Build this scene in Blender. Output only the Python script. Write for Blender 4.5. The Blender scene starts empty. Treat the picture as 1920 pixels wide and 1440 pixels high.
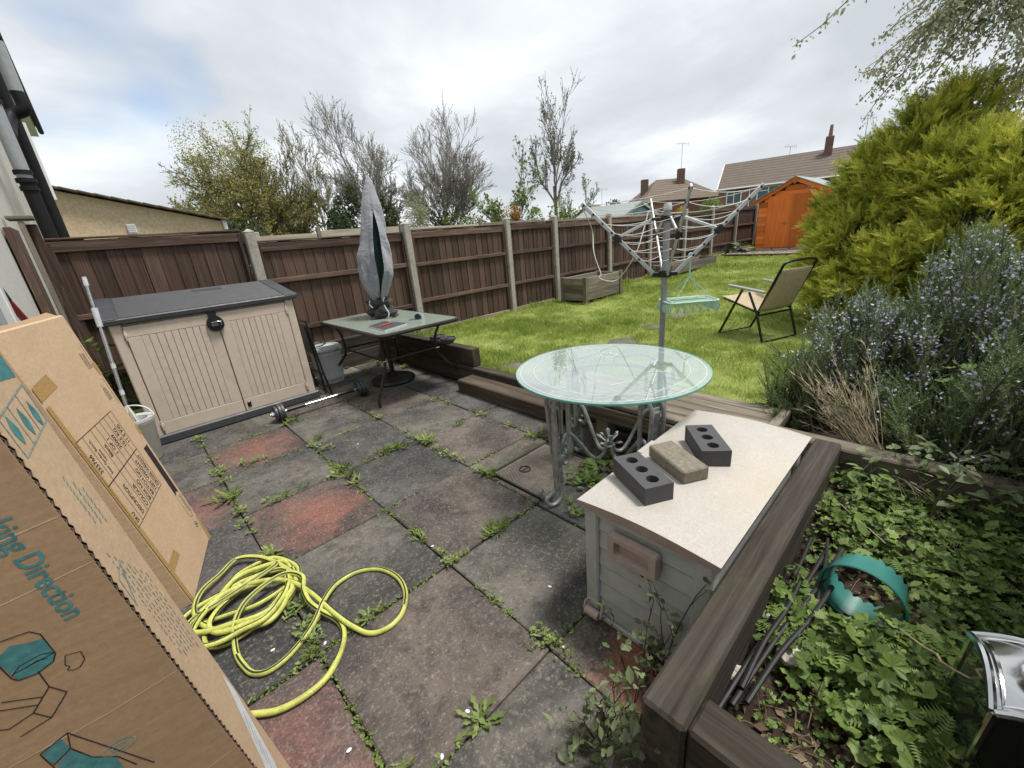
import bpy, math, random
import numpy as np
from mathutils import Vector, Matrix, noise as mnoise

S = bpy.context.scene
COL = S.collection
R_ = math.radians
PI = math.pi

# ------------------------------------------------------------------ camera
CAM_H = 1.387
FPX, PITCH, ROLL, YAW = 770.0, R_(19.656), R_(-5.035), R_(42.171)
_f = Vector((math.sin(YAW)*math.cos(PITCH), math.cos(YAW)*math.cos(PITCH), -math.sin(PITCH)))
_r = Vector((math.cos(YAW), -math.sin(YAW), 0)); _u = _r.cross(_f)
CR = math.cos(ROLL)*_r + math.sin(ROLL)*_u
CU = -math.sin(ROLL)*_r + math.cos(ROLL)*_u
CF = _f
CP = Vector((0, 0, CAM_H))
cam = bpy.data.cameras.new('camera'); cam_o = bpy.data.objects.new('camera', cam); COL.objects.link(cam_o)
cam.sensor_fit = 'HORIZONTAL'; cam.sensor_width = 36.0; cam.lens = 36.0*FPX/1920.0
cam.clip_start = 0.02; cam.clip_end = 2000
m = Matrix.Identity(4)
for i in range(3):
    m[i][0] = CR[i]; m[i][1] = CU[i]; m[i][2] = -CF[i]; m[i][3] = CP[i]
cam_o.matrix_world = m
S.camera = cam_o

def ray(u, w): return CF + (u-960)/FPX*CR - (w-720)/FPX*CU
def at(u, w, ax, val):            # pixel of the photograph -> point on an axis-aligned plane
    d = ray(u, w); return CP + d*((val-CP[ax])/d[ax])
def gz(u, w, z=0.0): return at(u, w, 2, z)
def gx(u, w, x): return at(u, w, 0, x)
def gy(u, w, y): return at(u, w, 1, y)
def dep(u, w, t): return CP + ray(u, w)*t

# ------------------------------------------------------------------ sky, sun, exposure
SUN_EL, SUN_AZ = R_(68), R_(140)          # azimuth measured from +Y towards +X
W = bpy.data.worlds.new('World'); S.world = W; W.use_nodes = True
nt = W.node_tree; nt.nodes.clear()
def N(t, typ, **k):
    n = t.nodes.new(typ)
    for a, b in k.items():
        if a == 'inp':
            for q, v in b.items(): n.inputs[q].default_value = v
        else: setattr(n, a, b)
    return n
def LK(t, a, b): t.links.new(a, b)
out = N(nt, 'ShaderNodeOutputWorld'); bg = N(nt, 'ShaderNodeBackground'); LK(nt, bg.outputs[0], out.inputs[0])
sky = N(nt, 'ShaderNodeTexSky'); sky.sky_type = 'NISHITA'; sky.sun_disc = False
sky.sun_elevation = SUN_EL; sky.sun_rotation = SUN_AZ; sky.air_density = 1.0; sky.dust_density = 1.5
skm = N(nt, 'ShaderNodeVectorMath', operation='SCALE', inp={3: 0.075}); LK(nt, sky.outputs[0], skm.inputs[0])
tc = N(nt, 'ShaderNodeTexCoord'); sep = N(nt, 'ShaderNodeSeparateXYZ'); LK(nt, tc.outputs['Generated'], sep.inputs[0])
# overcast deck: directions laid on a flat layer so clouds flatten toward the horizon
ab = N(nt, 'ShaderNodeMath', operation='ABSOLUTE'); LK(nt, sep.outputs[2], ab.inputs[0])
ad = N(nt, 'ShaderNodeMath', operation='ADD', inp={1: 0.30}); LK(nt, ab.outputs[0], ad.inputs[0])
dx = N(nt, 'ShaderNodeMath', operation='DIVIDE'); LK(nt, sep.outputs[0], dx.inputs[0]); LK(nt, ad.outputs[0], dx.inputs[1])
dy = N(nt, 'ShaderNodeMath', operation='DIVIDE'); LK(nt, sep.outputs[1], dy.inputs[0]); LK(nt, ad.outputs[0], dy.inputs[1])
cb = N(nt, 'ShaderNodeCombineXYZ'); LK(nt, dx.outputs[0], cb.inputs[0]); LK(nt, dy.outputs[0], cb.inputs[1])
mp0 = N(nt, 'ShaderNodeMapping', inp={'Location': (9.1, 3.3, 0.0)}); LK(nt, cb.outputs[0], mp0.inputs[0])
n1 = N(nt, 'ShaderNodeTexNoise', inp={'Scale': 1.15, 'Detail': 7.0, 'Roughness': 0.52, 'Distortion': 0.35}); LK(nt, mp0.outputs[0], n1.inputs['Vector'])
mp = N(nt, 'ShaderNodeMapping', inp={'Location': (12.868, -0.042, 0.0)}); LK(nt, cb.outputs[0], mp.inputs[0])
n2 = N(nt, 'ShaderNodeTexNoise', inp={'Scale': 0.8, 'Detail': 4.0, 'Roughness': 0.5, 'Distortion': 0.2}); LK(nt, mp.outputs[0], n2.inputs['Vector'])
rp = N(nt, 'ShaderNodeValToRGB'); LK(nt, n1.outputs[0], rp.inputs[0])
e = rp.color_ramp.elements; e[0].position = 0.34; e[0].color = (0.235, 0.252, 0.270, 1); e[1].position = 0.63; e[1].color = (0.385, 0.400, 0.412, 1)
k = e.new(0.48); k.color = (0.285, 0.302, 0.318, 1)
r2 = N(nt, 'ShaderNodeValToRGB'); LK(nt, n2.outputs[0], r2.inputs[0])
e = r2.color_ramp.elements; e[0].position = 0.63; e[0].color = (0, 0, 0, 1); e[1].position = 0.74; e[1].color = (1, 1, 1, 1)
zr = N(nt, 'ShaderNodeMapRange', inp={1: 0.10, 2: 0.24}); LK(nt, ab.outputs[0], zr.inputs[0]); hm = N(nt, 'ShaderNodeMath', operation='MULTIPLY'); LK(nt, r2.outputs[0], hm.inputs[0]); LK(nt, zr.outputs[0], hm.inputs[1])
mx = N(nt, 'ShaderNodeMix', data_type='RGBA'); LK(nt, hm.outputs[0], mx.inputs[0]); LK(nt, rp.outputs[0], mx.inputs[6])
LK(nt, skm.outputs[0], mx.inputs[7]); LK(nt, mx.outputs[2], bg.inputs[0]); bg.inputs[1].default_value = 1.0

sun = bpy.data.lights.new('sun', 'SUN'); sun_o = bpy.data.objects.new('sun', sun); COL.objects.link(sun_o)
sun.energy = 1.5; sun.angle = R_(12); sun.color = (1.0, 0.95, 0.87)
sd = Vector((math.sin(SUN_AZ)*math.cos(SUN_EL), math.cos(SUN_AZ)*math.cos(SUN_EL), math.sin(SUN_EL)))
sun_o.rotation_euler = sd.to_track_quat('Z', 'Y').to_euler()
S.view_settings.view_transform = 'Standard'; S.view_settings.look = 'None'
S.view_settings.exposure = 1.45; S.view_settings.gamma = 1.0; S.view_settings.use_curve_mapping = False
S.render.engine = 'CYCLES'

# ------------------------------------------------------------------ helpers
def tag(o, label=None, cat=None, group=None, kind=None):
    if label: o['label'] = label
    if cat: o['category'] = cat
    if group: o['group'] = group
    if kind: o['kind'] = kind
    return o
def thing(name, label, cat, loc=(0, 0, 0), rz=0.0, group=None):
    o = bpy.data.objects.new(name, None); COL.objects.link(o); o.empty_display_size = 0.05
    o.location = loc; o.rotation_euler = (0, 0, rz)
    return tag(o, label, cat, group)
def setpar(o, parent, keep=False):
    """parent without moving: the child's coordinates are taken as world coordinates when keep"""
    o.parent = parent
    if keep: o.matrix_parent_inverse = parent_world(parent).inverted()
def parent_world(p):
    mw = p.matrix_basis.copy()
    q = p
    if q.parent: mw = parent_world(q.parent) @ q.matrix_parent_inverse @ mw
    return mw
class MB:
    """collects shapes, then links them as one mesh object"""
    def __init__(s): s.v = []; s.f = []; s.mi = []; s.sm = []
    def add(s, vs, fs, M=None, mi=0, sm=False):
        b = len(s.v)
        if M is not None: vs = [M @ Vector(p) for p in vs]
        s.v += [tuple(p) for p in vs]
        for f in fs: s.f.append([i+b for i in f]); s.mi.append(mi); s.sm.append(sm)
        return s
    def box(s, c, d, M=None, bev=0.0, mi=0):
        x, y, z = d[0]/2, d[1]/2, d[2]/2
        T = Matrix.Translation(Vector(c))
        if M is not None: T = M @ T
        if bev <= 0:
            vs = [(sx*x, sy*y, sz*z) for sx in (-1, 1) for sy in (-1, 1) for sz in (-1, 1)]
            fs = [(0, 1, 3, 2), (4, 6, 7, 5), (0, 4, 5, 1), (2, 3, 7, 6), (0, 2, 6, 4), (1, 5, 7, 3)]
            return s.add(vs, fs, T, mi)
        b = min(bev, x*.95, y*.95, z*.95)
        vs = []; idx = {}
        for sx in (-1, 1):
            for sy in (-1, 1):
                for sz in (-1, 1):
                    for ax in range(3):
                        p = [sx*(x-b), sy*(y-b), sz*(z-b)]; p[ax] = (sx*x, sy*y, sz*z)[ax]
                        idx[(sx, sy, sz, ax)] = len(vs); vs.append(p)
        I = lambda a, b_, c_, ax: idx[(a, b_, c_, ax)]
        fs = []
        for g in (-1, 1):
            q = [(-1, -1), (1, -1), (1, 1), (-1, 1)]
            fs.append([I(g, a, b_, 0) for a, b_ in q][::g]); fs.append([I(a, g, b_, 1) for a, b_ in q][::-g]); fs.append([I(a, b_, g, 2) for a, b_ in q][::g])
        for a in (-1, 1):
            for b_ in (-1, 1):
                t = a*b_
                fs.append([I(a, b_, -1, 0), I(a, b_, -1, 1), I(a, b_, 1, 1), I(a, b_, 1, 0)][::t])
                fs.append([I(a, -1, b_, 0), I(a, 1, b_, 0), I(a, 1, b_, 2), I(a, -1, b_, 2)][::t])
                fs.append([I(-1, a, b_, 1), I(-1, a, b_, 2), I(1, a, b_, 2), I(1, a, b_, 1)][::t])
        for a in (-1, 1):
            for b_ in (-1, 1):
                for c_ in (-1, 1): fs.append([I(a, b_, c_, 0), I(a, b_, c_, 1), I(a, b_, c_, 2)][::a*b_*c_])
        return s.add(vs, fs, T, mi)
    def quad(s, a, b, c, d, mi=0): return s.add([a, b, c, d], [(0, 1, 2, 3)], None, mi)
    def tube(s, pts, r, n=8, closed=False, cap=True, M=None, mi=0, sm=True, flat=1.0):
        pts = [Vector(p) for p in pts]
        if len(pts) < 2: return s
        rr = r if isinstance(r, (list, tuple)) else [r]*len(pts)
        L = len(pts); vs = []; up = None
        for i, p in enumerate(pts):
            if closed: t = pts[(i+1) % L]-pts[i-1]
            else: t = pts[min(i+1, L-1)]-pts[max(i-1, 0)]
            if t.length < 1e-9: t = Vector((0, 0, 1))
            t.normalize()
            if up is None:
                up = Vector((0, 0, 1)) if abs(t.z) < .9 else Vector((1, 0, 0))
            a = t.cross(up)
            if a.length < 1e-6: a = t.orthogonal()
            a.normalize(); b = a.cross(t).normalized(); up = b
            for k in range(n):
                an = 2*PI*k/n; vs.append(p + a*(math.cos(an)*rr[i]) + b*(math.sin(an)*rr[i]*flat))
        fs = []
        rng = L if closed else L-1
        for i in range(rng):
            j = (i+1) % L
            for k in range(n): fs.append((i*n+k, i*n+(k+1) % n, j*n+(k+1) % n, j*n+k))
        if cap and not closed:
            fs.append(tuple(range(n))[::-1]); fs.append(tuple((L-1)*n+k for k in range(n)))
        return s.add(vs, [f[::-1] for f in fs], M, mi, sm)
    def cyl(s, a, b, r, r2=None, n=12, mi=0, M=None, sm=True):
        return s.tube([a, b], [r, r if r2 is None else r2], n, M=M, mi=mi, sm=sm)
    def lathe(s, prof, n=24, M=None, mi=0, sm=True, capb=True, capt=True):
        vs = []; fs = []
        for r, z in prof:
            for k in range(n): vs.append((r*math.cos(2*PI*k/n), r*math.sin(2*PI*k/n), z))
        for i in range(len(prof)-1):
            for k in range(n): fs.append((i*n+k, i*n+(k+1) % n, (i+1)*n+(k+1) % n, (i+1)*n+k))
        if capb: fs.append(tuple(range(n))[::-1])
        if capt: fs.append(tuple((len(prof)-1)*n+k for k in range(n)))
        return s.add(vs, fs, M, mi, sm)
    def prism(s, poly, axis_a, axis_b, off, thick, O=(0, 0, 0), mi=0, sm=False):
        """polygon in the plane (axis_a, axis_b) at O, thickened along off"""
        A = Vector(axis_a); B = Vector(axis_b); D = Vector(off).normalized()*thick; O = Vector(O); n = len(poly)
        vs = [O + A*p[0] + B*p[1] for p in poly]; vs += [v+D for v in vs]
        fs = [tuple(range(n)), tuple(range(2*n-1, n-1, -1))] + [(i, n+i, n+(i+1) % n, (i+1) % n) for i in range(n)]
        return s.add(vs, fs, None, mi, sm)
    def build(s, name, mat, parent=None, keep=True):
        me = bpy.data.meshes.new(name); me.from_pydata(s.v, [], s.f)
        mats = mat if isinstance(mat, (list, tuple)) else [mat]
        for q in mats: me.materials.append(q)
        me.polygons.foreach_set('material_index', s.mi); me.polygons.foreach_set('use_smooth', s.sm)
        import bmesh
        bm = bmesh.new(); bm.from_mesh(me); bmesh.ops.recalc_face_normals(bm, faces=bm.faces); bm.to_mesh(me); bm.free()
        if any(s.sm):
            try: me.set_sharp_from_angle(angle=R_(40))
            except Exception: pass
        me.update()
        o = bpy.data.objects.new(name, me); COL.objects.link(o)
        if parent is not None: setpar(o, parent, keep)
        return o
def inst(name, me, M, parent=None, keep=True):
    o = bpy.data.objects.new(name, me); COL.objects.link(o)
    if parent is not None: setpar(o, parent, keep)
    o.matrix_basis = M
    return o
def arr_mesh(name, V, T, mat, parent=None, tint=None, smooth=False, keep=True):
    """triangles from numpy arrays, optional per-vertex tint"""
    V = np.asarray(V, np.float32); T = np.asarray(T, np.int32)
    me = bpy.data.meshes.new(name); me.vertices.add(len(V)); me.vertices.foreach_set('co', V.ravel())
    me.loops.add(T.size); me.polygons.add(len(T)); me.loops.foreach_set('vertex_index', T.ravel())
    me.polygons.foreach_set('loop_start', np.arange(0, T.size, 3, dtype=np.int32))
    me.polygons.foreach_set('loop_total', np.full(len(T), 3, np.int32))
    if tint is not None:
        at_ = me.attributes.new('tint', 'FLOAT', 'POINT'); at_.data.foreach_set('value', np.asarray(tint, np.float32))
    me.materials.append(mat)
    me.polygons.foreach_set('use_smooth', np.full(len(T), smooth))
    me.update(calc_edges=True); me.validate()
    o = bpy.data.objects.new(name, me); COL.objects.link(o)
    if parent is not None: setpar(o, parent, keep)
    return o
def scatter(protos, pos, rots, scales, which, tints=None):
    """copies of small (V, T) prototypes merged into arrays; rots (n,3,3)"""
    VV = []; TT = []; TI = []; b = 0
    for p_i, (PV, PT) in enumerate(protos):
        sel = np.where(which == p_i)[0]
        if len(sel) == 0: continue
        v = np.einsum('nij,vj->nvi', rots[sel]*scales[sel][:, None, None], PV) + pos[sel][:, None, :]
        n, k = len(sel), len(PV)
        t = PT[None] + (np.arange(n)*k)[:, None, None] + b
        VV.append(v.reshape(-1, 3)); TT.append(t.reshape(-1, 3)); b += n*k
        if tints is not None: TI.append(np.repeat(tints[sel], k))
    return np.concatenate(VV), np.concatenate(TT), (np.concatenate(TI) if tints is not None else None)
def basis_from(zdir, xref):
    z = zdir/np.linalg.norm(zdir, axis=-1, keepdims=True)
    x = xref - (xref*z).sum(-1, keepdims=True)*z
    x = x/np.maximum(np.linalg.norm(x, axis=-1, keepdims=True), 1e-6)
    y = np.cross(z, x)
    return np.stack([x, y, z], axis=-1)
def smooth_path(pts, per=8, closed=False):
    pts = [Vector(p) for p in pts]; n = len(pts); out = []
    for i in range(n if closed else n-1):
        if closed: a, b, c, d = pts[i-1], pts[i], pts[(i+1) % n], pts[(i+2) % n]
        else: a, b, c, d = pts[max(i-1, 0)], pts[i], pts[i+1], pts[min(i+2, n-1)]
        for k in range(per):
            t = k/per
            out.append(0.5*((2*b)+(c-a)*t+(2*a-5*b+4*c-d)*t*t+(-a+3*b-3*c+d)*t**3))
    if not closed: out.append(pts[-1])
    return out
def frame(O, A, B, Cc):
    M = Matrix.Identity(4)
    for i in range(3): M[i][0] = A[i]; M[i][1] = B[i]; M[i][2] = Cc[i]; M[i][3] = O[i]
    return M
def text_obj(name, body, size, O, right, up, mat, parent, align='LEFT', bold=0.0, squeeze=1.0):
    cu = bpy.data.curves.new('tmp', 'FONT'); cu.body = body; cu.size = size; cu.align_x = align; cu.offset = bold
    t = bpy.data.objects.new('tmp', cu); COL.objects.link(t)
    me = bpy.data.meshes.new_from_object(t.evaluated_get(bpy.context.evaluated_depsgraph_get()))
    bpy.data.objects.remove(t); bpy.data.curves.remove(cu)
    me.materials.clear(); me.materials.append(mat)
    A = Vector(right).normalized(); B = Vector(up).normalized(); Cc = A.cross(B)
    o = inst(name, me, Matrix.Identity(4), parent); me.transform(frame(O, A*squeeze, B, Cc))
    return o

# ------------------------------------------------------------------ materials
def new_mat(name):
    m_ = bpy.data.materials.new(name); m_.use_nodes = True; t = m_.node_tree; t.nodes.clear()
    o = N(t, 'ShaderNodeOutputMaterial'); b = N(t, 'ShaderNodeBsdfPrincipled'); LK(t, b.outputs[0], o.inputs[0])
    return m_, t, b, o
def ramp(t, src, stops):
    r = N(t, 'ShaderNodeValToRGB'); LK(t, src, r.inputs[0]); el = r.color_ramp.elements
    while len(el) < len(stops): el.new(0.5)
    for q, (p, c) in zip(el, stops):
        q.position = p; q.color = (c[0], c[1], c[2], 1) if hasattr(c, '__len__') else (c, c, c, 1)
    return r
def mixc(t, fac, a, b, mode='MIX'):
    n = N(t, 'ShaderNodeMix', data_type='RGBA', blend_type=mode)
    for src, i in ((fac, 0), (a, 6), (b, 7)):
        if hasattr(src, 'is_output') or hasattr(src, 'links'): LK(t, src, n.inputs[i])
        else: n.inputs[i].default_value = (src[0], src[1], src[2], 1) if hasattr(src, '__len__') else src
    return n.outputs[2]
def coords(t, scale=(1, 1, 1), space='Object', rot=(0, 0, 0), rnd=0.0):
    c = N(t, 'ShaderNodeTexCoord'); mp_ = N(t, 'ShaderNodeMapping', inp={'Scale': scale, 'Rotation': rot})
    LK(t, c.outputs[space], mp_.inputs[0]); v = mp_.outputs[0]
    if rnd:
        oi = N(t, 'ShaderNodeObjectInfo'); mu = N(t, 'ShaderNodeMath', operation='MULTIPLY', inp={1: rnd}); LK(t, oi.outputs['Random'], mu.inputs[0])
        ad_ = N(t, 'ShaderNodeVectorMath', operation='ADD'); LK(t, v, ad_.inputs[0]); LK(t, mu.outputs[0], ad_.inputs[1]); v = ad_.outputs[0]
    return v
def noi(t, vec, scale, detail=4, rough=0.55, dist=0.0):
    n = N(t, 'ShaderNodeTexNoise', inp={'Scale': scale, 'Detail': detail, 'Roughness': rough, 'Distortion': dist}); LK(t, vec, n.inputs['Vector']); return n.outputs[0]
def bump(t, b, h, strength=0.3, dist=0.01):
    n = N(t, 'ShaderNodeBump', inp={'Strength': strength, 'Distance': dist}); LK(t, h, n.inputs['Height']); LK(t, n.outputs[0], b.inputs['Normal']); return n
def rand(t): return N(t, 'ShaderNodeObjectInfo').outputs['Random']
def plain(name, col, rough=0.5, metal=0.0, var=0.12, scale=18.0, bstr=0.06, dirt=None, dirtcol=(0.08, 0.07, 0.055), spec=0.5):
    m_, t, b, o = new_mat(name); v = coords(t, rnd=40.0)
    n = noi(t, v, scale, 6, 0.6); lo = [c*(1-var) for c in col]; hi = [min(1, c*(1+var)) for c in col]
    c = ramp(t, n, [(0.3, lo), (0.7, hi)]).outputs[0]
    if dirt:
        d = noi(t, v, scale*0.22, 5, 0.65, 0.4); dr = ramp(t, d, [(0.5, 0.0), (0.72, dirt)]).outputs[0]
        c = mixc(t, dr, c, dirtcol)
    LK(t, c, b.inputs['Base Color']); b.inputs['Metallic'].default_value = metal
    rr = ramp(t, n, [(0.2, max(0.03, rough-0.1)), (0.8, min(1, rough+0.1))]).outputs[0]; LK(t, rr, b.inputs['Roughness'])
    b.inputs['Specular IOR Level'].default_value = spec
    if bstr: bump(t, b, noi(t, v, scale*5, 3), bstr, 0.004)
    return m_
def wood(name, cols, along='Z', fine=1.0, rough=0.75, wear=None, wearcol=(0.3, 0.26, 0.21), bstr=0.5, moss=0.0, gain=1.0):
    cols = [[q*gain for q in c] for c in cols]; wearcol = [min(.8, q*gain) for q in wearcol]
    """grain stretched along one object axis; every board differs through Object Info random"""
    m_, t, b, o = new_mat(name)
    sc = {'X': (1.2, 22, 22), 'Y': (22, 1.2, 22), 'Z': (22, 22, 1.2)}[along]; sc = tuple(q*fine for q in sc)
    v = coords(t, sc, rnd=60.0); v2 = coords(t, (1, 1, 1), rnd=60.0)
    g = noi(t, v, 1.6, 8, 0.65, 0.5); big = noi(t, v2, 3.0, 4)
    c = ramp(t, g, [(0.28, cols[0]), (0.5, cols[1]), (0.75, cols[2])]).outputs[0]
    r = rand(t); br = N(t, 'ShaderNodeMapRange', inp={3: 0.60, 4: 1.38}); LK(t, r, br.inputs[0])
    sc_ = N(t, 'ShaderNodeVectorMath', operation='SCALE'); LK(t, c, sc_.inputs[0]); LK(t, br.outputs[0], sc_.inputs[3]); c = sc_.outputs[0]
    if wear:
        wv = noi(t, coords(t, tuple(q*0.45 for q in sc), rnd=33.0), 2.2, 6, 0.7)
        c = mixc(t, ramp(t, wv, [(0.55, 0.0), (0.75, wear)]).outputs[0], c, wearcol)
    if moss:
        mv = noi(t, v2, 5.0, 5, 0.65); c = mixc(t, ramp(t, mv, [(0.52, 0.0), (0.7, moss)]).outputs[0], c, (0.10, 0.11, 0.035))
    LK(t, c, b.inputs['Base Color']); b.inputs['Roughness'].default_value = rough; b.inputs['Specular IOR Level'].default_value = 0.3
    hh = N(t, 'ShaderNodeMath', operation='ADD'); LK(t, g, hh.inputs[0]); LK(t, big, hh.inputs[1]); bump(t, b, hh.outputs[0], bstr, 0.004)
    return m_
def leafmat(name, dark, mid, light, rough=0.55, trans=0.25, spec=0.35, gain=1.0):
    dark, mid, light = [[min(0.9, q*gain) for q in c] for c in (dark, mid, light)]
    m_, t, b, o = new_mat(name)
    a = N(t, 'ShaderNodeAttribute', attribute_name='tint')
    c = ramp(t, a.outputs['Fac'], [(0.0, dark), (0.5, mid), (1.0, light)]).outputs[0]
    v = coords(t); c = mixc(t, ramp(t, noi(t, v, 9, 3), [(0.35, 0.0), (0.7, 0.35)]).outputs[0], c, dark)
    LK(t, c, b.inputs['Base Color']); b.inputs['Roughness'].default_value = rough; b.inputs['Specular IOR Level'].default_value = spec
    if trans:
        tr = N(t, 'ShaderNodeBsdfTranslucent'); LK(t, c, tr.inputs[0]); mx_ = N(t, 'ShaderNodeMixShader', inp={0: trans})
        LK(t, b.outputs[0], mx_.inputs[1]); LK(t, tr.outputs[0], mx_.inputs[2]); LK(t, mx_.outputs[0], o.inputs[0])
    return m_
M = {}
# fence boards, sleepers, decking
M['fence'] = wood('fence_wood', [(0.016, 0.009, 0.007), (0.046, 0.028, 0.021), (0.105, 0.066, 0.050)], 'Z', 1.0, 0.8, wear=0.75, wearcol=(0.17, 0.128, 0.10), gain=1.68, moss=0.18)
M['rail'] = wood('fence_rail_wood', [(0.028, 0.017, 0.013), (0.060, 0.037, 0.028), (0.12, 0.085, 0.065)], 'X', 1.0, 0.8, wear=0.6, wearcol=(0.20, 0.155, 0.125), gain=1.6)
M['sleeper_y'] = wood('sleeper_wood_y', [(0.014, 0.011, 0.0085), (0.040, 0.032, 0.025), (0.085, 0.070, 0.054)], 'Y', 0.8, 0.8, wear=0.4, wearcol=(0.14, 0.115, 0.088), moss=0.45, bstr=0.9, gain=1.2)
M['sleeper_x'] = wood('sleeper_wood_x', [(0.012, 0.0100, 0.0085), (0.036, 0.030, 0.025), (0.078, 0.066, 0.055)], 'X', 0.8, 0.8, wear=0.35, wearcol=(0.15, 0.125, 0.105), moss=0.2, bstr=0.9, gain=1.15)
M['step_y'] = wood('step_wood', [(0.05, 0.037, 0.026), (0.11, 0.084, 0.060), (0.19, 0.155, 0.115)], 'Y', 0.8, 0.85, wear=0.5, wearcol=(0.24, 0.20, 0.15), bstr=0.6)
M['grey_y'] = wood('weathered_wood_y', [(0.07, 0.06, 0.045), (0.18, 0.155, 0.12), (0.32, 0.28, 0.22)], 'Y', 0.9, 0.85, wear=0.4, wearcol=(0.36, 0.32, 0.25), moss=0.25)
M['grey_x'] = wood('weathered_wood_x', [(0.09, 0.08, 0.06), (0.20, 0.175, 0.14), (0.33, 0.29, 0.235)], 'X', 0.9, 0.85, wear=0.4, wearcol=(0.38, 0.34, 0.27), moss=0.2)
M['grey_z'] = wood('weathered_wood_z', [(0.09, 0.08, 0.06), (0.20, 0.175, 0.14), (0.33, 0.29, 0.235)], 'Z', 0.9, 0.85, wear=0.4, wearcol=(0.38, 0.34, 0.27), moss=0.2)
M['concrete'] = plain('post_concrete', (0.36, 0.335, 0.29), 0.9, 0, 0.2, 30, 0.5, dirt=0.5, dirtcol=(0.16, 0.15, 0.12))
M['palefence'] = wood('pale_fence_wood', [(0.22, 0.19, 0.15), (0.36, 0.31, 0.25), (0.46, 0.41, 0.34)], 'X', 1.0, 0.85)
M['greyfence'] = wood('grey_fence_wood', [(0.10, 0.10, 0.10), (0.19, 0.19, 0.185), (0.28, 0.28, 0.27)], 'Z', 1.0, 0.85)

def slab_mat(name, base, dark, stain=None, stainc=None, spk=0.36, moss=0.2):
    base = [q*.80 for q in base]; dark = [q*.68 for q in dark]
    m_, t, b, o = new_mat(name); v = coords(t, rnd=50.0); vg = coords(t)
    big = noi(t, v, 2.6, 6, 0.62, 0.3); mid = noi(t, v, 14, 7, 0.7); fin = noi(t, v, 120, 4, 0.7)
    c = mixc(t, ramp(t, big, [(0.38, 0.0), (0.60, 1.0)]).outputs[0], dark, base)
    c = mixc(t, ramp(t, noi(t, v, 1.3, 5, 0.6, 0.8), [(0.50, 0.0), (0.66, 0.55)]).outputs[0], c, [q*0.62 for q in dark])
    c = mixc(t, ramp(t, mid, [(0.32, 0.7), (0.52, 0.0)]).outputs[0], c, [q*0.55 for q in dark])
    if stain:
        # the pigment of the slab's own face where the grime has worn off, an irregular patch off its centre
        ln = N(t, 'ShaderNodeVectorMath', operation='LENGTH')
        sh = N(t, 'ShaderNodeMapping', inp={'Location': (-stain[0], -stain[1], 0), 'Scale': (stain[2], stain[3], 0)}); LK(t, vg, sh.inputs[0]); LK(t, sh.outputs[0], ln.inputs[0])
        ad_ = N(t, 'ShaderNodeMath', operation='MULTIPLY_ADD', inp={1: 3.6, 2: -1.8}); LK(t, noi(t, v, 5.5, 9, 0.78, 0.6), ad_.inputs[0])
        su = N(t, 'ShaderNodeMath', operation='ADD'); LK(t, ln.outputs['Value'], su.inputs[0]); LK(t, ad_.outputs[0], su.inputs[1])
        c = mixc(t, ramp(t, su.outputs[0], [(0.15, stain[4]), (0.55, stain[4]*.6), (1.05, 0.0)]).outputs[0], c, stainc)
        c = mixc(t, ramp(t, fin, [(0.35, 0.55), (0.5, 0.0)]).outputs[0], c, dark)
    # pale grit and lichen
    c = mixc(t, ramp(t, fin, [(0.55, 0.0), (0.70, spk)]).outputs[0], c, (0.40, 0.37, 0.31))
    c = mixc(t, ramp(t, noi(t, v, 48, 5, 0.75), [(0.54, 0.0), (0.68, 0.45)]).outputs[0], c, (0.33, 0.30, 0.25))
    c = mixc(t, ramp(t, noi(t, v, 70, 4, 0.7), [(0.30, 0.6), (0.44, 0.0)]).outputs[0], c, [q*0.5 for q in dark])
    vo = N(t, 'ShaderNodeTexVoronoi', inp={'Scale': 26.0, 'Randomness': 1.0}); LK(t, v, vo.inputs['Vector'])
    c = mixc(t, ramp(t, vo.outputs['Distance'], [(0.06, 0.5), (0.14, 0.0)]).outputs[0], c, (0.30, 0.28, 0.24))
    c = mixc(t, ramp(t, noi(t, v, 4.5, 6, 0.7), [(0.54, 0.0), (0.72, moss)]).outputs[0], c, (0.13, 0.125, 0.06))
    LK(t, c, b.inputs['Base Color']); b.inputs['Roughness'].default_value = 0.88; b.inputs['Specular IOR Level'].default_value = 0.3
    ad2 = N(t, 'ShaderNodeMath', operation='MULTIPLY_ADD', inp={1: 0.4}); LK(t, fin, ad2.inputs[0]); LK(t, mid, ad2.inputs[2])
    bump(t, b, ad2.outputs[0], 0.55, 0.006)
    return m_
GREY, DK = (0.175, 0.165, 0.145), (0.075, 0.074, 0.073)
M['slab_grey'] = slab_mat('slab_grey', GREY, DK)
M['slab_dark'] = slab_mat('slab_dark', (0.130, 0.125, 0.120), (0.058, 0.059, 0.064))
M['slab_brown'] = slab_mat('slab_brown', (0.18, 0.148, 0.130), (0.082, 0.070, 0.068))
M['slab_light'] = slab_mat('slab_light', (0.24, 0.22, 0.175), (0.115, 0.105, 0.088), moss=0.5)
M['slab_red_a'] = slab_mat('slab_red_worn', (0.16, 0.125, 0.108), (0.075, 0.064, 0.062), (0.02, 0.0, 3.0, 3.4, 0.78), (0.25, 0.10, 0.078), moss=0.1)
M['slab_red_b'] = slab_mat('slab_red_faded', (0.17, 0.128, 0.118), (0.080, 0.066, 0.064), (-0.03, -0.03, 2.6, 2.9, 0.65), (0.25, 0.11, 0.095), moss=0.15)
M['slab_rust'] = slab_mat('slab_rust', (0.19, 0.16, 0.13), (0.085, 0.078, 0.07), (0.17, 0.02, 2.2, 4.2, 0.9), (0.33, 0.125, 0.075), moss=0.2)
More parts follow.
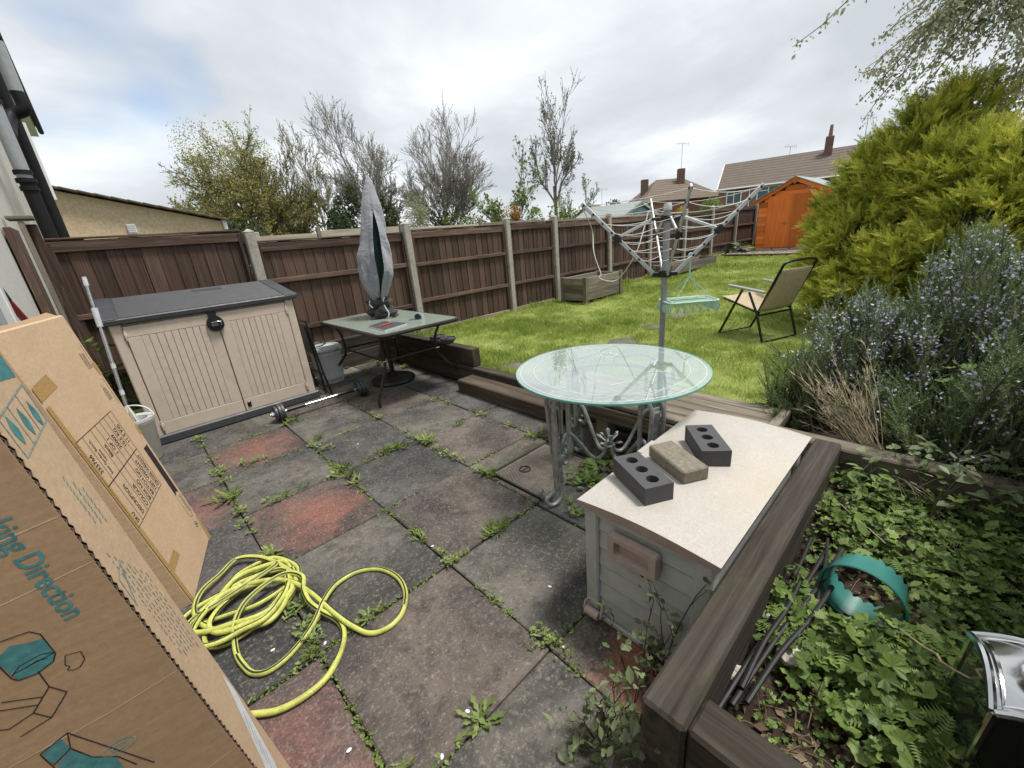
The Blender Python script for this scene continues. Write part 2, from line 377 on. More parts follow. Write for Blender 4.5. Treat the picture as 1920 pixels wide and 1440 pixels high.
def ground_mat(name, cols, scale=6, b_=0.5, fleck=None):
    m_, t, b, o = new_mat(name); v = coords(t); n = noi(t, v, scale, 8, 0.7); c = ramp(t, n, [(0.3, cols[0]), (0.5, cols[1]), (0.7, cols[2])]).outputs[0]
    if fleck: c = mixc(t, ramp(t, noi(t, v, scale*12, 4), [(0.62, 0.0), (0.7, 0.7)]).outputs[0], c, fleck)
    LK(t, c, b.inputs['Base Color']); b.inputs['Roughness'].default_value = 0.95; b.inputs['Specular IOR Level'].default_value = 0.2
    bump(t, b, noi(t, v, scale*6, 6, 0.7), b_, 0.02); return m_
M['soil'] = ground_mat('soil', [(0.022, 0.016, 0.012), (0.06, 0.042, 0.032), (0.12, 0.088, 0.068)], 9, 1.0)
M['joint'] = ground_mat('joint_grit', [(0.03, 0.026, 0.02), (0.07, 0.062, 0.042), (0.13, 0.12, 0.075)], 20, 0.8)
M['turf'] = ground_mat('turf', [(0.14, 0.18, 0.045), (0.22, 0.27, 0.07), (0.31, 0.33, 0.12)], 3.5, 0.6)
M['field'] = ground_mat('far_ground', [(0.05, 0.07, 0.02), (0.08, 0.10, 0.03), (0.11, 0.12, 0.05)], 1.0, 0.3)
M['gravel'] = ground_mat('gravel', [(0.16, 0.13, 0.10), (0.30, 0.25, 0.19), (0.42, 0.37, 0.30)], 40, 1.0)

# ------------------------------------------------------------------ ground
LAWN_Z = 0.15
def lawn_z(x, y):
    t = min(1, max(0, (x-9.5)/5.0)); return LAWN_Z + 0.20*t*t*(3-2*t) + 0.012*math.sin(x*1.7+y)*math.sin(y*1.3)
g = MB(); g.quad((-300, -300, -0.06), (300, -300, -0.06), (300, 300, -0.06), (-300, 300, -0.06))
tag(g.build('ground', M['field']), kind='structure')
# patio bed with the slabs as pieces
pb = MB(); pb.box((0.9, 2.3, -0.037), (3.0, 6.2, 0.03)); patio = tag(pb.build('patio', M['joint']), kind='structure')
cx = [-1.02, -0.425, 0.161, 0.747, 1.334, 1.92, 2.36]
ry = [5.15, 4.43, 3.815, 3.20, 2.586, 1.97, 1.36, 0.745, 0.13, -0.49]
random.seed(5)
kinds = {(1, 1): 'dark', (2, 1): 'grey', (3, 1): 'brown', (4, 1): 'light', (2, 2): 'red_a', (1, 2): 'grey', (3, 2): 'grey', (4, 2): 'brown',
         (1, 3): 'red_b', (2, 3): 'grey', (3, 3): 'dark', (4, 3): 'grey', (5, 3): 'dark', (1, 4): 'dark', (2, 4): 'red_a', (3, 4): 'dark', (4, 4): 'brown', (5, 4): 'dark',
         (1, 5): 'dark', (2, 5): 'grey', (3, 5): 'brown', (1, 6): 'red_b', (2, 6): 'brown', (3, 6): 'grey', (1, 7): 'grey', (2, 7): 'grey', (3, 7): 'rust', (2, 8): 'grey', (3, 8): 'light', (4, 0): 'light', (3, 0): 'light'}
GAP = 0.0075
def slab(x0, x1, y0, y1, kind, dz=0.0, tilt=0.0):
    q = MB(); q.box((0, 0, -0.022), (x1-x0-GAP, y1-y0-GAP, 0.044), bev=0.005); jit = {}
    for i_, (vx, vy, vz_) in enumerate(q.v):
        kk = (vx > 0, vy > 0); jit.setdefault(kk, (random.uniform(-.004, .003), random.uniform(-.004, .003))); q.v[i_] = (vx+jit[kk][0], vy+jit[kk][1], vz_)
    o = q.build('slab', M['slab_'+kind]); setpar(o, patio)
    o.location = ((x0+x1)/2, (y0+y1)/2, dz); o.rotation_euler = (random.uniform(-tilt, tilt), random.uniform(-tilt, tilt), random.uniform(-0.004, 0.004)); return o
for i in range(len(cx)-1):
    for j in range(len(ry)-1):
        x0, x1, y1, y0 = cx[i], cx[i+1], ry[j], ry[j+1]
        if i == 0 and j < 8: continue
        if y1 < 0.4 and x0 > 1.0: continue
        kd = kinds.get((i, j), random.choice(['grey', 'dark', 'grey', 'brown']))
        if (i, j) == (4, 5): slab(x0, x1, 1.795, y1, 'light'); slab(x0, 1.376, y0, 1.79, 'brown'); continue
        if i == 4 and j == 4: pass
        slab(x0, x1, y0, y1, kd, random.uniform(-0.003, 0.003), 0.006)
# manhole cover set in the paving, with raised diamond pattern and a key slot
M['cover'] = plain('cover_concrete', (0.20, 0.165, 0.138), 0.85, 0, 0.3, 30, 0.5, dirt=0.6)
M['iron'] = plain('rusty_iron', (0.07, 0.055, 0.045), 0.7, 0.3, 0.3, 30, 0.3)
mc = thing('manhole_cover', 'brown patterned manhole cover with round key slot set in the patio', 'manhole cover', (1.62, 1.57, 0))
q = MB(); q.box((1.635, 1.57, -0.012), (0.48, 0.42, 0.022), bev=0.003); q.build('plate', M['cover'], mc)
q = MB()
for a in range(22):
    for b in range(19):
        x, y = 1.41+a*0.0205+(b % 2)*0.01, 1.376+b*0.0205
        if (x-1.545)**2+(y-1.655)**2 < 0.045**2: continue
        q.add([(x-.008, y, -.001), (x, y-.005, .003), (x+.008, y, -.001), (x, y+.005, .003)], [(0, 1, 2, 3)])
tag(q.build('tread_pattern', M['cover'], mc), kind='stuff')
q = MB(); fr = 0.012
for c, d in (((1.635, 1.787, -.008), (.505, fr, .024)), ((1.635, 1.353, -.008), (.505, fr, .024)), ((1.388, 1.57, -.008), (fr, .422, .024)), ((1.882, 1.57, -.008), (fr, .422, .024))): q.box(c, d)
q.build('frame', M['iron'], mc)
q = MB(); q.tube([(1.545+.034*math.cos(a*PI/10), 1.655+.034*math.sin(a*PI/10), .002) for a in range(20)], .005, 6, closed=True); q.box((1.545, 1.655, .001), (.055, .012, .005)); q.build('key_slot', M['iron'], mc)

# lawn sheet
lx = np.linspace(2.44, 17.0, 60); ly = np.linspace(-0.35, 5.32, 26)
V = [(x, y, lawn_z(x, y)-0.004) for x in lx for y in ly]; F = []
for i in range(59):
    for j in range(25): a = i*26+j; F.append((a, a+26, a+27, a+1))
q = MB(); q.add(V, F, sm=True); tag(q.build('lawn', M['turf']), kind='structure')
# soil of the raised bed
bx_ = np.linspace(0.60, 2.5, 40); by_ = np.linspace(-0.75, 0.24, 26); V = []; F = []
for x in bx_:
    for y in by_: V.append((x, y, 0.235+0.05*mnoise.noise((x*3, y*3, 0))+0.022*mnoise.noise((x*16, y*16, 3))))
for i in range(39):
    for j in range(25): a = i*26+j; F.append((a, a+26, a+27, a+1))
q = MB(); q.add(V, F, sm=True); tag(q.build('bed_soil', M['soil']), kind='structure')
q = MB(); V = []; F = []
bx2 = np.linspace(2.16, 17, 60); by2 = np.linspace(-0.6, 0.6, 12)
for x in bx2:
    for y in by2: V.append((x, y, 0.03+0.26*(1 if x < 4.2 else 0.75)*min(1, max(0, (0.62-y)/0.25))+0.03*mnoise.noise((x*3, y*3, 7))))
for i in range(59):
    for j in range(11): a = i*12+j; F.append((a, a+12, a+13, a+1))
q.add(V, F, sm=True); tag(q.build('border_soil', M['soil']), kind='structure')

# ------------------------------------------------------------------ sleepers, step, deck
def timber(name, label, lo, hi, mat, cat='sleeper', group=None, bev=0.008, rot=(0, 0, 0), bolts=None):
    c = [(a+b)/2 for a, b in zip(lo, hi)]; d = [b-a for a, b in zip(lo, hi)]
    q = MB(); q.box((0, 0, 0), d, bev=bev)
    if bev > 0.003:        # slightly uneven sawn edges
        q.v = [(x+0.002*mnoise.noise((x*9+c[0], y*9, z*9)), y+0.002*mnoise.noise((x*9, y*9+c[1], z*9+4)), z+0.002*mnoise.noise((x*7, y*7, z*7+9))) for x, y, z in q.v]
    o = q.build(name, mat); o.location = c; o.rotation_euler = rot
    tag(o, label, cat, group)
    return o
timber('step_sleeper', 'worn pale-topped timber sleeper laid as a step on the patio', (2.155, 1.86, 0.002), (2.352, 3.17, 0.125), M['step_y'], 'step')
timber('wall_sleeper', 'long dark lower sleeper edging the lawn behind the step', (2.36, 0.62, 0.002), (2.465, 5.08, 0.188), M['sleeper_y'])
timber('wall_sleeper', 'mossy upper sleeper with weight plates on it beside the square table', (2.372, 3.165, 0.190), (2.472, 5.08, 0.378), M['sleeper_y'])
timber('wall_sleeper', 'lower sleeper along the fence foot behind the grey bin', (1.25, 5.09, 0.002), (2.47, 5.19, 0.19), M['sleeper_x'])
timber('wall_sleeper', 'upper sleeper along the fence foot behind the grey bin', (1.25, 5.10, 0.192), (2.47, 5.195, 0.375), M['sleeper_x'])
# raised bed sleepers, two courses
bt = 0.43
timber('bed_sleeper', 'long dark top sleeper of raised bed beside the grey deck box', (0.566, 0.204, bt-0.19), (2.075, 0.300, bt), M['sleeper_x'])
timber('bed_sleeper', 'lower sleeper of raised bed beneath the one beside the deck box', (0.570, 0.206, 0.002), (2.075, 0.298, bt-0.192), M['sleeper_x'])
timber('bed_sleeper', 'cracked brown end sleeper of raised bed meeting the long one at a corner', (0.572, -0.95, bt-0.19), (0.668, 0.2015, bt-0.004), M['sleeper_y'])
timber('bed_sleeper', 'lower end sleeper of raised bed under the cracked one', (0.574, -0.95, 0.002), (0.666, 0.2015, bt-0.192), M['sleeper_y'])
timber('border_sleeper', 'weathered pale sleeper across the end of the raised bed by the dry stems', (2.08, -0.42, 0.24), (2.18, 0.52, 0.40), M['grey_y'])
# decking step: separate boards on posts
dk = thing('deck_step', 'low weathered decking step with grooved fascia behind the glass table', 'deck', (2.2, 1.2, 0))
for k in range(5):
    q = MB(); q.box((0, 0, 0), (0.088, 1.31, 0.026), bev=0.004)
    o = q.build('board', M['grey_y']); setpar(o, dk, True); o.location = (2.055+k*0.0945, 1.18+0.004*((k*7) % 3), 0.352)
for k in range(2):
    q = MB(); q.box((0, 0, 0), (0.026, 1.27, 0.088), bev=0.003)
    for j in range(5): q.box((-0.0135, 0, -0.032+j*0.016), (0.004, 1.265, 0.007))
    o = q.build('fascia_board', M['grey_y']); setpar(o, dk, True); o.location = (2.003, 1.175, 0.29-k*0.095)
    if k == 1: o.location = (2.42, 1.175, 0.29)
for x, y in ((2.065, 1.40), (2.065, 0.62)):
    q = MB(); q.box((0, 0, 0), (0.095, 0.095, 0.335), bev=0.004); o = q.build('post', M['grey_z']); setpar(o, dk, True); o.location = (x, y, 0.17)
q = MB(); q.box((2.24, 0.5, 0.36), (0.40, 0.045, 0.05), bev=0.004); q.build('end_beam', M['grey_x'], dk)
# stepping stones in the lawn
for k, (u, w, r) in enumerate(((1170, 641, 0.2), (1272, 592, 0.22), (1222, 613, 0.15), (962, 687, 0.2))):
    p = gz(u, w, LAWN_Z); q = MB(); n = 11
    poly = [(r*(0.85+0.25*random.random())*math.cos(2*PI*i/n), r*(0.7+0.2*random.random())*math.sin(2*PI*i/n)) for i in range(n)]
    q.prism(poly, (1, 0, 0), (0, 1, 0), (0, 0, 1), 0.03); o = q.build('stepping_stone', M['slab_light']); o.location = (p.x, p.y, lawn_z(p.x, p.y)-0.024)
    tag(o, ["worn stepping stone in the lawn behind the glass table", "grey stepping stone under the mint peg hanger", "small stepping stone beside the airer pole", "brownish stepping stone at the lawn edge behind the timber step"][k], "stepping stone", 'stepping stones in the lawn')

# ------------------------------------------------------------------ fences
FY = 5.30
posts = [1.195, 3.095, 4.962, 6.168, 7.931, 9.635, 11.475, 13.255, 15.116, 16.95]
tops = [1.675, 1.553, 1.575, 1.585, 1.57, 1.575, 1.58, 1.62, 1.68, 1.68]
plab = ['dark stained fence panel behind the beige storage box', 'brown fence panel behind the covered parasol and square table', 'brown fence panel with three rails between parasol and short panel',
        'short brown fence panel beside the wooden planter', 'brown fence panel standing behind the wooden planter', 'fence panel just past the wooden planter, behind the rotary airer',
        'fence panel behind the low wooden trough', 'fence panel before the stack of roof tiles', 'fence panel next to the orange shed', 'last fence panel tucked behind the orange shed corner']
def post_mesh(h):
    q = MB(); q.box((0, 0, h/2), (0.095, 0.10, h), bev=0.008)
    q.add([(-.05, -.052, h), (.05, -.052, h), (.05, .052, h), (-.05, .052, h), (0, 0, h+.035)], [(0, 1, 4), (1, 2, 4), (2, 3, 4), (3, 0, 4)]); return q
for k, x in enumerate(posts):
    base = 0.0 if x < 2 else lawn_z(x, FY)-0.05
    o = post_mesh(1.665-base if k < 7 else 1.73-base).build('fence_post', M['concrete']); o.location = (x, FY-0.03, base); o.rotation_euler = (random.uniform(-.008, .008), random.uniform(-.01, .01), 0)
    tag(o, ['pale concrete fence post behind the beige storage box', 'pale concrete fence post behind the square table', 'pale concrete fence post at left end of the short panel',
            'concrete fence post between short panel and wooden planter', 'concrete fence post rising behind the wooden planter', 'concrete fence post behind the rotary airer pole', 'concrete fence post above the low wooden trough',
            'concrete fence post by the stack of roof tiles', 'concrete fence post beside the orange shed', 'concrete fence post at the end behind the orange shed'][k], 'fence post', 'concrete posts of the brown fence')
_tmp = MB().box((0, 0, 0.5), (1, 1, 1)).build('board_shape', M['fence']); board_me = _tmp.data; bpy.data.objects.remove(_tmp)
bounds = [-0.30]+posts
for k in range(10):
    x0, x1 = bounds[k]+(0.055 if k else 0), bounds[k+1]-0.055; z1 = tops[k]; z0 = 0.1 if k == 0 else lawn_z((x0+x1)/2, FY)+0.01
    if k == 1: z0 = 0.2
    p = thing('wooden_fence', plab[k], 'fence panel', ((x0+x1)/2, FY, z0), 0, 'brown panels of the long fence')
    nb = max(7, round((x1-x0)/0.118)); wd = (x1-x0)/nb
    for i in range(nb):
        xx = x0+wd*(i+0.5)
        Mx = Matrix.Translation((xx, FY+0.012+random.uniform(0, .004), z0)) @ Matrix.Rotation(0.075, 4, 'Z') @ Matrix.Diagonal((wd*1.13, 0.012, z1-z0+random.uniform(-.006, .003), 1))
        inst('board', board_me, Mx, p)
    rails = [(z1-0.055, 0.085, 0.022)] + [(z, 0.05, 0.034) for z in ((1.13, 0.62) if k else (1.03, 0.5))]
    if k == 1: rails = [(z1-0.055, 0.085, 0.022), (1.14, 0.055, 0.034), (0.58, 0.055, 0.034)]
    if k == 1: rails.append((0.3, 0.05, 0.03))
    for z, hh, th in rails:
        q = MB(); q.box((0, 0, 0), (x1-x0, th, hh), bev=0.004); o = q.build('rail', M['rail']); setpar(o, p, True); o.location = ((x0+x1)/2, FY-th/2, z); o.rotation_euler = (0, random.uniform(-.004, .004), 0)
    q = MB(); q.box((0, 0, 0), (x1-x0, 0.05, 0.016), bev=0.003); o = q.build('capping', M['rail']); setpar(o, p, True); o.location = ((x0+x1)/2, FY, z1+0.01)
    for xx in (x0+0.02, x1-0.02):
        q = MB(); q.box((0, 0, 0), (0.038, 0.028, z1-z0-.02), bev=0.003); o = q.build('batten', M['fence']); setpar(o, p, True); o.location = (xx, FY-0.016, (z0+z1)/2-.01)
    if k >= 2:
        q = MB(); q.box((0, 0, 0), (x1-x0, 0.02, 0.05), bev=0.003); o = q.build('gravel_board', M['grey_x']); setpar(o, p, True); o.location = ((x0+x1)/2, FY-0.02, z0+0.02)
# pale fence of the next garden, seen over the top
pf = thing('neighbour_fence', 'pale bare-wood fence of the next garden behind the brown one', 'fence', (4, 7.2, 0))
for k, (x0, x1, z) in enumerate(((1.75, 2.62, 1.70), (2.64, 4.1, 1.735), (4.12, 6.0, 1.70), (6.02, 8.0, 1.72), (8.02, 10.0, 1.70), (10.02, 12.0, 1.71), (12.02, 14.0, 1.70), (14.02, 16.5, 1.72))):
    for j in range(4):
        q = MB(); q.box((0, 0, 0), (x1-x0-0.05, 0.018, 0.12), bev=0.003); o = q.build('board', M['palefence']); setpar(o, pf, True); o.location = ((x0+x1)/2, 7.2+0.004*(j % 2), z-0.06-j*0.124)
    q = MB(); q.box((0, 0, 0), (0.06, 0.06, z+0.08), bev=0.005); o = q.build('post', M['palefence']); setpar(o, pf, True); o.location = (x0, 7.2, (z+0.04)/2)
# grey boundary fence on the right
gf = thing('boundary_fence', 'grey board fence with concrete posts behind the flowering shrub', 'fence', (5, -0.42, 0))
x = -0.9
while x < 16:
    q = MB(); q.box((0, 0, 0), (0.145, 0.02, 1.10), bev=0.003); o = q.build('board', M['greyfence']); setpar(o, gf, True); o.location = (x, -0.43+random.uniform(-.004, .004), 0.68); x += 0.15
for x in (-0.3, 1.55, 3.4, 4.35, 6.2, 8.0, 9.9):
    q = MB(); q.box((0, 0, 0), (0.10, 0.10, 1.3), bev=0.008); o = q.build('post', M['concrete']); setpar(o, gf, True); o.location = (x, -0.36, 0.65)
for z in (0.45, 1.05):
    q = MB(); q.box((0, 0, 0), (17, 0.04, 0.07), bev=0.004); o = q.build('rail', M['greyfence']); setpar(o, gf, True); o.location = (7.6, -0.40, z)

# brown fence across the far end of the garden, behind the shed
bf = thing('wooden_fence', 'dark brown end fence glimpsed between the orange shed and the long fence', 'fence', (17.2, 4, 0.3))
for i in range(50):
    inst('board', board_me, Matrix.Translation((17.2+random.uniform(0, .004), -0.4+i*0.116, 0.3)) @ Matrix.Rotation(PI/2+0.075, 4, 'Z') @ Matrix.Diagonal((0.13, 0.012, 1.45, 1)), bf)
for z in (0.6, 1.1, 1.65):
    q = MB(); q.box((0, 0, 0), (0.035, 5.8, 0.07), bev=0.004); o = q.build('rail', M['sleeper_y']); setpar(o, bf, True); o.location = (17.17, 2.4, z)
# ------------------------------------------------------------------ the houses at the left edge
def render_mat(name, col, amp=1.0, sc=55):
    m_, t, b, o = new_mat(name); v = coords(t); n = noi(t, v, sc, 5, 0.6, 0.6); d = noi(t, v, 3, 5)
    c = ramp(t, n, [(0.3, [q*0.72 for q in col]), (0.6, col)]).outputs[0]
    c = mixc(t, ramp(t, d, [(0.5, 0.0), (0.75, 0.25)]).outputs[0], c, [q*0.6 for q in col])
    LK(t, c, b.inputs['Base Color']); b.inputs['Roughness'].default_value = 0.9; b.inputs['Specular IOR Level'].default_value = 0.2
    bump(t, b, n, 0.5*amp, 0.012); return m_
M['white_render'] = render_mat('white_pebbledash', (0.66, 0.65, 0.60), 1.0, 110)
M['tan_render'] = render_mat('tan_render', (0.68, 0.55, 0.37), 0.8, 22)
M['blackpipe'] = plain('black_plastic_pipe', (0.010, 0.010, 0.012), 0.6, 0, 0.2, 20, 0.03, spec=0.25)
M['greypipe'] = plain('grey_plastic_pipe', (0.30, 0.32, 0.34), 0.45, 0, 0.1, 20, 0.03)
M['whitepvc'] = plain('white_upvc', (0.72, 0.73, 0.73), 0.35, 0, 0.05, 10, 0.02, dirt=0.3, dirtcol=(0.45, 0.43, 0.38))
M['rooftile'] = plain('roof_tile', (0.115, 0.088, 0.066), 0.85, 0, 0.35, 14, 0.5, dirt=0.5, dirtcol=(0.17, 0.15, 0.09))
M['darkglass'] = plain('window_glass_dark', (0.10, 0.13, 0.15), 0.08, 0, 0.1, 3, 0.0)
h = thing('white_house', 'white pebble-dashed house wall at the patio edge with eaves above', 'house', (-0.6, 3, 0))
wx = -0.455
q = MB(); q.box((wx-0.1, 1.6, 1.35), (0.2, 7.4, 2.7)); q.build('wall', M['white_render'], h)
# door frame beside the boxes, and dark board fixed to the wall corner
q = MB(); q.box((wx+0.02, 3.36, 1.1), (0.06, 0.07, 2.1), bev=0.006); q.box((wx+0.02, 2.5, 2.15), (0.06, 1.8, 0.08), bev=0.006); q.build('door_frame', M['whitepvc'], h)
q = MB(); q.box((wx+0.01, 2.85, 1.1), (0.02, 0.92, 2.0)); q.build('door', M['darkglass'], h)
cp = thing('corner_post', 'dark stained timber post with flat cap where fence meets the white wall', 'fence post', (-0.38, 5.1, 0))
q = MB(); q.box((0, 0, 0), (0.045, 0.36, 1.75), bev=0.004); o = q.build('board', M['fence'], None); setpar(o, cp, True); o.location = (wx+0.035, 4.98, 0.88)
q = MB(); q.box((0, 0, 0), (0.03, 0.07, 1.82), bev=0.004); o = q.build('pale_batten', M['grey_z'], None); setpar(o, cp, True); o.location = (-0.365, 5.17, 0.91)
q = MB(); q.box((0, 0, 0), (0.07, 0.06, 1.80), bev=0.004); o = q.build('post', M['fence'], None); setpar(o, cp, True); o.location = (-0.325, 5.24, 0.90)
q = MB(); q.box((0, 0, 0), (0.15, 0.15, 0.03), bev=0.005); o = q.build('cap', M['grey_x'], None); setpar(o, cp, True); o.location = (-0.36, 5.2, 1.845)
# neighbouring house beyond the fence: wall, pipes, eaves
nh = thing('neighbour_house', 'neighbouring white house with black drainpipes and tiled eaves', 'house', (-0.8, 9, 0))
q = MB(); q.box((-0.62, 11.6, 2.6), (0.3, 12.4, 5.2)); q.build('wall', M['white_render'], nh)
# pitched roof with tile courses hanging over the eaves
V = []; rf = MB()
for k in range(9):
    x0 = -0.11-k*0.28; z0 = 5.15+k*0.20
    rf.box((0, 0, 0), (0.31, 12.6, 0.03), Matrix.Translation((x0-0.14, 11.6, z0+0.11)) @ Matrix.Rotation(R_(34), 4, 'Y'))
roof = rf.build('roof', M['rooftile'], nh)
q = MB(); q.box((-0.24, 11.6, 5.06), (0.03, 12.5, 0.16)); q.build('fascia', M['whitepvc'], nh)
q = MB(); q.box((-0.36, 11.6, 4.985), (0.26, 12.45, 0.02)); q.build('soffit', M['whitepvc'], nh)
def gut(u0, w0, u1, w1, yy):
    a, b = gy(u0, w0, yy), gy(u1, w1, yy); return a, b
q = MB(); ga = [(-0.15, 5.5, 5.06), (-0.15, 17.7, 5.06)]; q.tube(ga, 0.055, 8); q.build('gutter', M['blackpipe'], nh)
# soil pipe: grey upper length, black lower, collars
def vpipe(u, w, yy, z0, z1, r, mat, nm):
    p = gy(u, w, yy); q_ = MB(); q_.cyl((p.x, yy, z0), (p.x, yy, z1), r, n=14); return q_.build(nm, mat, nh), p.x
o, px_ = vpipe(84, 418, 6.3, 0.3, 2.28, 0.056, M['blackpipe'], 'soil_pipe')
q = MB(); q.cyl((px_, 6.3, 2.28), (px_, 6.3, 3.05), 0.055, n=14); q.build('grey_pipe', M['greypipe'], nh)
q = MB()
for z, rr in ((2.20, .068), (2.27, .074), (2.34, .068), (2.92, .066)): q.cyl((px_, 6.3, z-.018), (px_, 6.3, z+.018), rr, n=14)
q.build('collar', M['blackpipe'], nh)
o, px2 = vpipe(112, 425, 7.2, 0.3, 4.4, 0.05, M['blackpipe'], 'downpipe')
o, px3 = vpipe(104, 425, 8.2, 1.0, 2.45, 0.034, M['blackpipe'], 'downpipe')
q = MB(); q.lathe([(0.035, 0), (0.075, 0.10), (0.08, 0.17)], 12, Matrix.Translation((px3, 8.2, 2.42))); q.build('hopper', M['blackpipe'], nh)
q = MB(); q.tube(smooth_path([(px2, 7.2, 4.4), (px2-.02, 7.3, 4.6), (-0.3, 7.5, 4.8), (-0.16, 7.6, 5.0)], 5), 0.05, 10); q.build('swan_neck', M['blackpipe'], nh)
o, px4 = vpipe(83, 330, 7.6, 2.25, 3.05, 0.028, M['whitepvc'], 'waste_pipe')
p = gy(22, 150, 6.9); q = MB(); q.cyl((p.x, 6.9, p.z-.1), (p.x, 6.9, p.z+.32), 0.055, n=12); q.build('vent_pipe', M['greypipe'], nh)
q = MB(); q.tube(smooth_path([(p.x, 6.9, p.z-.1), (p.x, 6.9, p.z-.25), (p.x-.12, 6.9, p.z-.33), (px_, 6.6, p.z-.55), (px_, 6.4, 3.0)], 5), 0.056, 10); q.build('offset_bend', M['blackpipe'], nh)
# tan rendered lean-to with a sloping tiled verge
lt = thing('tan_extension', 'tan rendered single-storey extension with sloping tiled roof edge', 'extension', (0.8, 9, 0))
z = lambda x: 2.58-0.25*(x+0.23)
q = MB(); q.prism([(-0.47, 0.0), (1.70, 0.0), (1.70, z(1.70)-.04), (-0.47, z(-0.47)-.04)], (1, 0, 0), (0, 0, 1), (0, 1, 0), 3.5, (0, 9.0, 0)); q.build('wall', M['tan_render'], lt)
for k in range(13):
    xa = -0.47+k*0.172; q = MB()
    q.box((0, 0, 0), (0.20, 3.65, 0.026), Matrix.Translation((xa+0.086, 10.7, z(xa+0.086)+0.0)) @ Matrix.Rotation(math.atan(0.25)+0.05, 4, 'Y'), bev=0.004); q.build('tile_course', M['rooftile'], lt)
q = MB(); q.box((1.735, 10.7, 2.0), (0.06, 3.5, 0.16), bev=0.004); q.build('fascia', M['whitepvc'], lt)
p = gy(247, 428, 8.98)
q = MB(); q.box((p.x, 8.985, p.z-0.01), (0.11, 0.03, 0.14), bev=0.004)
for j in range(4): q.box((p.x, 8.967, p.z-0.05+j*0.03), (0.09, 0.012, 0.012))
q.build('air_vent', M['whitepvc'], lt)

# ------------------------------------------------------------------ far houses
M['brick'] = plain('far_brick', (0.24, 0.125, 0.095), 0.9, 0, 0.3, 6, 0.3)
def roofmat(name, col, sc):
    m_, t, b, o = new_mat(name); v = coords(t); w_ = N(t, 'ShaderNodeTexWave', wave_type='BANDS', bands_direction='Y', wave_profile='SAW', inp={'Scale': sc, 'Distortion': 0.4, 'Detail': 2.0}); LK(t, v, w_.inputs[0])
    n = noi(t, v, 1.2, 6, 0.7); c = ramp(t, w_.outputs[1], [(0.0, [q*0.35 for q in col]), (0.45, col)]).outputs[0]
    c = mixc(t, ramp(t, n, [(0.35, 0.45), (0.6, 0.0)]).outputs[0], c, [q*0.6 for q in col]); LK(t, c, b.inputs['Base Color']); b.inputs['Roughness'].default_value = 0.9
    bump(t, b, w_.outputs[1], 0.5, 0.05); return m_
M['roof_far'] = roofmat('far_roof_tiles', (0.165, 0.13, 0.108), 0.55)
M['roof_tan'] = roofmat('far_roof_tan', (0.185, 0.145, 0.112), 0.55)
M['stack'] = plain('sooty_brick', (0.14, 0.085, 0.068), 0.9, 0, 0.3, 6, 0.3)
M['roof_felt'] = plain('shed_roof_felt', (0.28, 0.31, 0.31), 0.9, 0, 0.15, 10, 0.2)
M['aerial'] = plain('aerial_metal', (0.22, 0.23, 0.24), 0.5, 0.6)
def slope_obj(nm, a, b, c, d, mat, par):
    """roof slope with its own axes so the tile courses run along it: a-b eave, d-c ridge"""
    a, b, c, d = [Vector(p_) for p_ in (a, b, c, d)]; X = (b-a).normalized(); Nn = X.cross(d-a).normalized(); Y = Nn.cross(X)
    F_ = frame(a, X, Y, Nn); Fi = F_.inverted(); q_ = MB(); top = [Fi @ p_ for p_ in (a, b, c, d)]
    q_.add([(p_.x, p_.y, 0) for p_ in top]+[(p_.x, p_.y, -0.18) for p_ in top], [(0, 1, 2, 3), (7, 6, 5, 4), (0, 4, 5, 1), (1, 5, 6, 2), (2, 6, 7, 3), (3, 7, 4, 0)])
    o_ = q_.build(nm, mat); setpar(o_, par, True); o_.matrix_basis = F_; return o_
def aerial(par, base, hgt, s=1.0):
    q_ = MB(); b = Vector(base); q_.cyl(b, b+Vector((0, 0, hgt)), 0.028*s, n=6)
    t_ = b+Vector((0, 0, hgt)); q_.cyl(t_-CR*0.9*s, t_+CR*0.9*s+Vector((0, 0, .1)), 0.022*s, n=6)
    for k_ in range(6): c_ = t_+CR*(-0.8+0.32*k_)*s; q_.cyl(c_-CF*.2*s-Vector((0, 0, .3*s)), c_+Vector((0, 0, .3*s)), 0.015*s, n=5)
    q_.build('aerial', M['aerial'], par)
# large house on the right
A0 = dep(1362, 310, 52); _rh = Vector((CR.x, CR.y, 0)).normalized(); _fh = Vector((CF.x, CF.y, 0)).normalized(); A1 = A0 + (_rh*0.83-_fh*0.55).normalized()*17
A0.z = A1.z = 7.75
rd = (A1-A0).normalized(); fd = Vector((rd.y, -rd.x, 0)).normalized()
if fd.dot(CF) > 0: fd = -fd
hb = thing('brick_house', 'large brick house with long dark tiled roof beyond the orange shed', 'house', (A0.x, A0.y, 0))
ev = 4.55; hd = 4.6
E0 = A0+fd*hd; E1 = A1+fd*hd; E0.z = E1.z = ev; B0 = A0-fd*hd; B1 = A1-fd*hd; B0.z = B1.z = ev
slope_obj('roof', E0+fd*.3-rd*.2, E1+fd*.3+rd*.2, A1+rd*.2, A0-rd*.2, M['roof_far'], hb); slope_obj('roof', B1-fd*.3, B0-fd*.3, A0, A1, M['roof_far'], hb)
q = MB()
def vz(p_, z_): return Vector((p_.x, p_.y, z_))
q.add([vz(E0, 0), vz(E1, 0), vz(E1, ev), vz(E0, ev)], [(0, 1, 2, 3)]); q.add([vz(E0, 0), vz(E0, ev), vz(A0, 7.6), vz(B0, ev), vz(B0, 0)], [(0, 1, 2, 3, 4)]); q.add([vz(E1, 0), vz(E1, ev), vz(A1, 7.6), vz(B1, ev), vz(B1, 0)], [(0, 1, 2, 3, 4)])
q.build('wall', M['brick'], hb)
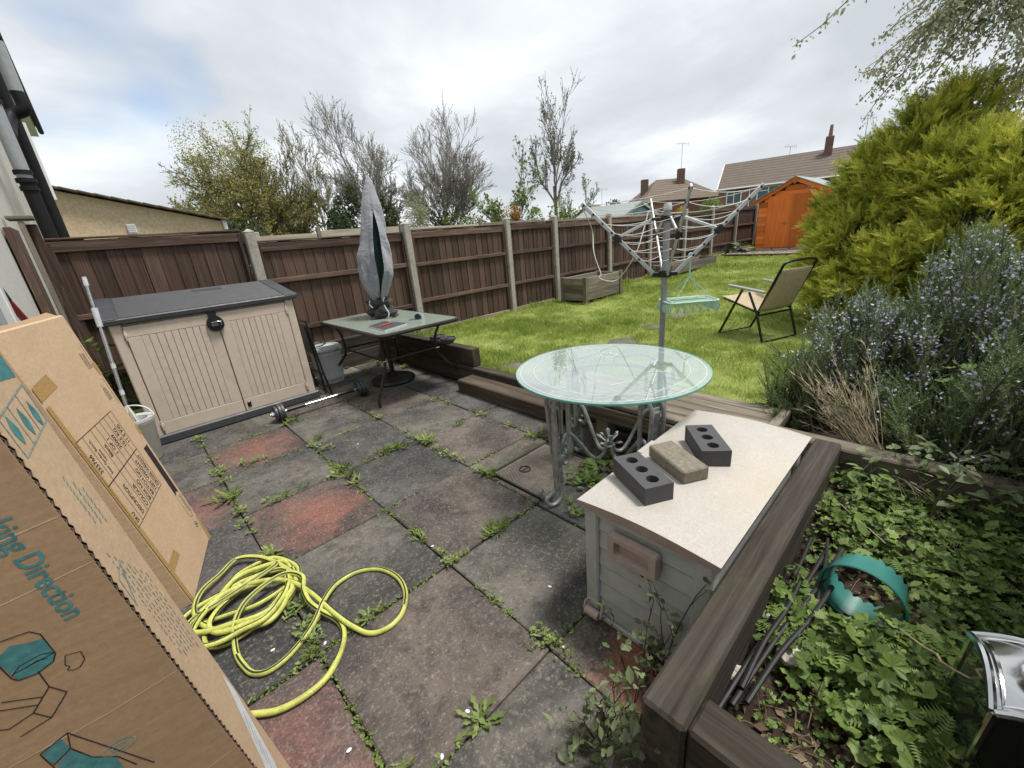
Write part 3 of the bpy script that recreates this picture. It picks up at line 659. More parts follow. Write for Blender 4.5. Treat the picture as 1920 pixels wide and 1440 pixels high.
q = MB(); q.tube([E0+fd*.36, E1+fd*.36], 0.10, 6); q.tube([vz(E0, ev)+fd*.1+rd*3.3, vz(E0, 0)+fd*.1+rd*3.3], 0.06, 6); q.tube([E0-rd*.22+fd*.3, vz(A0, 7.8)-rd*.22], 0.09, 4); q.build('gutter', M['whitepvc'], hb)
Mh = frame(vz(E0, 0), rd, Vector((0, 0, 1)), fd)
def window(par, Mh, x, z, w_, h_, div=2):
    q_ = MB(); q_.box((x, z, 0.0), (w_-.1, h_-.1, 0.06), Mh); g_ = q_.build('window', M['darkglass'], par)
    q_ = MB(); t_ = 0.11
    for c_, d_ in (((x, z+h_/2, .04), (w_, t_, .14)), ((x, z-h_/2, .04), (w_+.1, t_, .18)), ((x-w_/2, z, .04), (t_, h_, .14)), ((x+w_/2, z, .04), (t_, h_, .14))): q_.box(c_, d_, Mh)
    for k_ in range(1, div): q_.box((x-w_/2+w_*k_/div, z, .05), (.09, h_, .12), Mh)
    q_.box((x-w_/2+w_/div/2, z+h_*.22, .05), (w_/div, .08, .12), Mh)
    f_ = q_.build('frame', M['whitepvc']); setpar(f_, g_); return g_
for x, z, w_, h_ in ((1.7, 3.55, 1.5, 1.3), (5.2, 3.65, 2.2, 1.45), (9.3, 3.95, 1.7, 0.8), (12.5, 3.6, 1.8, 1.3), (3.0, 1.1, 2.0, 1.3), (7.0, 1.1, 2.2, 1.3)): window(hb, Mh, x, z, w_, h_)
cpos = A0+rd*10.3+fd*0.9; q = MB(); q.box((0, 0, 0), (0.75, 0.75, 2.6), frame(vz(cpos, 7.6), rd, fd, Vector((0, 0, 1))), bev=0.05); ch = q.build('chimney', M['stack'], hb)
q = MB(); q.cyl(vz(cpos, 8.9), vz(cpos, 10.0), 0.2, .15, n=8); pot = q.build('chimney_pot', M['brick']); setpar(pot, ch)
aerial(hb, vz(A0+rd*6.6-fd*2, 6.4), 2.4, .8); aerial(hb, vz(A1-rd*3.6, 7.5), 2.6)
# hipped house between the two
K0 = dep(1230, 350, 60); K1 = dep(1278, 341, 60); K0.z = K1.z = 7.4
hh2 = thing('hipped_house', 'house with hipped brown roof and two chimneys left of the brick house', 'house', (K0.x, K0.y, 0))
r2d = (K1-K0).normalized(); f2 = Vector((r2d.y, -r2d.x, 0)).normalized()
if f2.dot(CF) > 0: f2 = -f2
ev2 = 4.3; w2 = 4.6; c00 = vz(K0-r2d*3.6+f2*w2, ev2); c10 = vz(K1+r2d*4.2+f2*w2, ev2); c01 = vz(K0-r2d*3.6-f2*w2, ev2); c11 = vz(K1+r2d*4.2-f2*w2, ev2)
slope_obj('roof', c00, c10, K1, K0, M['roof_tan'], hh2); slope_obj('roof', c10, c11, K1, K1-r2d*.01, M['roof_tan'], hh2); slope_obj('roof', c01, c00, K0, K0-f2*.01, M['roof_tan'], hh2); slope_obj('roof', c11, c01, K0, K1, M['roof_tan'], hh2)
q = MB(); q.box((0, 0, 0), ((c10-c00).length-.6, w2*2-.6, ev2), frame(vz((c00+c11)/2, ev2/2), r2d, -f2, Vector((0, 0, 1)))); q.build('wall', M['brick'], hh2)
for pp, zz in ((K1-r2d*0.6+f2*1.0, 7.0), (K0-r2d*2.0+f2*0.8, 6.0)):
    q = MB(); q.box((0, 0, 0), (0.9, 0.8, 3.0), frame(vz(pp, zz), r2d, f2, Vector((0, 0, 1))), bev=0.06); q.build('chimney', M['stack'], hh2)
aerial(hh2, vz(K1-r2d*0.6+f2*1.0, 8.3), 3.3, 1.0)
# two lower roofs further left
G0 = dep(1103, 383, 62)
hh3 = thing('distant_bungalow', 'distant brown gable roof peeping between the shrubs and the airer', 'house', (G0.x, G0.y, 0))
rr = (CF*0.9+CR*.4); rr.z = 0; rr.normalize(); sd2 = Vector((rr.y, -rr.x, 0)).normalized(); gz1 = G0.z; e_ = gz1-2.6
for sgn in (-1, 1):
    a_, b_ = vz(G0+sd2*sgn*3.4, e_), vz(G0+rr*9+sd2*sgn*3.4, e_)
    slope_obj('roof', a_, b_, vz(G0+rr*9, gz1), vz(G0, gz1), M['roof_tan'], hh3)
q = MB(); q.prism([(-3.2, 0), (3.2, 0), (3.2, e_), (0, gz1-.2), (-3.2, e_)], sd2, (0, 0, 1), rr, 8.8, vz(G0, 0)+rr*.1); q.build('wall', M['tan_render'], hh3)
aerial(hh3, vz(G0+rr*4+sd2*1.2, gz1-.5), 2.6)

# ------------------------------------------------------------------ sheds
M['orange'] = wood('orange_stain', [(0.48, 0.115, 0.018), (0.64, 0.165, 0.028), (0.72, 0.215, 0.045)], 'Z', 0.6, 0.65, bstr=0.3)
M['orange_x'] = wood('orange_stain_y', [(0.48, 0.115, 0.018), (0.64, 0.165, 0.028), (0.72, 0.215, 0.045)], 'Y', 0.6, 0.65, bstr=0.3)
SX = 14.6; sy0, sy1 = 4.46, 2.55; ym = 3.60; sz0, sze, szt = 0.42, 1.78, 2.23
sh = thing('orange_shed', 'bright orange timber shed with double door and shiplap cladding', 'shed', (SX, ym, 0.35))
def gable_top(y): return sze+(szt-sze)*(1-abs(y-ym)/(sy0-ym)) if y > ym else sze+(szt-sze)*(1-abs(y-ym)/(ym-sy1))
nb = 14; bh = (szt-sz0)/nb
for k in range(nb):
    z0 = sz0+k*bh; z1 = z0+bh*1.08
    ya, yb = sy0, sy1
    if z1 > sze:
        f_ = min(1, (z1-sze)/(szt-sze)); ya = sy0+(ym-sy0)*f_; yb = sy1+(ym-sy1)*f_
    if ya-yb < 0.08: continue
    q = MB(); q.box((0, 0, 0), (0.022, ya-yb, bh*1.06), Matrix.Translation((SX-0.012, (ya+yb)/2, z0+bh/2)) @ Matrix.Rotation(0.10, 4, 'Y')); q.build('cladding_board', M['orange_x'], sh)
for k, (ya, yb) in enumerate(((4.22, 3.63), (3.62, 2.95))):
    q = MB(); q.box((0, 0, 0), (0.03, ya-yb, 1.42), bev=0.004); o = q.build('door', M['orange']); setpar(o, sh, True); o.location = (SX-0.045, (ya+yb)/2, sz0+0.73)
    if k == 0:
        q = MB(); q.cyl((SX-.07, 3.70, 1.12), (SX-.12, 3.70, 1.12), .014); q.cyl((SX-.11, 3.70, 1.12), (SX-.11, 3.80, 1.12), .012); hd_ = q.build('handle', M['aerial']); setpar(hd_, o, True)
q = MB(); q.box((SX-.05, 3.62, sz0+.74), (0.035, 0.05, 1.4), bev=.004); q.build('cover_strip', M['orange'], sh)
for a_, b_ in (((sy0+.12, sze-.08), (ym, szt+.02)), ((ym, szt+.02), (sy1-.12, sze-.08))):
    q = MB(); A_ = Vector((SX-.07, a_[0], a_[1])); B_ = Vector((SX-.07, b_[0], b_[1])); d_ = (B_-A_); q.box((0, 0, 0), (0.025, d_.length, 0.10), frame((A_+B_)/2, Vector((1, 0, 0)), d_.normalized(), Vector((1, 0, 0)).cross(d_.normalized())), bev=.003); q.build('barge_board', M['orange_x'], sh)
q = MB(); q.prism([(0, .11), (.09, 0), (0, -.12), (-.09, 0)], (0, 1, 0), (0, 0, 1), (-1, 0, 0), .02, (SX-.085, ym, szt+.0)); q.build('finial', M['orange'], sh)
for a_, b_ in (((sy0+.14, sze-.03), (ym, szt+.075)), ((ym, szt+.075), (sy1-.14, sze-.03))):
    q = MB(); q.prism([(a_[0], a_[1]), (b_[0], b_[1]), (b_[0], b_[1]+.02), (a_[0], a_[1]+.02)], (0, 1, 0), (0, 0, 1), (1, 0, 0), 2.6, (SX-.12, 0, 0)); q.build('roof', M['roof_felt'], sh)
q = MB(); q.box((SX+1.2, sy0-.03, (sz0+sze)/2), (2.4, .03, sze-sz0)); q.box((SX+1.2, sy1+.03, (sz0+sze)/2), (2.4, .03, sze-sz0)); q.build('side_wall', M['orange_x'], sh)
q = MB()
for yy in (4.2, 3.75, 3.3, 2.85): q.box((SX+.05, yy, .385), (.3, .42, .07), bev=.006)
q.build('base_slab', M['concrete'], sh)
# teal shed over the fence
M['teal_wood'] = wood('teal_painted_wood', [(0.17, 0.26, 0.26), (0.22, 0.32, 0.315), (0.28, 0.39, 0.38)], 'X', 0.4, 0.7, bstr=0.2)
T0 = gy(1200, 380, 9.5); ts = thing('teal_shed', 'teal painted garden shed with grey felt roof behind the fence', 'shed', (T0.x, 9.5, 0))
tz = T0.z; hw = 1.45
for k in range(12):
    z0 = tz-0.12-k*0.14; hwk = min(hw, (tz-z0+.02)*2.6)
    q = MB(); q.box((0, 0, 0), (2*hwk, .02, .15), Matrix.Translation((T0.x, 9.5, z0)) @ Matrix.Rotation(-.1, 4, 'X')); q.build('cladding_board', M['teal_wood'], ts)
for sg in (-1, 1):
    q = MB(); q.prism([(0, tz+.03), (sg*(hw+.15), tz-.58), (sg*(hw+.15), tz-.54), (0, tz+.07)], (1, 0, 0), (0, 0, 1), (0, 1, 0), 2.6, (T0.x, 9.4, 0)); q.build('roof', M['roof_felt'], ts)
    q = MB(); A_ = Vector((T0.x, 9.38, tz+.01)); B_ = Vector((T0.x+sg*(hw+.15), 9.38, tz-.60)); d_ = B_-A_; q.box((0, 0, 0), (d_.length, .03, .10), frame((A_+B_)/2, d_.normalized(), Vector((0, 1, 0)), d_.normalized().cross(Vector((0, 1, 0))))); q.build('barge_board', M['teal_wood'], ts)
# gravel patch in front of the shed with a thin edging
q = MB(); n = 26
V = [(SX-0.02, 4.9), (SX-0.02, 1.2)] + [(13.3-0.25*math.sin(i/9*PI), 1.2+i*(3.7/9)) for i in range(10)]
q.prism(V, (1, 0, 0), (0, 1, 0), (0, 0, 1), 0.02, (0, 0, 0.345)); tag(q.build('gravel_patch', M['gravel']), kind='structure')
rng = np.random.default_rng(3); P = []
while len(P) < 4000:
    x, y = rng.uniform(13.1, 14.55), rng.uniform(1.3, 4.9)
    if x > 13.3-0.25*math.sin(min(1, max(0, (y-1.2)/3.7))*PI)+.03: P.append((x, y, 0.366))
P = np.array(P); oct_v = np.array([(1, 0, 0), (-1, 0, 0), (0, 1, 0), (0, -1, 0), (0, 0, .7), (0, 0, -.7)], float); oct_t = np.array([(0, 2, 4), (2, 1, 4), (1, 3, 4), (3, 0, 4)])
V_, T_, ti = scatter([(oct_v, oct_t)], P, basis_from(rng.normal(size=(len(P), 3))*.3+(0, 0, 1), rng.normal(size=(len(P), 3))), rng.uniform(.012, .028, len(P)), np.zeros(len(P), int), rng.random(len(P)))
M['pebble'] = leafmat('pebbles', (0.16, 0.12, 0.09), (0.33, 0.28, 0.22), (0.52, 0.47, 0.40), 0.9, 0)
tag(arr_mesh('gravel', V_, T_, M['pebble'], None, ti), 'loose pale gravel in front of the orange shed', 'gravel', kind='stuff')
q = MB(); q.tube([(13.28-0.25*math.sin(i/18*PI), 1.2+i*(3.75/18), .365) for i in range(19)], .022, 6); tag(q.build('lawn_edging', M['sleeper_y']), 'thin dark edging strip between lawn and gravel', 'edging')
# stack of curved roof tiles by the fence
M['greytile'] = plain('grey_clay_tile', (0.13, 0.12, 0.11), 0.85, 0, 0.25, 20, .3)
bp = gy(1372, 462, 4.75); st = gz(1372, 478, .30)
for k in range(7):
    q = MB(); n = 8; r0 = .16
    prof = [(r0*math.cos(PI*i/n), r0*.55*math.sin(PI*i/n)) for i in range(n+1)]; inn = [(a*.86, b*.86) for a, b in prof[::-1]]
    q.prism(prof+inn, (0, 1, 0), (0, 0, 1), (1, 0, 0), .36, (0, 0, 0)); o = q.build('roof_tile', M['greytile'])
    o.location = (st.x-.2+random.uniform(-.03, .03), st.y+(0.0 if k < 5 else -.34)+random.uniform(-.02, .02), lawn_z(st.x, st.y)+.0+(k if k < 5 else k-5)*.055); o.rotation_euler = (0, 0, random.uniform(-.1, .1))
    tag(o, 'curved grey roof tile in the pile by the fence near the shed', 'roof tile', 'pile of spare roof tiles')
# ------------------------------------------------------------------ cardboard boxes
def card_mat(name, col):
    m_, t, b, o = new_mat(name); v = coords(t); n = noi(t, v, 90, 5, 0.7); f = noi(t, coords(t, (3, 3, 160)), 1.5, 3); d = noi(t, v, 4, 5, 0.6)
    c = ramp(t, n, [(0.3, [q*0.86 for q in col]), (0.7, [q*1.08 for q in col])]).outputs[0]
    c = mixc(t, ramp(t, d, [(0.45, 0.0), (0.7, 0.3)]).outputs[0], c, [q*0.75 for q in col]); LK(t, c, b.inputs['Base Color'])
    b.inputs['Roughness'].default_value = 0.8; b.inputs['Specular IOR Level'].default_value = 0.25
    ad_ = N(t, 'ShaderNodeMath', operation='ADD'); LK(t, noi(t, coords(t, (1.2, 9, 9)), 2.2, 3), ad_.inputs[0]); LK(t, d, ad_.inputs[1]); bump(t, b, ad_.outputs[0], 0.35, 0.006); return m_
M['card'] = card_mat('cardboard', (0.55, 0.395, 0.255)); M['card2'] = card_mat('cardboard_shaded', (0.36, 0.24, 0.145))  # second tone: same board, the front face's shade put into its colour
M['ink'] = plain('black_ink', (0.018, 0.013, 0.014), 0.7, bstr=0); M['tealink'] = plain('teal_ink', (0.055, 0.20, 0.215), 0.7, var=0.35, scale=60, bstr=0)
M['tealfade'] = plain('faded_teal_ink', (0.20, 0.30, 0.28), 0.75, var=0.4, scale=120, bstr=0)
M['flute_shade'] = plain('corrugated_core', (0.045, 0.03, 0.028), 0.95)  # near-black so the shade between the flutes sits in the colour
def tape_mat():
    m_, t, b, o = new_mat('parcel_tape'); b.inputs['Base Color'].default_value = (0.42, 0.26, 0.10, 1); b.inputs['Roughness'].default_value = 0.22
    bump(t, b, noi(t, coords(t, (1, 1, 3)), 24, 3, .5, 1.5), .5, .004); return m_
M['tape'] = tape_mat(); M['label'] = plain('paper_label', (0.72, 0.74, 0.78), 0.35, var=0.06, bstr=0.1)

# tall flat box with the printed shipping table
a, l = 0.263, 0.147
BW = Vector((math.sin(a), math.cos(a), 0)); BN0 = Vector((math.cos(a), -math.sin(a), 0)); BU = Vector((0, 0, math.cos(l)))-BN0*math.sin(l); BN = BW.cross(BU); BL = Vector((-0.142, 2.025, 0))
bw, bh_, bt_ = 0.525, 1.249, 0.105
bxB = thing('flat_box', 'tall flat cardboard box with printed shipping table leaning on the white wall', 'box', BL)
FB = frame(BL, BW, BU, BN)
q = MB(); q.box((bw/2, bh_/2, -bt_/2), (bw, bh_, bt_), FB, bev=0.006)
body = q.build('carton', M['card'], bxB)
fp = lambda s, t, h=0.0008: FB @ Vector((s, t, h))
def strip(mb, s0, t0, s1, t1, w_, h=0.0008, F_=None):
    F_ = F_ or FB; d = Vector((s1-s0, t1-t0, 0)); n_ = Vector((-d.y, d.x, 0)).normalized()*w_/2
    P_ = [Vector((s0, t0, h))+n_, Vector((s0, t0, h))-n_, Vector((s1, t1, h))-n_, Vector((s1, t1, h))+n_]; mb.add([F_ @ p_ for p_ in P_], [(0, 1, 2, 3)])
q = MB(); s0, s1, t0, t1, tm = 0.012, 0.385, 0.430, 0.830, 0.633
rows = [0.012, 0.072, 0.150, 0.200, 0.248, 0.296, 0.342, 0.385]
for s in rows: strip(q, s, t0, s, t1, 0.0022)
for t in (t0, t1): strip(q, s0-.001, t, s1+.001, t, 0.0028)
strip(q, s0, tm, s1, tm, 0.0045)
q.build('table_lines', M['ink'], bxB)
for k, (lab, val) in enumerate((('SKU', '333766'), ('DESCRIPTION', 'Steel Garden Bench,\nLattice'), ('COLOUR', 'Black'), ('BOX NO', '1 OF 1'), ('BATCH NO', '25009'), ('NET WEIGHT', '10.5 KG'), ('GROSS WEIGHT', '11.5 KG'))):
    s = (rows[k]+rows[k+1])/2-.001; sz = 0.031
    text_obj('table_text', lab, sz, fp(s+0.010, t0+0.012), BU, -BW, M['ink'], bxB, bold=0.0005, squeeze=0.76 if k in (1, 6) else 0.88)
    if k == 1: text_obj('table_text', val, 0.021, fp(s-0.006, tm+0.095), BU, -BW, M['ink'], bxB, 'CENTER', bold=0.0002, squeeze=.9)
    else: text_obj('table_text', val, sz, fp(s+0.010, tm+0.090), BU, -BW, M['ink'], bxB, 'CENTER', bold=0.0005, squeeze=.9)
# fine print too small to read: rows of short dashes
random.seed(8); q = MB()
for sa, ta, tb, nl in ((0.500, 0.995, 1.115, 1), (0.478, 1.015, 1.10, 5), (0.500, 0.83, 0.955, 1), (0.470, 0.865, 0.945, 4), (0.487, 0.20, 0.325, 2)):
    for j in range(nl):
        t = ta
        while t < tb-random.uniform(0, .03)*(nl > 1):
            d = random.uniform(.004, .011); strip(q, sa-j*.0095, t, sa-j*.0095, t+d, .0034); t += d+.0025
tag(q.build('fine_print', M['ink'], bxB), kind='stuff')
q = MB(); q.add([fp(.447, .605), fp(.498, .605), fp(.498, .318), fp(.4725, .335), fp(.447, .318)], [(4, 3, 2, 1, 0)]); q.build('ribbon_print', M['ink'], bxB)
q = MB(); 
for A_, B_ in (((.448, .315), (.448, .190)), ((.448, .190), (.472, .172)), ((.472, .172), (.498, .190)), ((.498, .190), (.498, .315))): strip(q, A_[0], A_[1], B_[0], B_[1], .002)
for rr_ in (.016,):
    for i in range(14): strip(q, .462+rr_*math.cos(i*PI/7), .128+rr_*math.sin(i*PI/7), .462+rr_*math.cos((i+1)*PI/7), .128+rr_*math.sin((i+1)*PI/7), .0026)
for i in range(3): strip(q, .462, .128, .462+.011*math.cos(i*2.1), .128+.011*math.sin(i*2.1), .005)
q.build('print_marks', M['ink'], bxB)
def patch(name, pts, mat, par, F_=None, h=0.0006):
    q_ = MB(); q_.add([(F_ or FB) @ Vector((p_[0], p_[1], h)) for p_ in pts], [tuple(range(len(pts)))]); return q_.build(name, mat, par)
patch('tape', [(0, 1.0), (0, 1.055), (.128, 1.075), (.145, 1.018)], M['tape'], bxB)
patch('tape', [(0, .170), (0, .217), (.128, .220), (.148, .172)], M['tape'], bxB)
patch('tape', [(0, 0), (.026, 0), (.026, .98), (0, .98)], M['tape'], bxB, h=.0004)
patch('tape', [(.497, .97), (.525, .97), (.525, 1.03), (.490, 1.03)], M['tape'], bxB)
patch('tape', [(.50, .66), (.525, .66), (.525, .72), (.50, .70)], M['tape'], bxB)
patch('tape', [(.48, .0), (.525, .0), (.525, .16), (.508, .15)], M['tape'], bxB, h=.0004)
# curled flaps at the top
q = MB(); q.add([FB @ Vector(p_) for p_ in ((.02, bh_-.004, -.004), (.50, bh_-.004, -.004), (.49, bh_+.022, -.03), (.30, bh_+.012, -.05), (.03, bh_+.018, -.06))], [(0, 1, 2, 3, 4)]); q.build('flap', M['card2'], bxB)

# large near box: dark open-flap face, narrow side with faded stamps
a, l, AT = 0.15, 0.107, 0.161
AW = Vector((math.sin(a), math.cos(a), 0)); AN0 = Vector((math.cos(a), -math.sin(a), 0)); AU = Vector((0, 0, math.cos(l)))-AN0*math.sin(l); AN = AW.cross(AU); AG2 = Vector((-0.019, 0.994, 0)); AG1 = AG2-AW*AT
bxA = thing('packing_box', 'big cardboard box with packing direction drawings standing nearest the hose', 'box', AG1)
AH, AD = 1.40, 0.42
FA = frame(AG1, AW, AU, AN)                # narrow face: s along AW, t up
FD = frame(AG1, -AN, AU, -AW)              # dark face: d away from the corner edge, t up, normal towards the lens side
q = MB(); q.box((AT/2+.009, AH/2, -AD/2), (AT-.018, AH, AD), FA, bev=0.004); q.build('carton', M['card'], bxA)
q = MB(); n = 40; V = []; F_ = []
for i in range(n+1):
    t = AH*i/n; w_ = 0.0016*mnoise.noise((t*6, 0, 2))
    for dd in (-.001+w_, AD): V.append(FD @ Vector((dd, t, 0.0)))
    for dd in (-.001+w_, AD): V.append(FD @ Vector((dd, t, -0.0015)))
for i in range(n): b_ = i*4; F_ += [(b_, b_+1, b_+5, b_+4), (b_+2, b_+6, b_+7, b_+3), (b_, b_+4, b_+6, b_+2)]
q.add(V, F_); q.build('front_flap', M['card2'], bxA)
# corrugated core seen along the cut edge: two zigzag rows between three liners, their shade painted dark
q = MB()
for r_, (h0, h1) in enumerate(((-.0022, -.0090), (-.0108, -.0176))):
    k = 0; t = 0.0
    while t < AH:
        a_, b_ = (h0, h1) if k % 2 == 0 else (h1, h0)
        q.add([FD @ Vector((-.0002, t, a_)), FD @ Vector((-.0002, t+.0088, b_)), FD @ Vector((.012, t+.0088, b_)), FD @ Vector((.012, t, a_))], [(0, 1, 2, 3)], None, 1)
        q.add([FD @ Vector((-.0006, t-.0007, a_)), FD @ Vector((-.0006, t+.0007, a_)), FD @ Vector((-.0006, t+.0096, b_)), FD @ Vector((-.0006, t+.0080, b_))], [(0, 1, 2, 3)])
        k += 1; t += .0088
q.build('corrugated_edge', [M['card2'], M['flute_shade']], bxA)
q = MB(); q.add([FD @ Vector(p_) for p_ in ((.003, 0, -.0017), (.003, AH, -.0017), (.003, AH, -.0180), (.003, 0, -.0180))], [(0, 1, 2, 3)]); q.build('corrugated_core', M['flute_shade'], bxA)  # dark sheet added behind the zigzag as the shade of the gap
text_obj('print_text', 'Packing Direction', 0.040, FD @ Vector((.066, .893, .0006)), -AU, AN, M['tealink'], bxA, 'RIGHT', bold=.0006, squeeze=.84)
def poly_lines(nm, segs, F_, w_, mat, par, h=.0007):
    q_ = MB()
    for pts in segs:
        for p_, r_ in zip(pts[:-1], pts[1:]): strip(q_, p_[0], p_[1], r_[0], r_[1], w_, h, F_)
    return q_.build(nm, mat, par)
# pictogram: rolled mattress on a bed frame, arrow, and a carton
roll = [(.150, .905), (.140, .912), (.103, .905), (.096, .893), (.098, .850), (.106, .838), (.128, .832), (.146, .836), (.150, .845)]
patch('roll_print', [(.150, .892), (.140, .890), (.128, .897), (.112, .888), (.098, .884), (.098, .850), (.106, .838), (.128, .832), (.146, .836)], M['tealink'], bxA, FD)
poly_lines('roll_outline', [roll+[roll[0]], [(.146+.0*i, .85) for i in range(1)]+[(.098, .852), (.110, .860), (.135, .858), (.148, .848)], [(.108, .848), (.118, .853), (.132, .850)],
           [(.125, .835), (.128, .800), (.160, .770), (.190, .765), (.225, .800), (.190, .850)], [(.128, .800), (.118, .775), (.150, .745), (.188, .742)], [(.160, .770), (.150, .745)], [(.140, .788), (.175, .815)], [(.150, .779), (.185, .805)]], FD, .0016, M['ink'], bxA)
poly_lines('arrow_print', [[(.088, .806), (.078, .815), (.076, .832), (.092, .838), (.099, .822), (.096, .815), (.101, .812), (.096, .806), (.088, .806)]], FD, .0012, M['ink'], bxA)
patch('carton_print', [(.186, .690), (.160, .698), (.160, .672), (.186, .660)], M['tealink'], bxA, FD)
patch('carton_print', [(.184, .655), (.162, .668), (.150, .630), (.130, .600), (.135, .545), (.190, .545)], M['tealink'], bxA, FD)
poly_lines('carton_outline', [[(.188, .692), (.150, .702), (.100, .540)], [(.188, .692), (.188, .545)], [(.186, .658), (.160, .671), (.150, .702)], [(.160, .671), (.150, .630), (.128, .600), (.118, .560)]], FD, .0017, M['ink'], bxA)
poly_lines('oval_stamp', [[(.118+.022*math.cos(i*PI/9), .618+.013*math.sin(i*PI/9)) for i in range(19)], [(.118+.010*math.cos(i*PI/6), .618+.006*math.sin(i*PI/6)) for i in range(13)]], FD, .0022, M['tealfade'], bxA)
for t in (.70, .97, 1.06, .45): poly_lines('crease', [[(.0, t), (.10, t-.006), (.30, t+.004)]], FD, .0022, M['card'], bxA, .0004)
# stamps on the narrow side
patch('teal_label', [(.040, 1.262), (.155, 1.250), (.155, 1.30), (.040, 1.34)], M['tealink'], bxA, FA)
poly_lines('crate_stamp', [[(.030, 1.215), (.156, 1.236), (.156, 1.17), (.030, 1.15), (.030, 1.215)], [(.072, 1.222), (.072, 1.156)], [(.115, 1.229), (.115, 1.163)]], FA, .0024, M['tealfade'], bxA)
for c_ in (.050, .093, .135): patch('stamp_blot', [(c_+.010*math.cos(i*PI/4), 1.188+.020*math.sin(i*PI/4)*(1+.3*math.cos(i*3))) for i in range(8)], M['tealink'], bxA, FA)
poly_lines('triangle_stamp', [[(.072, .918), (.030, .905), (.026, .845), (.072, .918)], [(.060, .905), (.036, .865)]], FA, .0022, M['tealfade'], bxA)
random.seed(12); q = MB()
for j in range(7):
    s = .05+.013*j; t = .95-.018*j
    while t > .69-.01*j:
        d = random.uniform(.006, .016); strip(q, s, t, s+random.uniform(-.002, .002), t-d, .0022, .0007, FA); t -= d+random.uniform(.002, .01)
for j in range(3):
    s = .085+.018*j; t = 1.09-.02*j
    while t > 1.0-.01*j: d = random.uniform(.006, .012); strip(q, s, t, s-.004, t-d, .0034, .0007, FA); t -= d+.003
tag(q.build('faded_print', M['tealfade'], bxA), kind='stuff')
patch('shipping_label', [(.142, .512), (.128, .470), (.050, .300), (.020, .27), (.020, .12), (.10, .22), (.150, .44)], M['label'], bxA, FA)
for j in range(5): poly_lines('label_line', [[(.120-.006*j, .40-.03*j), (.085-.006*j, .36-.03*j)]], FA, .0014, M['ink'], bxA, .001)

# ------------------------------------------------------------------ beige storage box
M['beige'] = plain('beige_plastic', (0.58, 0.49, 0.40), 0.5, 0, 0.05, 25, 0.05, dirt=0.35, dirtcol=(0.33, 0.29, 0.22))
M['char'] = plain('charcoal_plastic', (0.055, 0.057, 0.065), 0.5, 0, 0.12, 25, 0.08, dirt=0.25, dirtcol=(0.12, 0.12, 0.12))
M['groove'] = plain('beige_groove', (0.33, 0.265, 0.20), 0.6)
M['black'] = plain('black_plastic', (0.012, 0.012, 0.013), 0.4, 0, 0.2, 30, 0.05)
X0, X1, Y0, Y1 = -0.105, 1.195, 4.318, 5.03
sb = thing('storage_box', 'beige plastic garden storage box with charcoal lid against the fence', 'storage box', (0.55, 4.67, 0))
q = MB(); zf, zb = 1.0, 1.10
def sidepoly(mb, x0, x1): mb.prism([(Y0+.03, .06), (Y1, .06), (Y1, zb), (Y0+.03, zf)], (0, 1, 0), (0, 0, 1), (1, 0, 0), x1-x0, (x0, 0, 0))
sidepoly(q, X0+.02, X1-.02); q.build('carcass', M['beige'], sb)
q = MB(); q.box(((X0+X1)/2, (Y0+Y1)/2-.01, .04), (X1-X0+.06, Y1-Y0+.05, .08), bev=.012); q.build('base', M['char'], sb)
for xx in (X0+.035, X1-.035):
    q = MB(); q.box((xx, Y0+.015, .54), (.07, .05, .94), bev=.008); q.build('corner_post', M['beige'], sb)
XM = 0.566
for dx0, dx1, hs in ((X0+.075, XM-.004, -1), (XM+.004, X1-.075, 1)):
    q = MB(); w_ = dx1-dx0
    for c_, d_ in ((((dx0+dx1)/2, Y0, .135), (w_, .03, .11)), (((dx0+dx1)/2, Y0, .945), (w_, .03, .085))): q.box(c_, d_, bev=.003)
    st_ = .085
    for cx_ in (dx0+st_/2, dx1-st_/2): q.box((cx_, Y0, .546), (st_, .0298, .71), bev=.003)
    dr = q.build('door', M['beige'], sb)
    n = 9 if hs < 0 else 8; pw = (w_-2*st_)/n
    for i in range(n):
        q = MB(); q.box((0, 0, 0), (pw-.003, .0292, .7095), bev=.0015); o = q.build('plank', M['beige']); setpar(o, dr); o.location = (dx0+st_+pw*(i+.5), Y0+.0005, .546)
    q = MB(); q.box(((dx0+dx1)/2, Y0+.016, .54), (w_-.02, .006, .80)); o = q.build('backing', M['groove']); setpar(o, dr)
    hx = dx0 if hs < 0 else dx1
    for zz in (.16, .92):
        q = MB(); q.box((hx, Y0-.012, zz), (.018, .03, .045), bev=.004); q.cyl((hx, Y0-.02, zz-.04), (hx, Y0-.02, zz+.04), .007, n=8); o = q.build('hinge', M['beige']); setpar(o, dr)
q = MB(); q.box((XM+.04, Y0-.017, .135), (.03, .012, .05), bev=.004); q.build('catch', M['black'], sb)
q = MB(); lz0, lz1 = 1.035, 1.145
lidM = frame(Vector(((X0+X1)/2, (Y0+Y1)/2, (lz0+lz1)/2)), Vector((1, 0, 0)), Vector((0, Y1-Y0, lz1-lz0)).normalized(), Vector((0, -(lz1-lz0), Y1-Y0)).normalized())
LW, LD = X1-X0+.09, .80
q.box((0, 0, 0), (LW, LD, .045), lidM, bev=.008)
for sx in (-1, 1): q.box((sx*(LW/2-.055), 0, .024), (.105, LD-.004, .008), lidM, bev=.003)
lid = q.build('lid', M['char'], sb)
for k in range(20):
    q = MB(); q.box((0, -LD/2+.035+k*.0375, .0235), (LW-.235, .026, .010), lidM, bev=.002); o = q.build('lid_rib', M['char']); setpar(o, lid)
q = MB(); q.box((.1, .24, .028), (.24, .09, .004), lidM); o = q.build('nameplate', M['char']); setpar(o, lid)
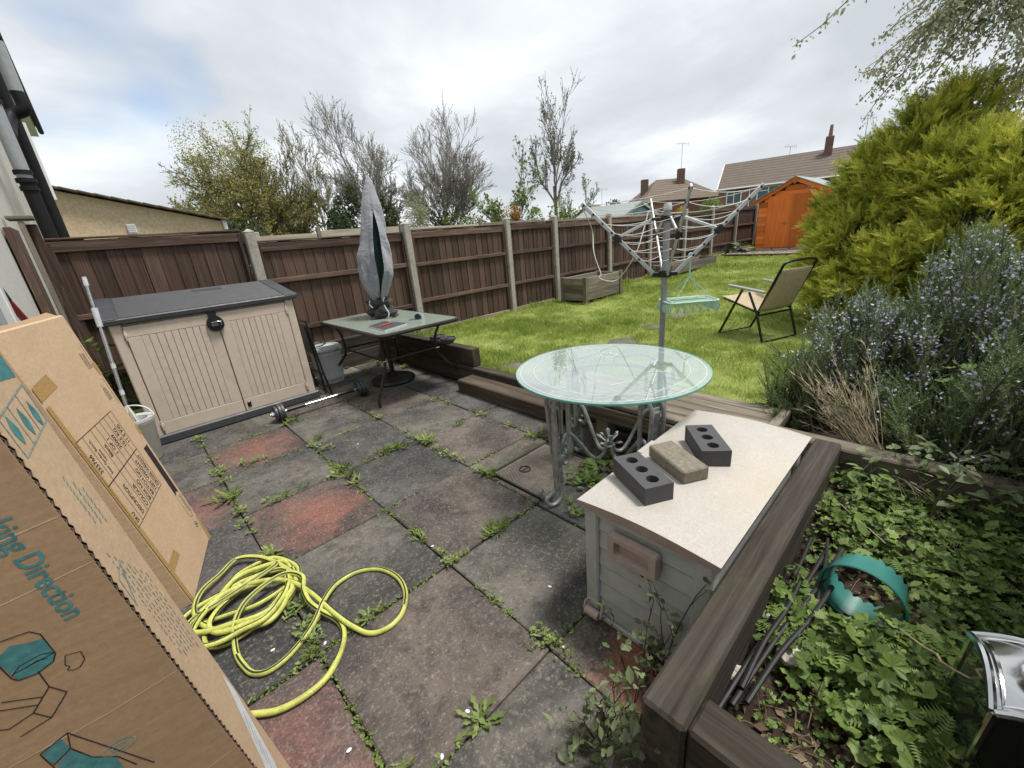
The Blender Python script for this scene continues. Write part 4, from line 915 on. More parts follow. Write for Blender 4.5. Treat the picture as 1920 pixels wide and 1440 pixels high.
# latch strap with round black padlock cover
pk = thing('padlock', 'black combination padlock in a pear-shaped cover on the storage box latch', 'padlock', (XM, Y0-.03, .93))
q = MB(); q.prism([(.062*math.cos(t_)*(1-.12*math.sin(t_)), .068*math.sin(t_)) for t_ in [i*2*PI/24 for i in range(24)]], (1, 0, 0), (0, 0, 1), (0, -1, 0), .022, (XM-.02, Y0-.018, .905)); q.build('cover', M['black'], pk)
q = MB(); q.box((XM-.025, Y0-.024, 1.0), (.06, .012, .10), bev=.004); q.build('strap', M['black'], pk)
M['steel'] = plain('brushed_steel', (0.55, 0.56, 0.58), 0.28, 1.0, 0.1, 40, 0.03)
q = MB(); q.box((XM-.028, Y0-.048, .898), (.05, .016, .045), Matrix.Identity(4), bev=.004); q.build('lock_body', M['black'], pk)
q = MB()
for k in range(4): q.box((XM-.046+k*.011, Y0-.057, .898), (.007, .004, .022))
q.tube([(XM-.01+.0*k, Y0-.05, .92) for k in range(1)]+[(XM-.005, Y0-.05, .885), (XM+.02, Y0-.05, .89), (XM+.02, Y0-.05, .915), (XM-.005, Y0-.05, .92)], .004, 6); q.build('shackle', M['steel'], pk)

# mop, bucket, red handled tool, folded chair, bin
M['greyplas'] = plain('light_grey_plastic', (0.52, 0.545, 0.555), 0.45, 0, 0.08, 25, 0.05, dirt=0.3, dirtcol=(0.24, 0.23, 0.19))
M['cream'] = plain('cream_plastic', (0.58, 0.56, 0.48), 0.45, 0, 0.06, 20, .04, dirt=.25, dirtcol=(.35, .32, .24))
mp_ = thing('mop', 'mop with steel telescopic handle standing in the bucket beside the storage box', 'mop', (-0.19, 4.2, 0))
a_ = gy(236, 758, 4.05); b_ = gy(160, 528, 4.25); d_ = b_-a_
pt = lambda f: a_+d_*f
q = MB(); q.cyl(pt(0), pt(.62), .0115, n=10); q.cyl(pt(.6), pt(1), .0095, n=10); q.build('handle', M['steel'], mp_)
for f0, f1, r0, r1, nm in ((.64, .79, .017, .019, 'grip'), (.965, 1.02, .014, .014, 'collar'), (.30, .34, .014, .014, 'collar'), (.08, .12, .014, .014, 'collar')):
    q = MB(); q.cyl(pt(f0), pt(f1), r0, r1, n=12); q.build(nm, M['greyplas'], mp_)
q = MB(); q.tube([pt(1.0), pt(1.035)], .013, 10); q.build('end_cap', M['greyplas'], mp_)
random.seed(3); q = MB()
for k in range(26):
    an = k*2.4; rr_ = .015+.04*random.random(); e_ = Vector((a_.x+math.cos(an)*rr_*1.6, 4.05+math.sin(an)*rr_*1.6, .16)); q.tube([a_+Vector((0, 0, .0)), Vector((a_.x+math.cos(an)*rr_, 4.05+math.sin(an)*rr_, .33)), e_], .006, 5)
q.build('mop_strings', M['cream'], mp_)
bk = thing('mop_bucket', 'pale mop bucket with wringer tucked between flat box and storage box', 'bucket', (a_.x, 4.05, 0))
q = MB(); q.lathe([(.085, .003), (.09, .01), (.118, .30), (.125, .31), (.125, .33), (.112, .33), (.082, .03)], 24, Matrix.Translation((a_.x-.0, 4.05, 0)), capt=False); q.build('pail', M['cream'], bk)
q = MB(); q.lathe([(.118, .315), (.128, .325), (.128, .345), (.09, .34), (.07, .26)], 24, Matrix.Translation((a_.x, 4.05, 0)), capb=False, capt=False); q.build('wringer', M['greyplas'], bk)
q = MB(); q.tube([(a_.x+.125*math.cos(t_), 4.05-.03+.06*math.sin(t_), .34+.10*math.sin(t_)) for t_ in [i*PI/12 for i in range(13)]], .006, 6); q.build('bail_handle', M['greyplas'], bk)
M['red'] = plain('red_plastic', (0.32, 0.022, 0.022), 0.4)
rt = thing('red_handled_tool', 'red and black garden tool handle leaning on the white wall', 'garden tool', (-0.40, 3.3, 0))
a_, b_ = gx(10, 560, -.42), gx(58, 612, -.40)
q = MB(); q.cyl(a_, b_+(b_-a_)*2.0, .017, n=10); q.build('handle', M['red'], rt)
q = MB(); q.cyl(a_-(b_-a_)*.25, a_+(b_-a_)*.05, .024, .019, n=10); q.build('grip', M['black'], rt)
q = MB(); e_ = b_+(b_-a_)*2.0; q.tube([e_, (e_.x-.01, e_.y+.05, e_.z-.3), (e_.x, e_.y+.1, .02)], .016, 8); q.build('shaft', M['black'], rt)
fc = thing('folded_chair', 'black folding chair flat against the side of the beige storage box', 'chair', (1.28, 4.5, 0))
for k, (yy, zt, zl) in enumerate(((4.30, .78, 0), (4.72, .78, 0))):
    q = MB(); q.tube(smooth_path([(1.335, yy-.02, .01), (1.30, yy, .30), (1.268, yy+.02, zt)], 5), .011, 8); q.build('leg', M['black'], fc)
    q = MB(); q.tube(smooth_path([(1.30, yy+.05, .01), (1.285, yy+.06, .40), (1.262, yy+.07, .72)], 5), .011, 8); q.build('leg', M['black'], fc)
q = MB(); q.box((1.285, 4.52, .58), (.012, .40, .30), Matrix.Identity(4), bev=.004); q.build('seat', M['black'], fc)
q = MB(); q.cyl((1.268, 4.32, .77), (1.268, 4.74, .77), .012); q.cyl((1.31, 4.29, .22), (1.31, 4.71, .22), .010); q.build('crossbar', M['black'], fc)
bn = thing('bin', 'small grey plastic dustbin with clip-on lid between storage box and table', 'bin', (1.52, 4.74, 0))
Tb = Matrix.Translation((1.515, 4.74, 0))
q = MB(); q.lathe([(.125, .004), (.132, .004), (.135, .05), (.139, .055), (.139, .065), (.136, .07), (.155, .32), (.160, .325), (.160, .345), (.157, .35), (.160, .375), (.148, .375), (.125, .02)], 32, Tb, capt=False); q.build('tub', M['greyplas'], bn)
q = MB()
for k in range(16): a_ = k*PI/8; q.box((.1465, 0, .20), (.004, .006, .25), Tb @ Matrix.Rotation(a_, 4, 'Z') @ Matrix.Rotation(.0, 4, 'Y'))
q.build('rib', M['greyplas'], bn)
q = MB(); q.lathe([(.172, .372), (.176, .380), (.174, .402), (.160, .418), (.120, .424), (.115, .412), (.05, .414)], 32, Tb, capb=True); q.build('lid', M['greyplas'], bn)
for sg in (-1, 1): q = MB(); q.box((0, sg*.172, .375), (.07, .02, .035), Tb @ Matrix.Rotation(.9, 4, 'Z'), bev=.006); q.build('clip', M['greyplas'], bn)
def glass_mat(name, tint=(0.9, 0.95, 0.94), film=0.25, filmcol=(0.72, 0.80, 0.78), ior=1.5, rough=0.02, filmrough=0.6, boost=1.0):
    """thin sheet: clear, mirror-like by Fresnel, with a pale film of dust"""
    m_ = bpy.data.materials.new(name); m_.use_nodes = True; t = m_.node_tree; t.nodes.clear(); o = N(t, 'ShaderNodeOutputMaterial')
    tr = N(t, 'ShaderNodeBsdfTransparent'); tr.inputs[0].default_value = (*tint, 1); gl = N(t, 'ShaderNodeBsdfGlossy'); gl.inputs['Roughness'].default_value = rough; gl.inputs[0].default_value = (1, 1, 1, 1)
    df = N(t, 'ShaderNodeBsdfDiffuse'); v = coords(t); n = noi(t, v, 22, 8, .7); LK(t, ramp(t, n, [(.3, [q*.93 for q in filmcol]), (.7, filmcol)]).outputs[0], df.inputs[0])
    m1 = N(t, 'ShaderNodeMixShader'); LK(t, ramp(t, noi(t, v, 9, 6, .7), [(.3, film*.9), (.7, min(1, film*1.1))]).outputs[0], m1.inputs[0]); LK(t, tr.outputs[0], m1.inputs[1]); LK(t, df.outputs[0], m1.inputs[2])
    fr = N(t, 'ShaderNodeFresnel', inp={'IOR': ior}); mu = N(t, 'ShaderNodeMath', operation='MULTIPLY', inp={1: boost}, use_clamp=True); LK(t, fr.outputs[0], mu.inputs[0])
    m2 = N(t, 'ShaderNodeMixShader'); LK(t, mu.outputs[0], m2.inputs[0]); LK(t, m1.outputs[0], m2.inputs[1]); LK(t, gl.outputs[0], m2.inputs[2]); LK(t, m2.outputs[0], o.inputs[0]); return m_
M['clearglass'] = glass_mat('clear_glass', (.93, .95, .95), .06, boost=1.4)
jr = thing('glass_jar', 'clear glass jar lying on the lid of the grey dustbin', 'jar', (1.45, 4.66, .43))
q = MB(); q.lathe([(.0, 0), (.032, 0), (.034, .01), (.034, .07), (.024, .085), (.026, .10)], 16, Matrix.Translation((1.41, 4.69, .458)) @ Matrix.Rotation(1.45, 4, 'Y') @ Matrix.Rotation(.3, 4, 'X'), capt=False, capb=False); q.build('body', M['clearglass'], jr)
q = MB(); q.tube([(1.512, 4.69, .447+.0)]+[(1.512, 4.69+.001, .448)], .02, 8); q.build('rim', M['clearglass'], jr)

# ------------------------------------------------------------------ square table with parasol
M['darkmetal'] = plain('dark_bronze_metal', (0.032, 0.027, 0.025), 0.42, 0.4, 0.2, 30, .03)
M['tableglass'] = glass_mat('dusty_table_glass', (.55, .62, .58), .72, (.36, .42, .36), 1.5, .06, boost=.9)
TX0, TX1, TY0, TY1, TZ = 1.49, 2.33, 3.235, 4.86, 0.70
TY1 = 4.62
tb = thing('square_table', 'square patio table with dusty glass top and bent dark metal legs', 'table', (1.92, 3.95, 0))
def rrect(x0, x1, y0, y1, r, n=6):
    P_ = []
    for cx_, cy_, a0 in ((x1-r, y1-r, 0), (x0+r, y1-r, PI/2), (x0+r, y0+r, PI), (x1-r, y0+r, 1.5*PI)):
        for i in range(n+1): P_.append((cx_+r*math.cos(a0+i*PI/2/n), cy_+r*math.sin(a0+i*PI/2/n)))
    return P_
q = MB(); q.prism(rrect(TX0+.012, TX1-.012, TY0+.012, TY1-.012, .06), (1, 0, 0), (0, 1, 0), (0, 0, 1), .005, (0, 0, TZ-.002)); q.build('glass_top', M['tableglass'], tb)
q = MB(); q.tube([(x, y, TZ-.012) for x, y in rrect(TX0, TX1, TY0, TY1, .07)], .0165, 8, closed=True); q.build('rim', M['darkmetal'], tb)
mx_, my_ = (TX0+TX1)/2, (TY0+TY1)/2
feet = [(1.464, 3.456), (2.41, 3.44), (2.36, 4.70), (1.56, 4.78)]; knee = []
for k, (fx, fy) in enumerate(feet):
    kx = mx_+(fx-mx_)*.60; ky = my_+(fy-my_)*.60
    if k == 0: kx, ky = 1.62, 3.52
    if k == 1: kx, ky = 2.19, 3.50
    if k == 2: kx, ky = 2.20, 4.40
    if k == 3: kx, ky = 1.62, 4.42
    tx, ty = (kx+(TX0+.05 if k in (0, 3) else TX1-.05))/2, (ky+(TY0+.1 if k in (0, 1) else TY1-.1))/2
    q = MB(); q.tube(smooth_path([(tx, ty, TZ-.02), (kx, ky, .52), (kx, ky, .36), (kx+(fx-kx)*.25, ky+(fy-ky)*.25, .27), (kx+(fx-kx)*.85, ky+(fy-ky)*.85, .11), (fx, fy, .06), (fx+.004, fy, .004)], 5), .0125, 8); q.build('leg', M['darkmetal'], tb); knee.append(Vector((kx, ky, .40)))
for k in range(4):
    q = MB(); q.cyl(knee[k], knee[(k+1) % 4], .0095, n=8); q.build('stretcher', M['darkmetal'], tb)
    q = MB(); q.cyl(knee[k]+Vector((-.02, -.015, 0)), knee[k]+Vector((.02, -.015, 0)), .005, n=6); q.build('bolt', M['steel'], tb)
PX, PY = 1.955, 4.10
ps = thing('parasol', 'closed parasol in a torn grey cover standing through the square table', 'parasol', (PX, PY, 0))
q = MB(); q.lathe([(.235, .004), (.24, .02), (.225, .04), (.10, .055), (.05, .06), (.045, .10)], 36, Matrix.Translation((PX, PY, 0))); q.build('base', M['black'], ps)
top = Vector((2.085, PY+.01, 2.055))
ax = lambda z_: Vector((PX+(top.x-PX)*max(0, (z_-.7)/1.355), PY, z_))
q = MB(); q.cyl((PX, PY, .05), (PX, PY, .74), .024, n=12); q.build('pole', M['darkmetal'], ps)
q = MB(); q.cyl((PX, PY, .7), ax(2.0), .019, n=10); q.build('upper_pole', M['darkmetal'], ps)
def fabric(name, col):
    m_, t, b, o = new_mat(name); v = coords(t); n = noi(t, v, 60, 5, .7); c = ramp(t, n, [(.3, [q*.8 for q in col]), (.7, [q*1.1 for q in col])]).outputs[0]; LK(t, c, b.inputs['Base Color'])
    b.inputs['Roughness'].default_value = .8; b.inputs['Sheen Weight'].default_value = .2; h_ = noi(t, v, 9, 7, .62, 1.2); bump(t, b, h_, .8, .03); return m_
M['covercloth'] = fabric('grey_cover_cloth', (.29, .30, .335)); M['blackcloth'] = fabric('black_nylon', (.02, .02, .023)); M['greencloth'] = fabric('green_canopy_cloth', (.022, .075, .05))
# cover: tapering folds, split open along the front so the green canopy shows
nz, na = 46, 64; V = []; F_ = []
prof = [(0, .006), (.03, .03), (.10, .062), (.22, .100), (.38, .128), (.52, .146), (.60, .176), (.66, .178), (.74, .172), (.80, .160), (.88, .125), (.95, .085), (1.0, .062)]
def prf(f):
    for (f0, r0), (f1, r1) in zip(prof, prof[1:]):
        if f <= f1: return r0+(r1-r0)*(f-f0)/(f1-f0)
    return prof[-1][1]
view = math.atan2(-PY, -PX)              # side turned to the patio
for i in range(nz+1):
    f = i/nz; z_ = 2.055-f*1.175; c_ = ax(z_); r_ = prf(f)*.92
    g0 = 0.0 if f < .27 else .20*math.sin(min(1, (f-.27)/.68)**.8*PI)
    for j in range(na+1):
        t_ = g0+(2*PI-2*g0)*j/na; an = view+.12+t_
        crs = abs(mnoise.noise((math.cos(t_)*1.7+f*1.2, math.sin(t_)*1.7, f*3.2))); crs2 = abs(mnoise.noise((math.cos(t_)*3.5, math.sin(t_)*3.5+f*3, f*8+4)))
        fold = .15*math.sin(t_*2.5+f*1.6)*f**.5+.10*math.sin(t_*6+1.3+f*3)*(.3+.8*f)+.42*(crs-.18)*(.35+.9*f)+.42*(crs2-.15)*max(0, f-.45)*1.6
        flare = 1+.20*math.exp(-((t_-g0)/.22)**2)*(f > .3)+.20*math.exp(-((2*PI-g0-t_)/.22)**2)*(f > .3)
        rr_ = r_*(1+fold*min(1, f*5))*flare
        V.append((c_.x+rr_*math.cos(an), c_.y+rr_*math.sin(an), z_+.03*mnoise.noise((t_*2, f*8, 1))*(f > .5)))
for i in range(nz):
    for j in range(na): b_ = i*(na+1)+j; F_.append((b_, b_+1, b_+na+2, b_+na+1))
q = MB(); q.add(V, F_, sm=True); q.build('cover', M['covercloth'], ps)
V = []; F_ = []
for i in range(21):
    f = i/20; z_ = 1.78-f*.86; c_ = ax(z_)
    for j in range(24): an = 2*PI*j/24; rr_ = (.05+.03*math.sin(f*PI))*(1+.28*math.sin(an*6+f*2)); V.append((c_.x+rr_*math.cos(an), c_.y+rr_*math.sin(an), z_))
for i in range(20):
    for j in range(24): F_.append((i*24+j, i*24+(j+1) % 24, (i+1)*24+(j+1) % 24, (i+1)*24+j))
q = MB(); q.add(V, F_, sm=True); q.build('canopy', M['greencloth'], ps)
# bunched black hem of the cover resting on the table
V = []; F_ = []; n1_, n2_ = 26, 40
for i in range(n1_+1):
    f = i/n1_; z_ = .915-f*.205
    for j in range(n2_):
        an = 2*PI*j/n2_; rr_ = .072+.03*f+.035*math.sin(f*PI*2.2)**2+.045*mnoise.noise((math.cos(an)*1.6+3, math.sin(an)*1.6, f*4))+.02*math.sin(an*5+f*9)
        if f > .75: rr_ += .04*max(0, math.cos(an-view-1.1))
        V.append((PX+.012+rr_*math.cos(an), PY+rr_*math.sin(an), z_+.012*math.sin(an*4+f*7)*(.2 < f < .9)))
for i in range(n1_):
    for j in range(n2_): F_.append((i*n2_+j, i*n2_+(j+1) % n2_, (i+1)*n2_+(j+1) % n2_, (i+1)*n2_+j))
q = MB(); q.add(V, F_, sm=True); q.build('hem', M['blackcloth'], ps)
dv = Vector((-PX, -PY, 0)).normalized(); sdv = Vector((-dv.y, dv.x, 0))
q = MB(); c0 = Vector((PX, PY, .87))+dv*.10
q.tube(smooth_path([c0+sdv*.06+Vector((0, 0, .05)), c0+sdv*.04, c0+dv*.01+sdv*.05-Vector((0, 0, .05)), c0+sdv*.075+dv*.03-Vector((0, 0, .11)), c0+sdv*.06+dv*.03-Vector((0, 0, .16))], 5), .006, 6)
q.tube(smooth_path([c0-sdv*.085+Vector((0, 0, .03)), c0-sdv*.095-Vector((0, 0, .01)), c0-sdv*.07-Vector((0, 0, .045))], 5), .005, 6); M['whitecord'] = plain('white_cord', (.62, .61, .58), .6); q.build('drawcord', M['whitecord'], ps)
q = MB(); q.tube([(c0+sdv*.07+dv*.05-Vector((0, 0, .155)))+Vector((.03*math.cos(i), .03*math.sin(i), 0)) for i in range(7)], .006, 6); q.build('toggle', M['clearglass'], ps)
# notebook, pen and tape measure on the table
def onpix(u, w, z_): return gz(u, w, z_)
n0, n1_, n2_, n3 = [onpix(u, w, TZ+.004) for u, w in ((692, 614), (720, 605), (764, 608), (722, 621))]
nb_ = thing('notebook', 'slim dark grey notebook lying on the square table', 'notebook', n0)
q = MB(); q.add([p_+Vector((0, 0, h_)) for h_ in (.001, .012) for p_ in (n0, n1_, n2_, n3)], [(0, 1, 2, 3), (4, 5, 6, 7), (0, 1, 5, 4), (1, 2, 6, 5), (2, 3, 7, 6), (3, 0, 4, 7)]); q.build('pages', M['label'], nb_)
cc = (n0+n1_+n2_+n3)/4
q = MB(); q.add([cc+(p_-cc)*1.02+Vector((0, 0, h_)) for h_ in (.0125, .0145) for p_ in (n0, n1_, n2_, n3)], [(0, 1, 2, 3), (4, 5, 6, 7), (0, 1, 5, 4), (1, 2, 6, 5), (2, 3, 7, 6), (3, 0, 4, 7)]); q.build('cover', M['char'], nb_)
M['redpen'] = plain('red_pen', (.55, .03, .015), .3)
pa, pc = onpix(713, 612, TZ+.025), onpix(735, 605, TZ+.025); pn = thing('pen', 'red ballpoint pen lying across the dark notebook', 'pen', pa)
q = MB(); q.tube([pa, pa+(pc-pa)*.12, pc], [.002, .0065, .0065], 8); q.build('barrel', M['redpen'], pn); q = MB(); q.cyl(pa-(pc-pa)*.06, pa, .001, .002, n=6); q.build('tip', M['steel'], pn)
tp = onpix(784, 599, TZ+.004); tm_ = thing('tape_measure', 'blue and black tape measure with its tongue out on the square table', 'tape measure', tp)
M['blue'] = plain('blue_plastic', (.03, .10, .22), .4)
q = MB(); FT = frame(tp+Vector((0, 0, .026)), CR.cross(Vector((0, 0, 1))).normalized()*-1, CR-Vector((0, 0, CR.z)), Vector((0, 0, 1))); q.prism([(.034*math.cos(t_), max(-.026, .032*math.sin(t_))) for t_ in [i*PI/10 for i in range(20)]], CR-Vector((0, 0, CR.z)), (0, 0, 1), CF, .034, tp+Vector((0, 0, .026))); q.build('case', M['blue'], tm_)
q = MB(); q.prism([(.026*math.cos(t_), max(-.02, .024*math.sin(t_))) for t_ in [i*PI/8 for i in range(16)]], CR-Vector((0, 0, CR.z)), (0, 0, 1), -CF, .003, tp+Vector((0, 0, .026))-CF*.001); q.build('side_pad', M['black'], tm_)
q = MB(); e_ = tp-CR*.03; q.box((0, 0, 0), (.055, .022, .0015), frame(Vector((e_.x, e_.y, TZ+.010))-CR*.03, (CR-Vector((0, 0, CR.z))).normalized(), Vector((CF.x, CF.y, 0)).normalized(), Vector((0, 0, 1)))); q.build('tongue', M['black'], tm_)

# ------------------------------------------------------------------ barbell and loose plates
M['ironplate'] = plain('grey_iron_plate', (.085, .087, .092), .45, .5, .2, 40, .15)
bb = thing('barbell', 'short barbell with grey weight plates lying on the patio', 'barbell', (1.1, 3.93, 0))
a_, b_ = Vector((.735, 3.955, .082)), Vector((1.515, 3.93, .085)); d_ = (b_-a_).normalized(); ln = (b_-a_).length
q = MB(); q.cyl(a_-d_*.055, b_+d_*.06, .0125, n=12); q.build('bar', M['steel'], bb)
q = MB(); q.cyl(a_+d_*.08, a_+d_*.24, .017, n=12); q.build('grip', M['black'], bb); q = MB(); q.cyl(b_-d_*.24, b_-d_*.08, .017, n=12); q.build('grip', M['black'], bb)
def plate(c, r_, th, par, ax_=d_):
    q_ = MB(); Mx = Matrix.Translation(c) @ ax_.to_track_quat('Z', 'Y').to_matrix().to_4x4()
    q_.lathe([(.014, -th/2), (r_*.45, -th/2), (r_*.5, -th*.28), (r_*.82, -th*.28), (r_*.86, -th/2), (r_*.97, -th/2), (r_, -th*.3), (r_, th*.3), (r_*.97, th/2), (r_*.86, th/2), (r_*.82, th*.28), (r_*.5, th*.28), (r_*.45, th/2), (.014, th/2)], 28, Mx, capb=False, capt=False)
    return q_.build('plate', M['ironplate'], par)
for c, r_ in ((a_+d_*.02, .082), (a_+d_*.045, .080), (a_-d_*.006, .068), (b_-d_*.03, .072), (b_-d_*.004, .084), (b_+d_*.024, .084)): plate(c, r_, .024, bb)
for c in (a_-d_*.035, b_+d_*.045): q = MB(); q.cyl(c-d_*.012, c+d_*.012, .024, n=6); q.build('collar_nut', M['steel'], bb)
for k, (u, w, n_) in enumerate(((822, 636, 2), (843, 638, 2))):
    p_ = gz(u, w, .39)
    for j in range(n_):
        q = MB(); r_ = .085; q.lathe([(.014, 0), (r_*.5, 0), (r_*.85, 0), (r_*.97, 0), (r_, .006), (r_, .018), (r_*.97, .024), (r_*.86, .024), (r_*.82, .016), (r_*.5, .016), (r_*.45, .024), (.014, .024)], 28, capb=False, capt=False)
        o = q.build('weight_plate', M['ironplate']); o.location = (2.425+.012*j, p_.y+.02*j*(-1)**k, .3805+.0245*j)
        tag(o, 'loose black weight plate lying on the mossy upper sleeper', 'weight plate', 'spare weight plates on the sleeper')

# ------------------------------------------------------------------ hose
def hose_mat():
    m_, t, b, o = new_mat('yellow_hose'); v = coords(t); n = noi(t, v, 140, 5, .7); c = ramp(t, n, [(.3, (.40, .42, .075)), (.6, (.58, .61, .16))]).outputs[0]
    c = mixc(t, ramp(t, noi(t, v, 11, 6, .75), [(.46, 0.0), (.68, .55)]).outputs[0], c, (.17, .165, .055)); LK(t, c, b.inputs['Base Color']); b.inputs['Roughness'].default_value = .45; bump(t, b, n, .15, .002); return m_
M['hose'] = hose_mat(); M['stripe'] = plain('hose_stripe', (.02, .024, .012), .5)
def hz(zx, zy, z_): return gz(300+zx/3.79, 980+zy/3.79, z_)
rs = random.Random(21); P = []
lay = .013
for k in range(7):
    ca, cb_ = 610+rs.uniform(-60, 60), 545+rs.uniform(-50, 60); A_ = 440+rs.uniform(-90, 60); B_ = 130+rs.uniform(-60, 75); th = R_(-33+rs.uniform(-15, 15))
    for i in range(14):
        t_ = 2*PI*i/14; ex, ey = A_*math.cos(t_), B_*math.sin(t_)
        if math.cos(t_) > 0: ey *= 1.25
        P.append(hz(ca+ex*math.cos(th)-ey*math.sin(th), cb_+ex*math.sin(th)+ey*math.cos(th), .012+.0065*k+.006*abs(math.sin(t_*2+k))))
zt = .055
for zx, zy in ((300, 640), (430, 520), (600, 445), (800, 405), (950, 425), (1080, 500)): P.append(hz(zx, zy, zt))
for zx, zy, z_ in ((1250, 650, .04), (1380, 740, .02), (1500, 785, .012), (1630, 740, .012), (1720, 640, .012), (1745, 500, .012), (1690, 390, .012), (1560, 330, .012), (1400, 350, .012), (1250, 440, .02), (1160, 560, .05), (1100, 700, .03), (1000, 850, .012), (880, 980, .012), (760, 1060, .012), (660, 1070, .012), (590, 1010, .012), (545, 930, .012), (530, 820, .03), (535, 700, .05), (610, 560, .06), (760, 430, .06), (900, 360, .06), (1010, 380, .06), (1020, 470, .06), (1060, 560, .055), (1150, 630, .04), (1255, 690, .02), (1305, 770, .012), (1290, 900, .012), (1200, 1080, .012), (1050, 1220, .012), (850, 1330, .012), (680, 1360, .012), (520, 1370, .012), (420, 1330, .012)): P.append(hz(zx, zy, z_))
path = smooth_path(P, 6)
hs = thing('garden_hose', 'yellow-green garden hose in a loose tangled coil on the patio', 'hose', (0.2, 1.6, 0))
q = MB(); q.tube(path, .0108, 10)
nseg = len(path)-1; cnt = 0
for i in range(len(q.f)):
    if len(q.f[i]) == 4:
        seg, kk = divmod(i, 10); off = int(2+1.2*math.sin(seg*.013)) 
        if kk in (off, ): q.mi[i] = 1
o = q.build('tube', [M['hose'], M['stripe']], hs)

# ------------------------------------------------------------------ grey deck box with bricks
M['greybox'] = plain('grey_green_plastic', (.43, .455, .46), .5, 0, .07, 30, .08, dirt=.2, dirtcol=(.17, .17, .15))
M['lidcream'] = None
def lid_mat():
    m_, t, b, o = new_mat('cream_lid_plastic'); v = coords(t); n = noi(t, v, 3, 6, .6)
    f = N(t, 'ShaderNodeTexNoise', inp={'Scale': 42.0, 'Detail': 5.0, 'Roughness': 0.65, 'Distortion': 3.5}); LK(t, v, f.inputs[0]); s = ramp(t, f.outputs[0], [(.455, 0.0), (.5, 1.0), (.545, 0.0)]).outputs[0]
    c = ramp(t, n, [(.35, (.45, .42, .385)), (.65, (.52, .49, .455))]).outputs[0]; mul = N(t, 'ShaderNodeMath', operation='MULTIPLY', inp={1: .6}); LK(t, s, mul.inputs[0]); c = mixc(t, mul.outputs[0], c, (.27, .25, .22))
    c = mixc(t, ramp(t, noi(t, v, 1.6, 4), [(.55, 0.0), (.75, .35)]).outputs[0], c, (.52, .42, .26)); LK(t, c, b.inputs['Base Color']); b.inputs['Roughness'].default_value = .55; bump(t, b, s, .12, .002); return m_
M['lidcream'] = lid_mat(); M['mauve'] = plain('mauve_plastic', (.42, .33, .305), .5, 0, .1, 25, .05, dirt=.25)
dbx = thing('deck_box', 'grey lap-sided deck box with cream lid and mauve handle by the raised bed', 'deck box', (1.4, .52, 0))
bx0, bx1, byy0, byy1, bz = .965, 1.845, .312, .735, .50
q = MB(); q.box(((bx0+bx1)/2, (byy0+byy1)/2, bz/2+.01), (bx1-bx0-.07, byy1-byy0-.07, bz-.02)); q.build('carcass', M['greybox'], dbx)
for x in (bx0+.02, bx1-.02):
    for y in (byy0+.02, byy1-.02): q = MB(); q.box((x, y, bz/2+.003), (.055, .055, bz-.006), bev=.006); q.build('corner_post', M['greybox'], dbx)
nbd = 6; hb_ = (bz-.05)/nbd
for k in range(nbd):
    for side in range(4):
        L_ = (byy1-byy0-.075) if side < 2 else (bx1-bx0-.075); q = MB()
        q.box((0, 0, 0), (.010, L_, hb_*.915), Matrix.Rotation(.09, 4, 'Y'), bev=.001); o = q.build('lap_board', M['greybox']); setpar(o, dbx, True)
        z_ = .035+hb_*(k+.5)
        o.location = [(bx0+.011, (byy0+byy1)/2, z_), (bx1-.011, (byy0+byy1)/2, z_), ((bx0+bx1)/2, byy0+.011, z_), ((bx0+bx1)/2, byy1-.011, z_)][side]
        o.rotation_euler = (0, 0, [0, PI, PI/2, -PI/2][side])
q = MB(); q.box((bx0+.004, (byy0+byy1)/2, bz-.016), (.02, byy1-byy0-.04, .03), bev=.004); q.box(((bx0+bx1)/2, byy0+.004, bz-.016), (bx1-bx0-.04, .02, .03), bev=.004); q.box((bx0+.004, (byy0+byy1)/2, .02), (.02, byy1-byy0-.06, .022), bev=.004); q.build('rim', M['greybox'], dbx)
# lid: gently arched front edge in mauve, cream skin
V = []; F_ = []; ny, nx = 14, 4; lx0, lx1, lyy0, lyy1 = .938, 1.868, .282, .756
for i in range(nx+1):
    for j in range(ny+1):
        f = j/ny; V.append((lx0+(lx1-lx0)*i/nx, lyy0+(lyy1-lyy0)*f, .522+.016*math.sin(f*PI)))
for i in range(nx):
    for j in range(ny): b_ = i*(ny+1)+j; F_.append((b_, b_+ny+1, b_+ny+2, b_+1))
nV = len(V); 
q = MB(); q.add(V, F_, sm=True)
ld = q.build('lid', M['lidcream'], dbx)
q = MB(); loop = [(j) for j in range(ny+1)]
edge = [V[j] for j in range(ny+1)]+[V[i*(ny+1)+ny] for i in range(1, nx+1)]+[V[nx*(ny+1)+j] for j in range(ny-1, -1, -1)]+[V[i*(ny+1)] for i in range(nx-1, 0, -1)]
n = len(edge); cxx, cyy = (lx0+lx1)/2, (lyy0+lyy1)/2
low = [(cxx+(x-cxx)*.985, cyy+(y-cyy)*.975, .497) for x, y, z_ in edge]
q.add([(x, y, z_-.0006) for x, y, z_ in edge]+low, [(i, (i+1) % n, n+(i+1) % n, n+i) for i in range(n)]+[tuple(range(n, 2*n))]); o = q.build('skirt', M['mauve']); setpar(o, ld)
q = MB(); q.box((1.40, .752, .522), (.12, .022, .014), bev=.003); o = q.build('hasp_tab', M['lidcream']); setpar(o, ld)
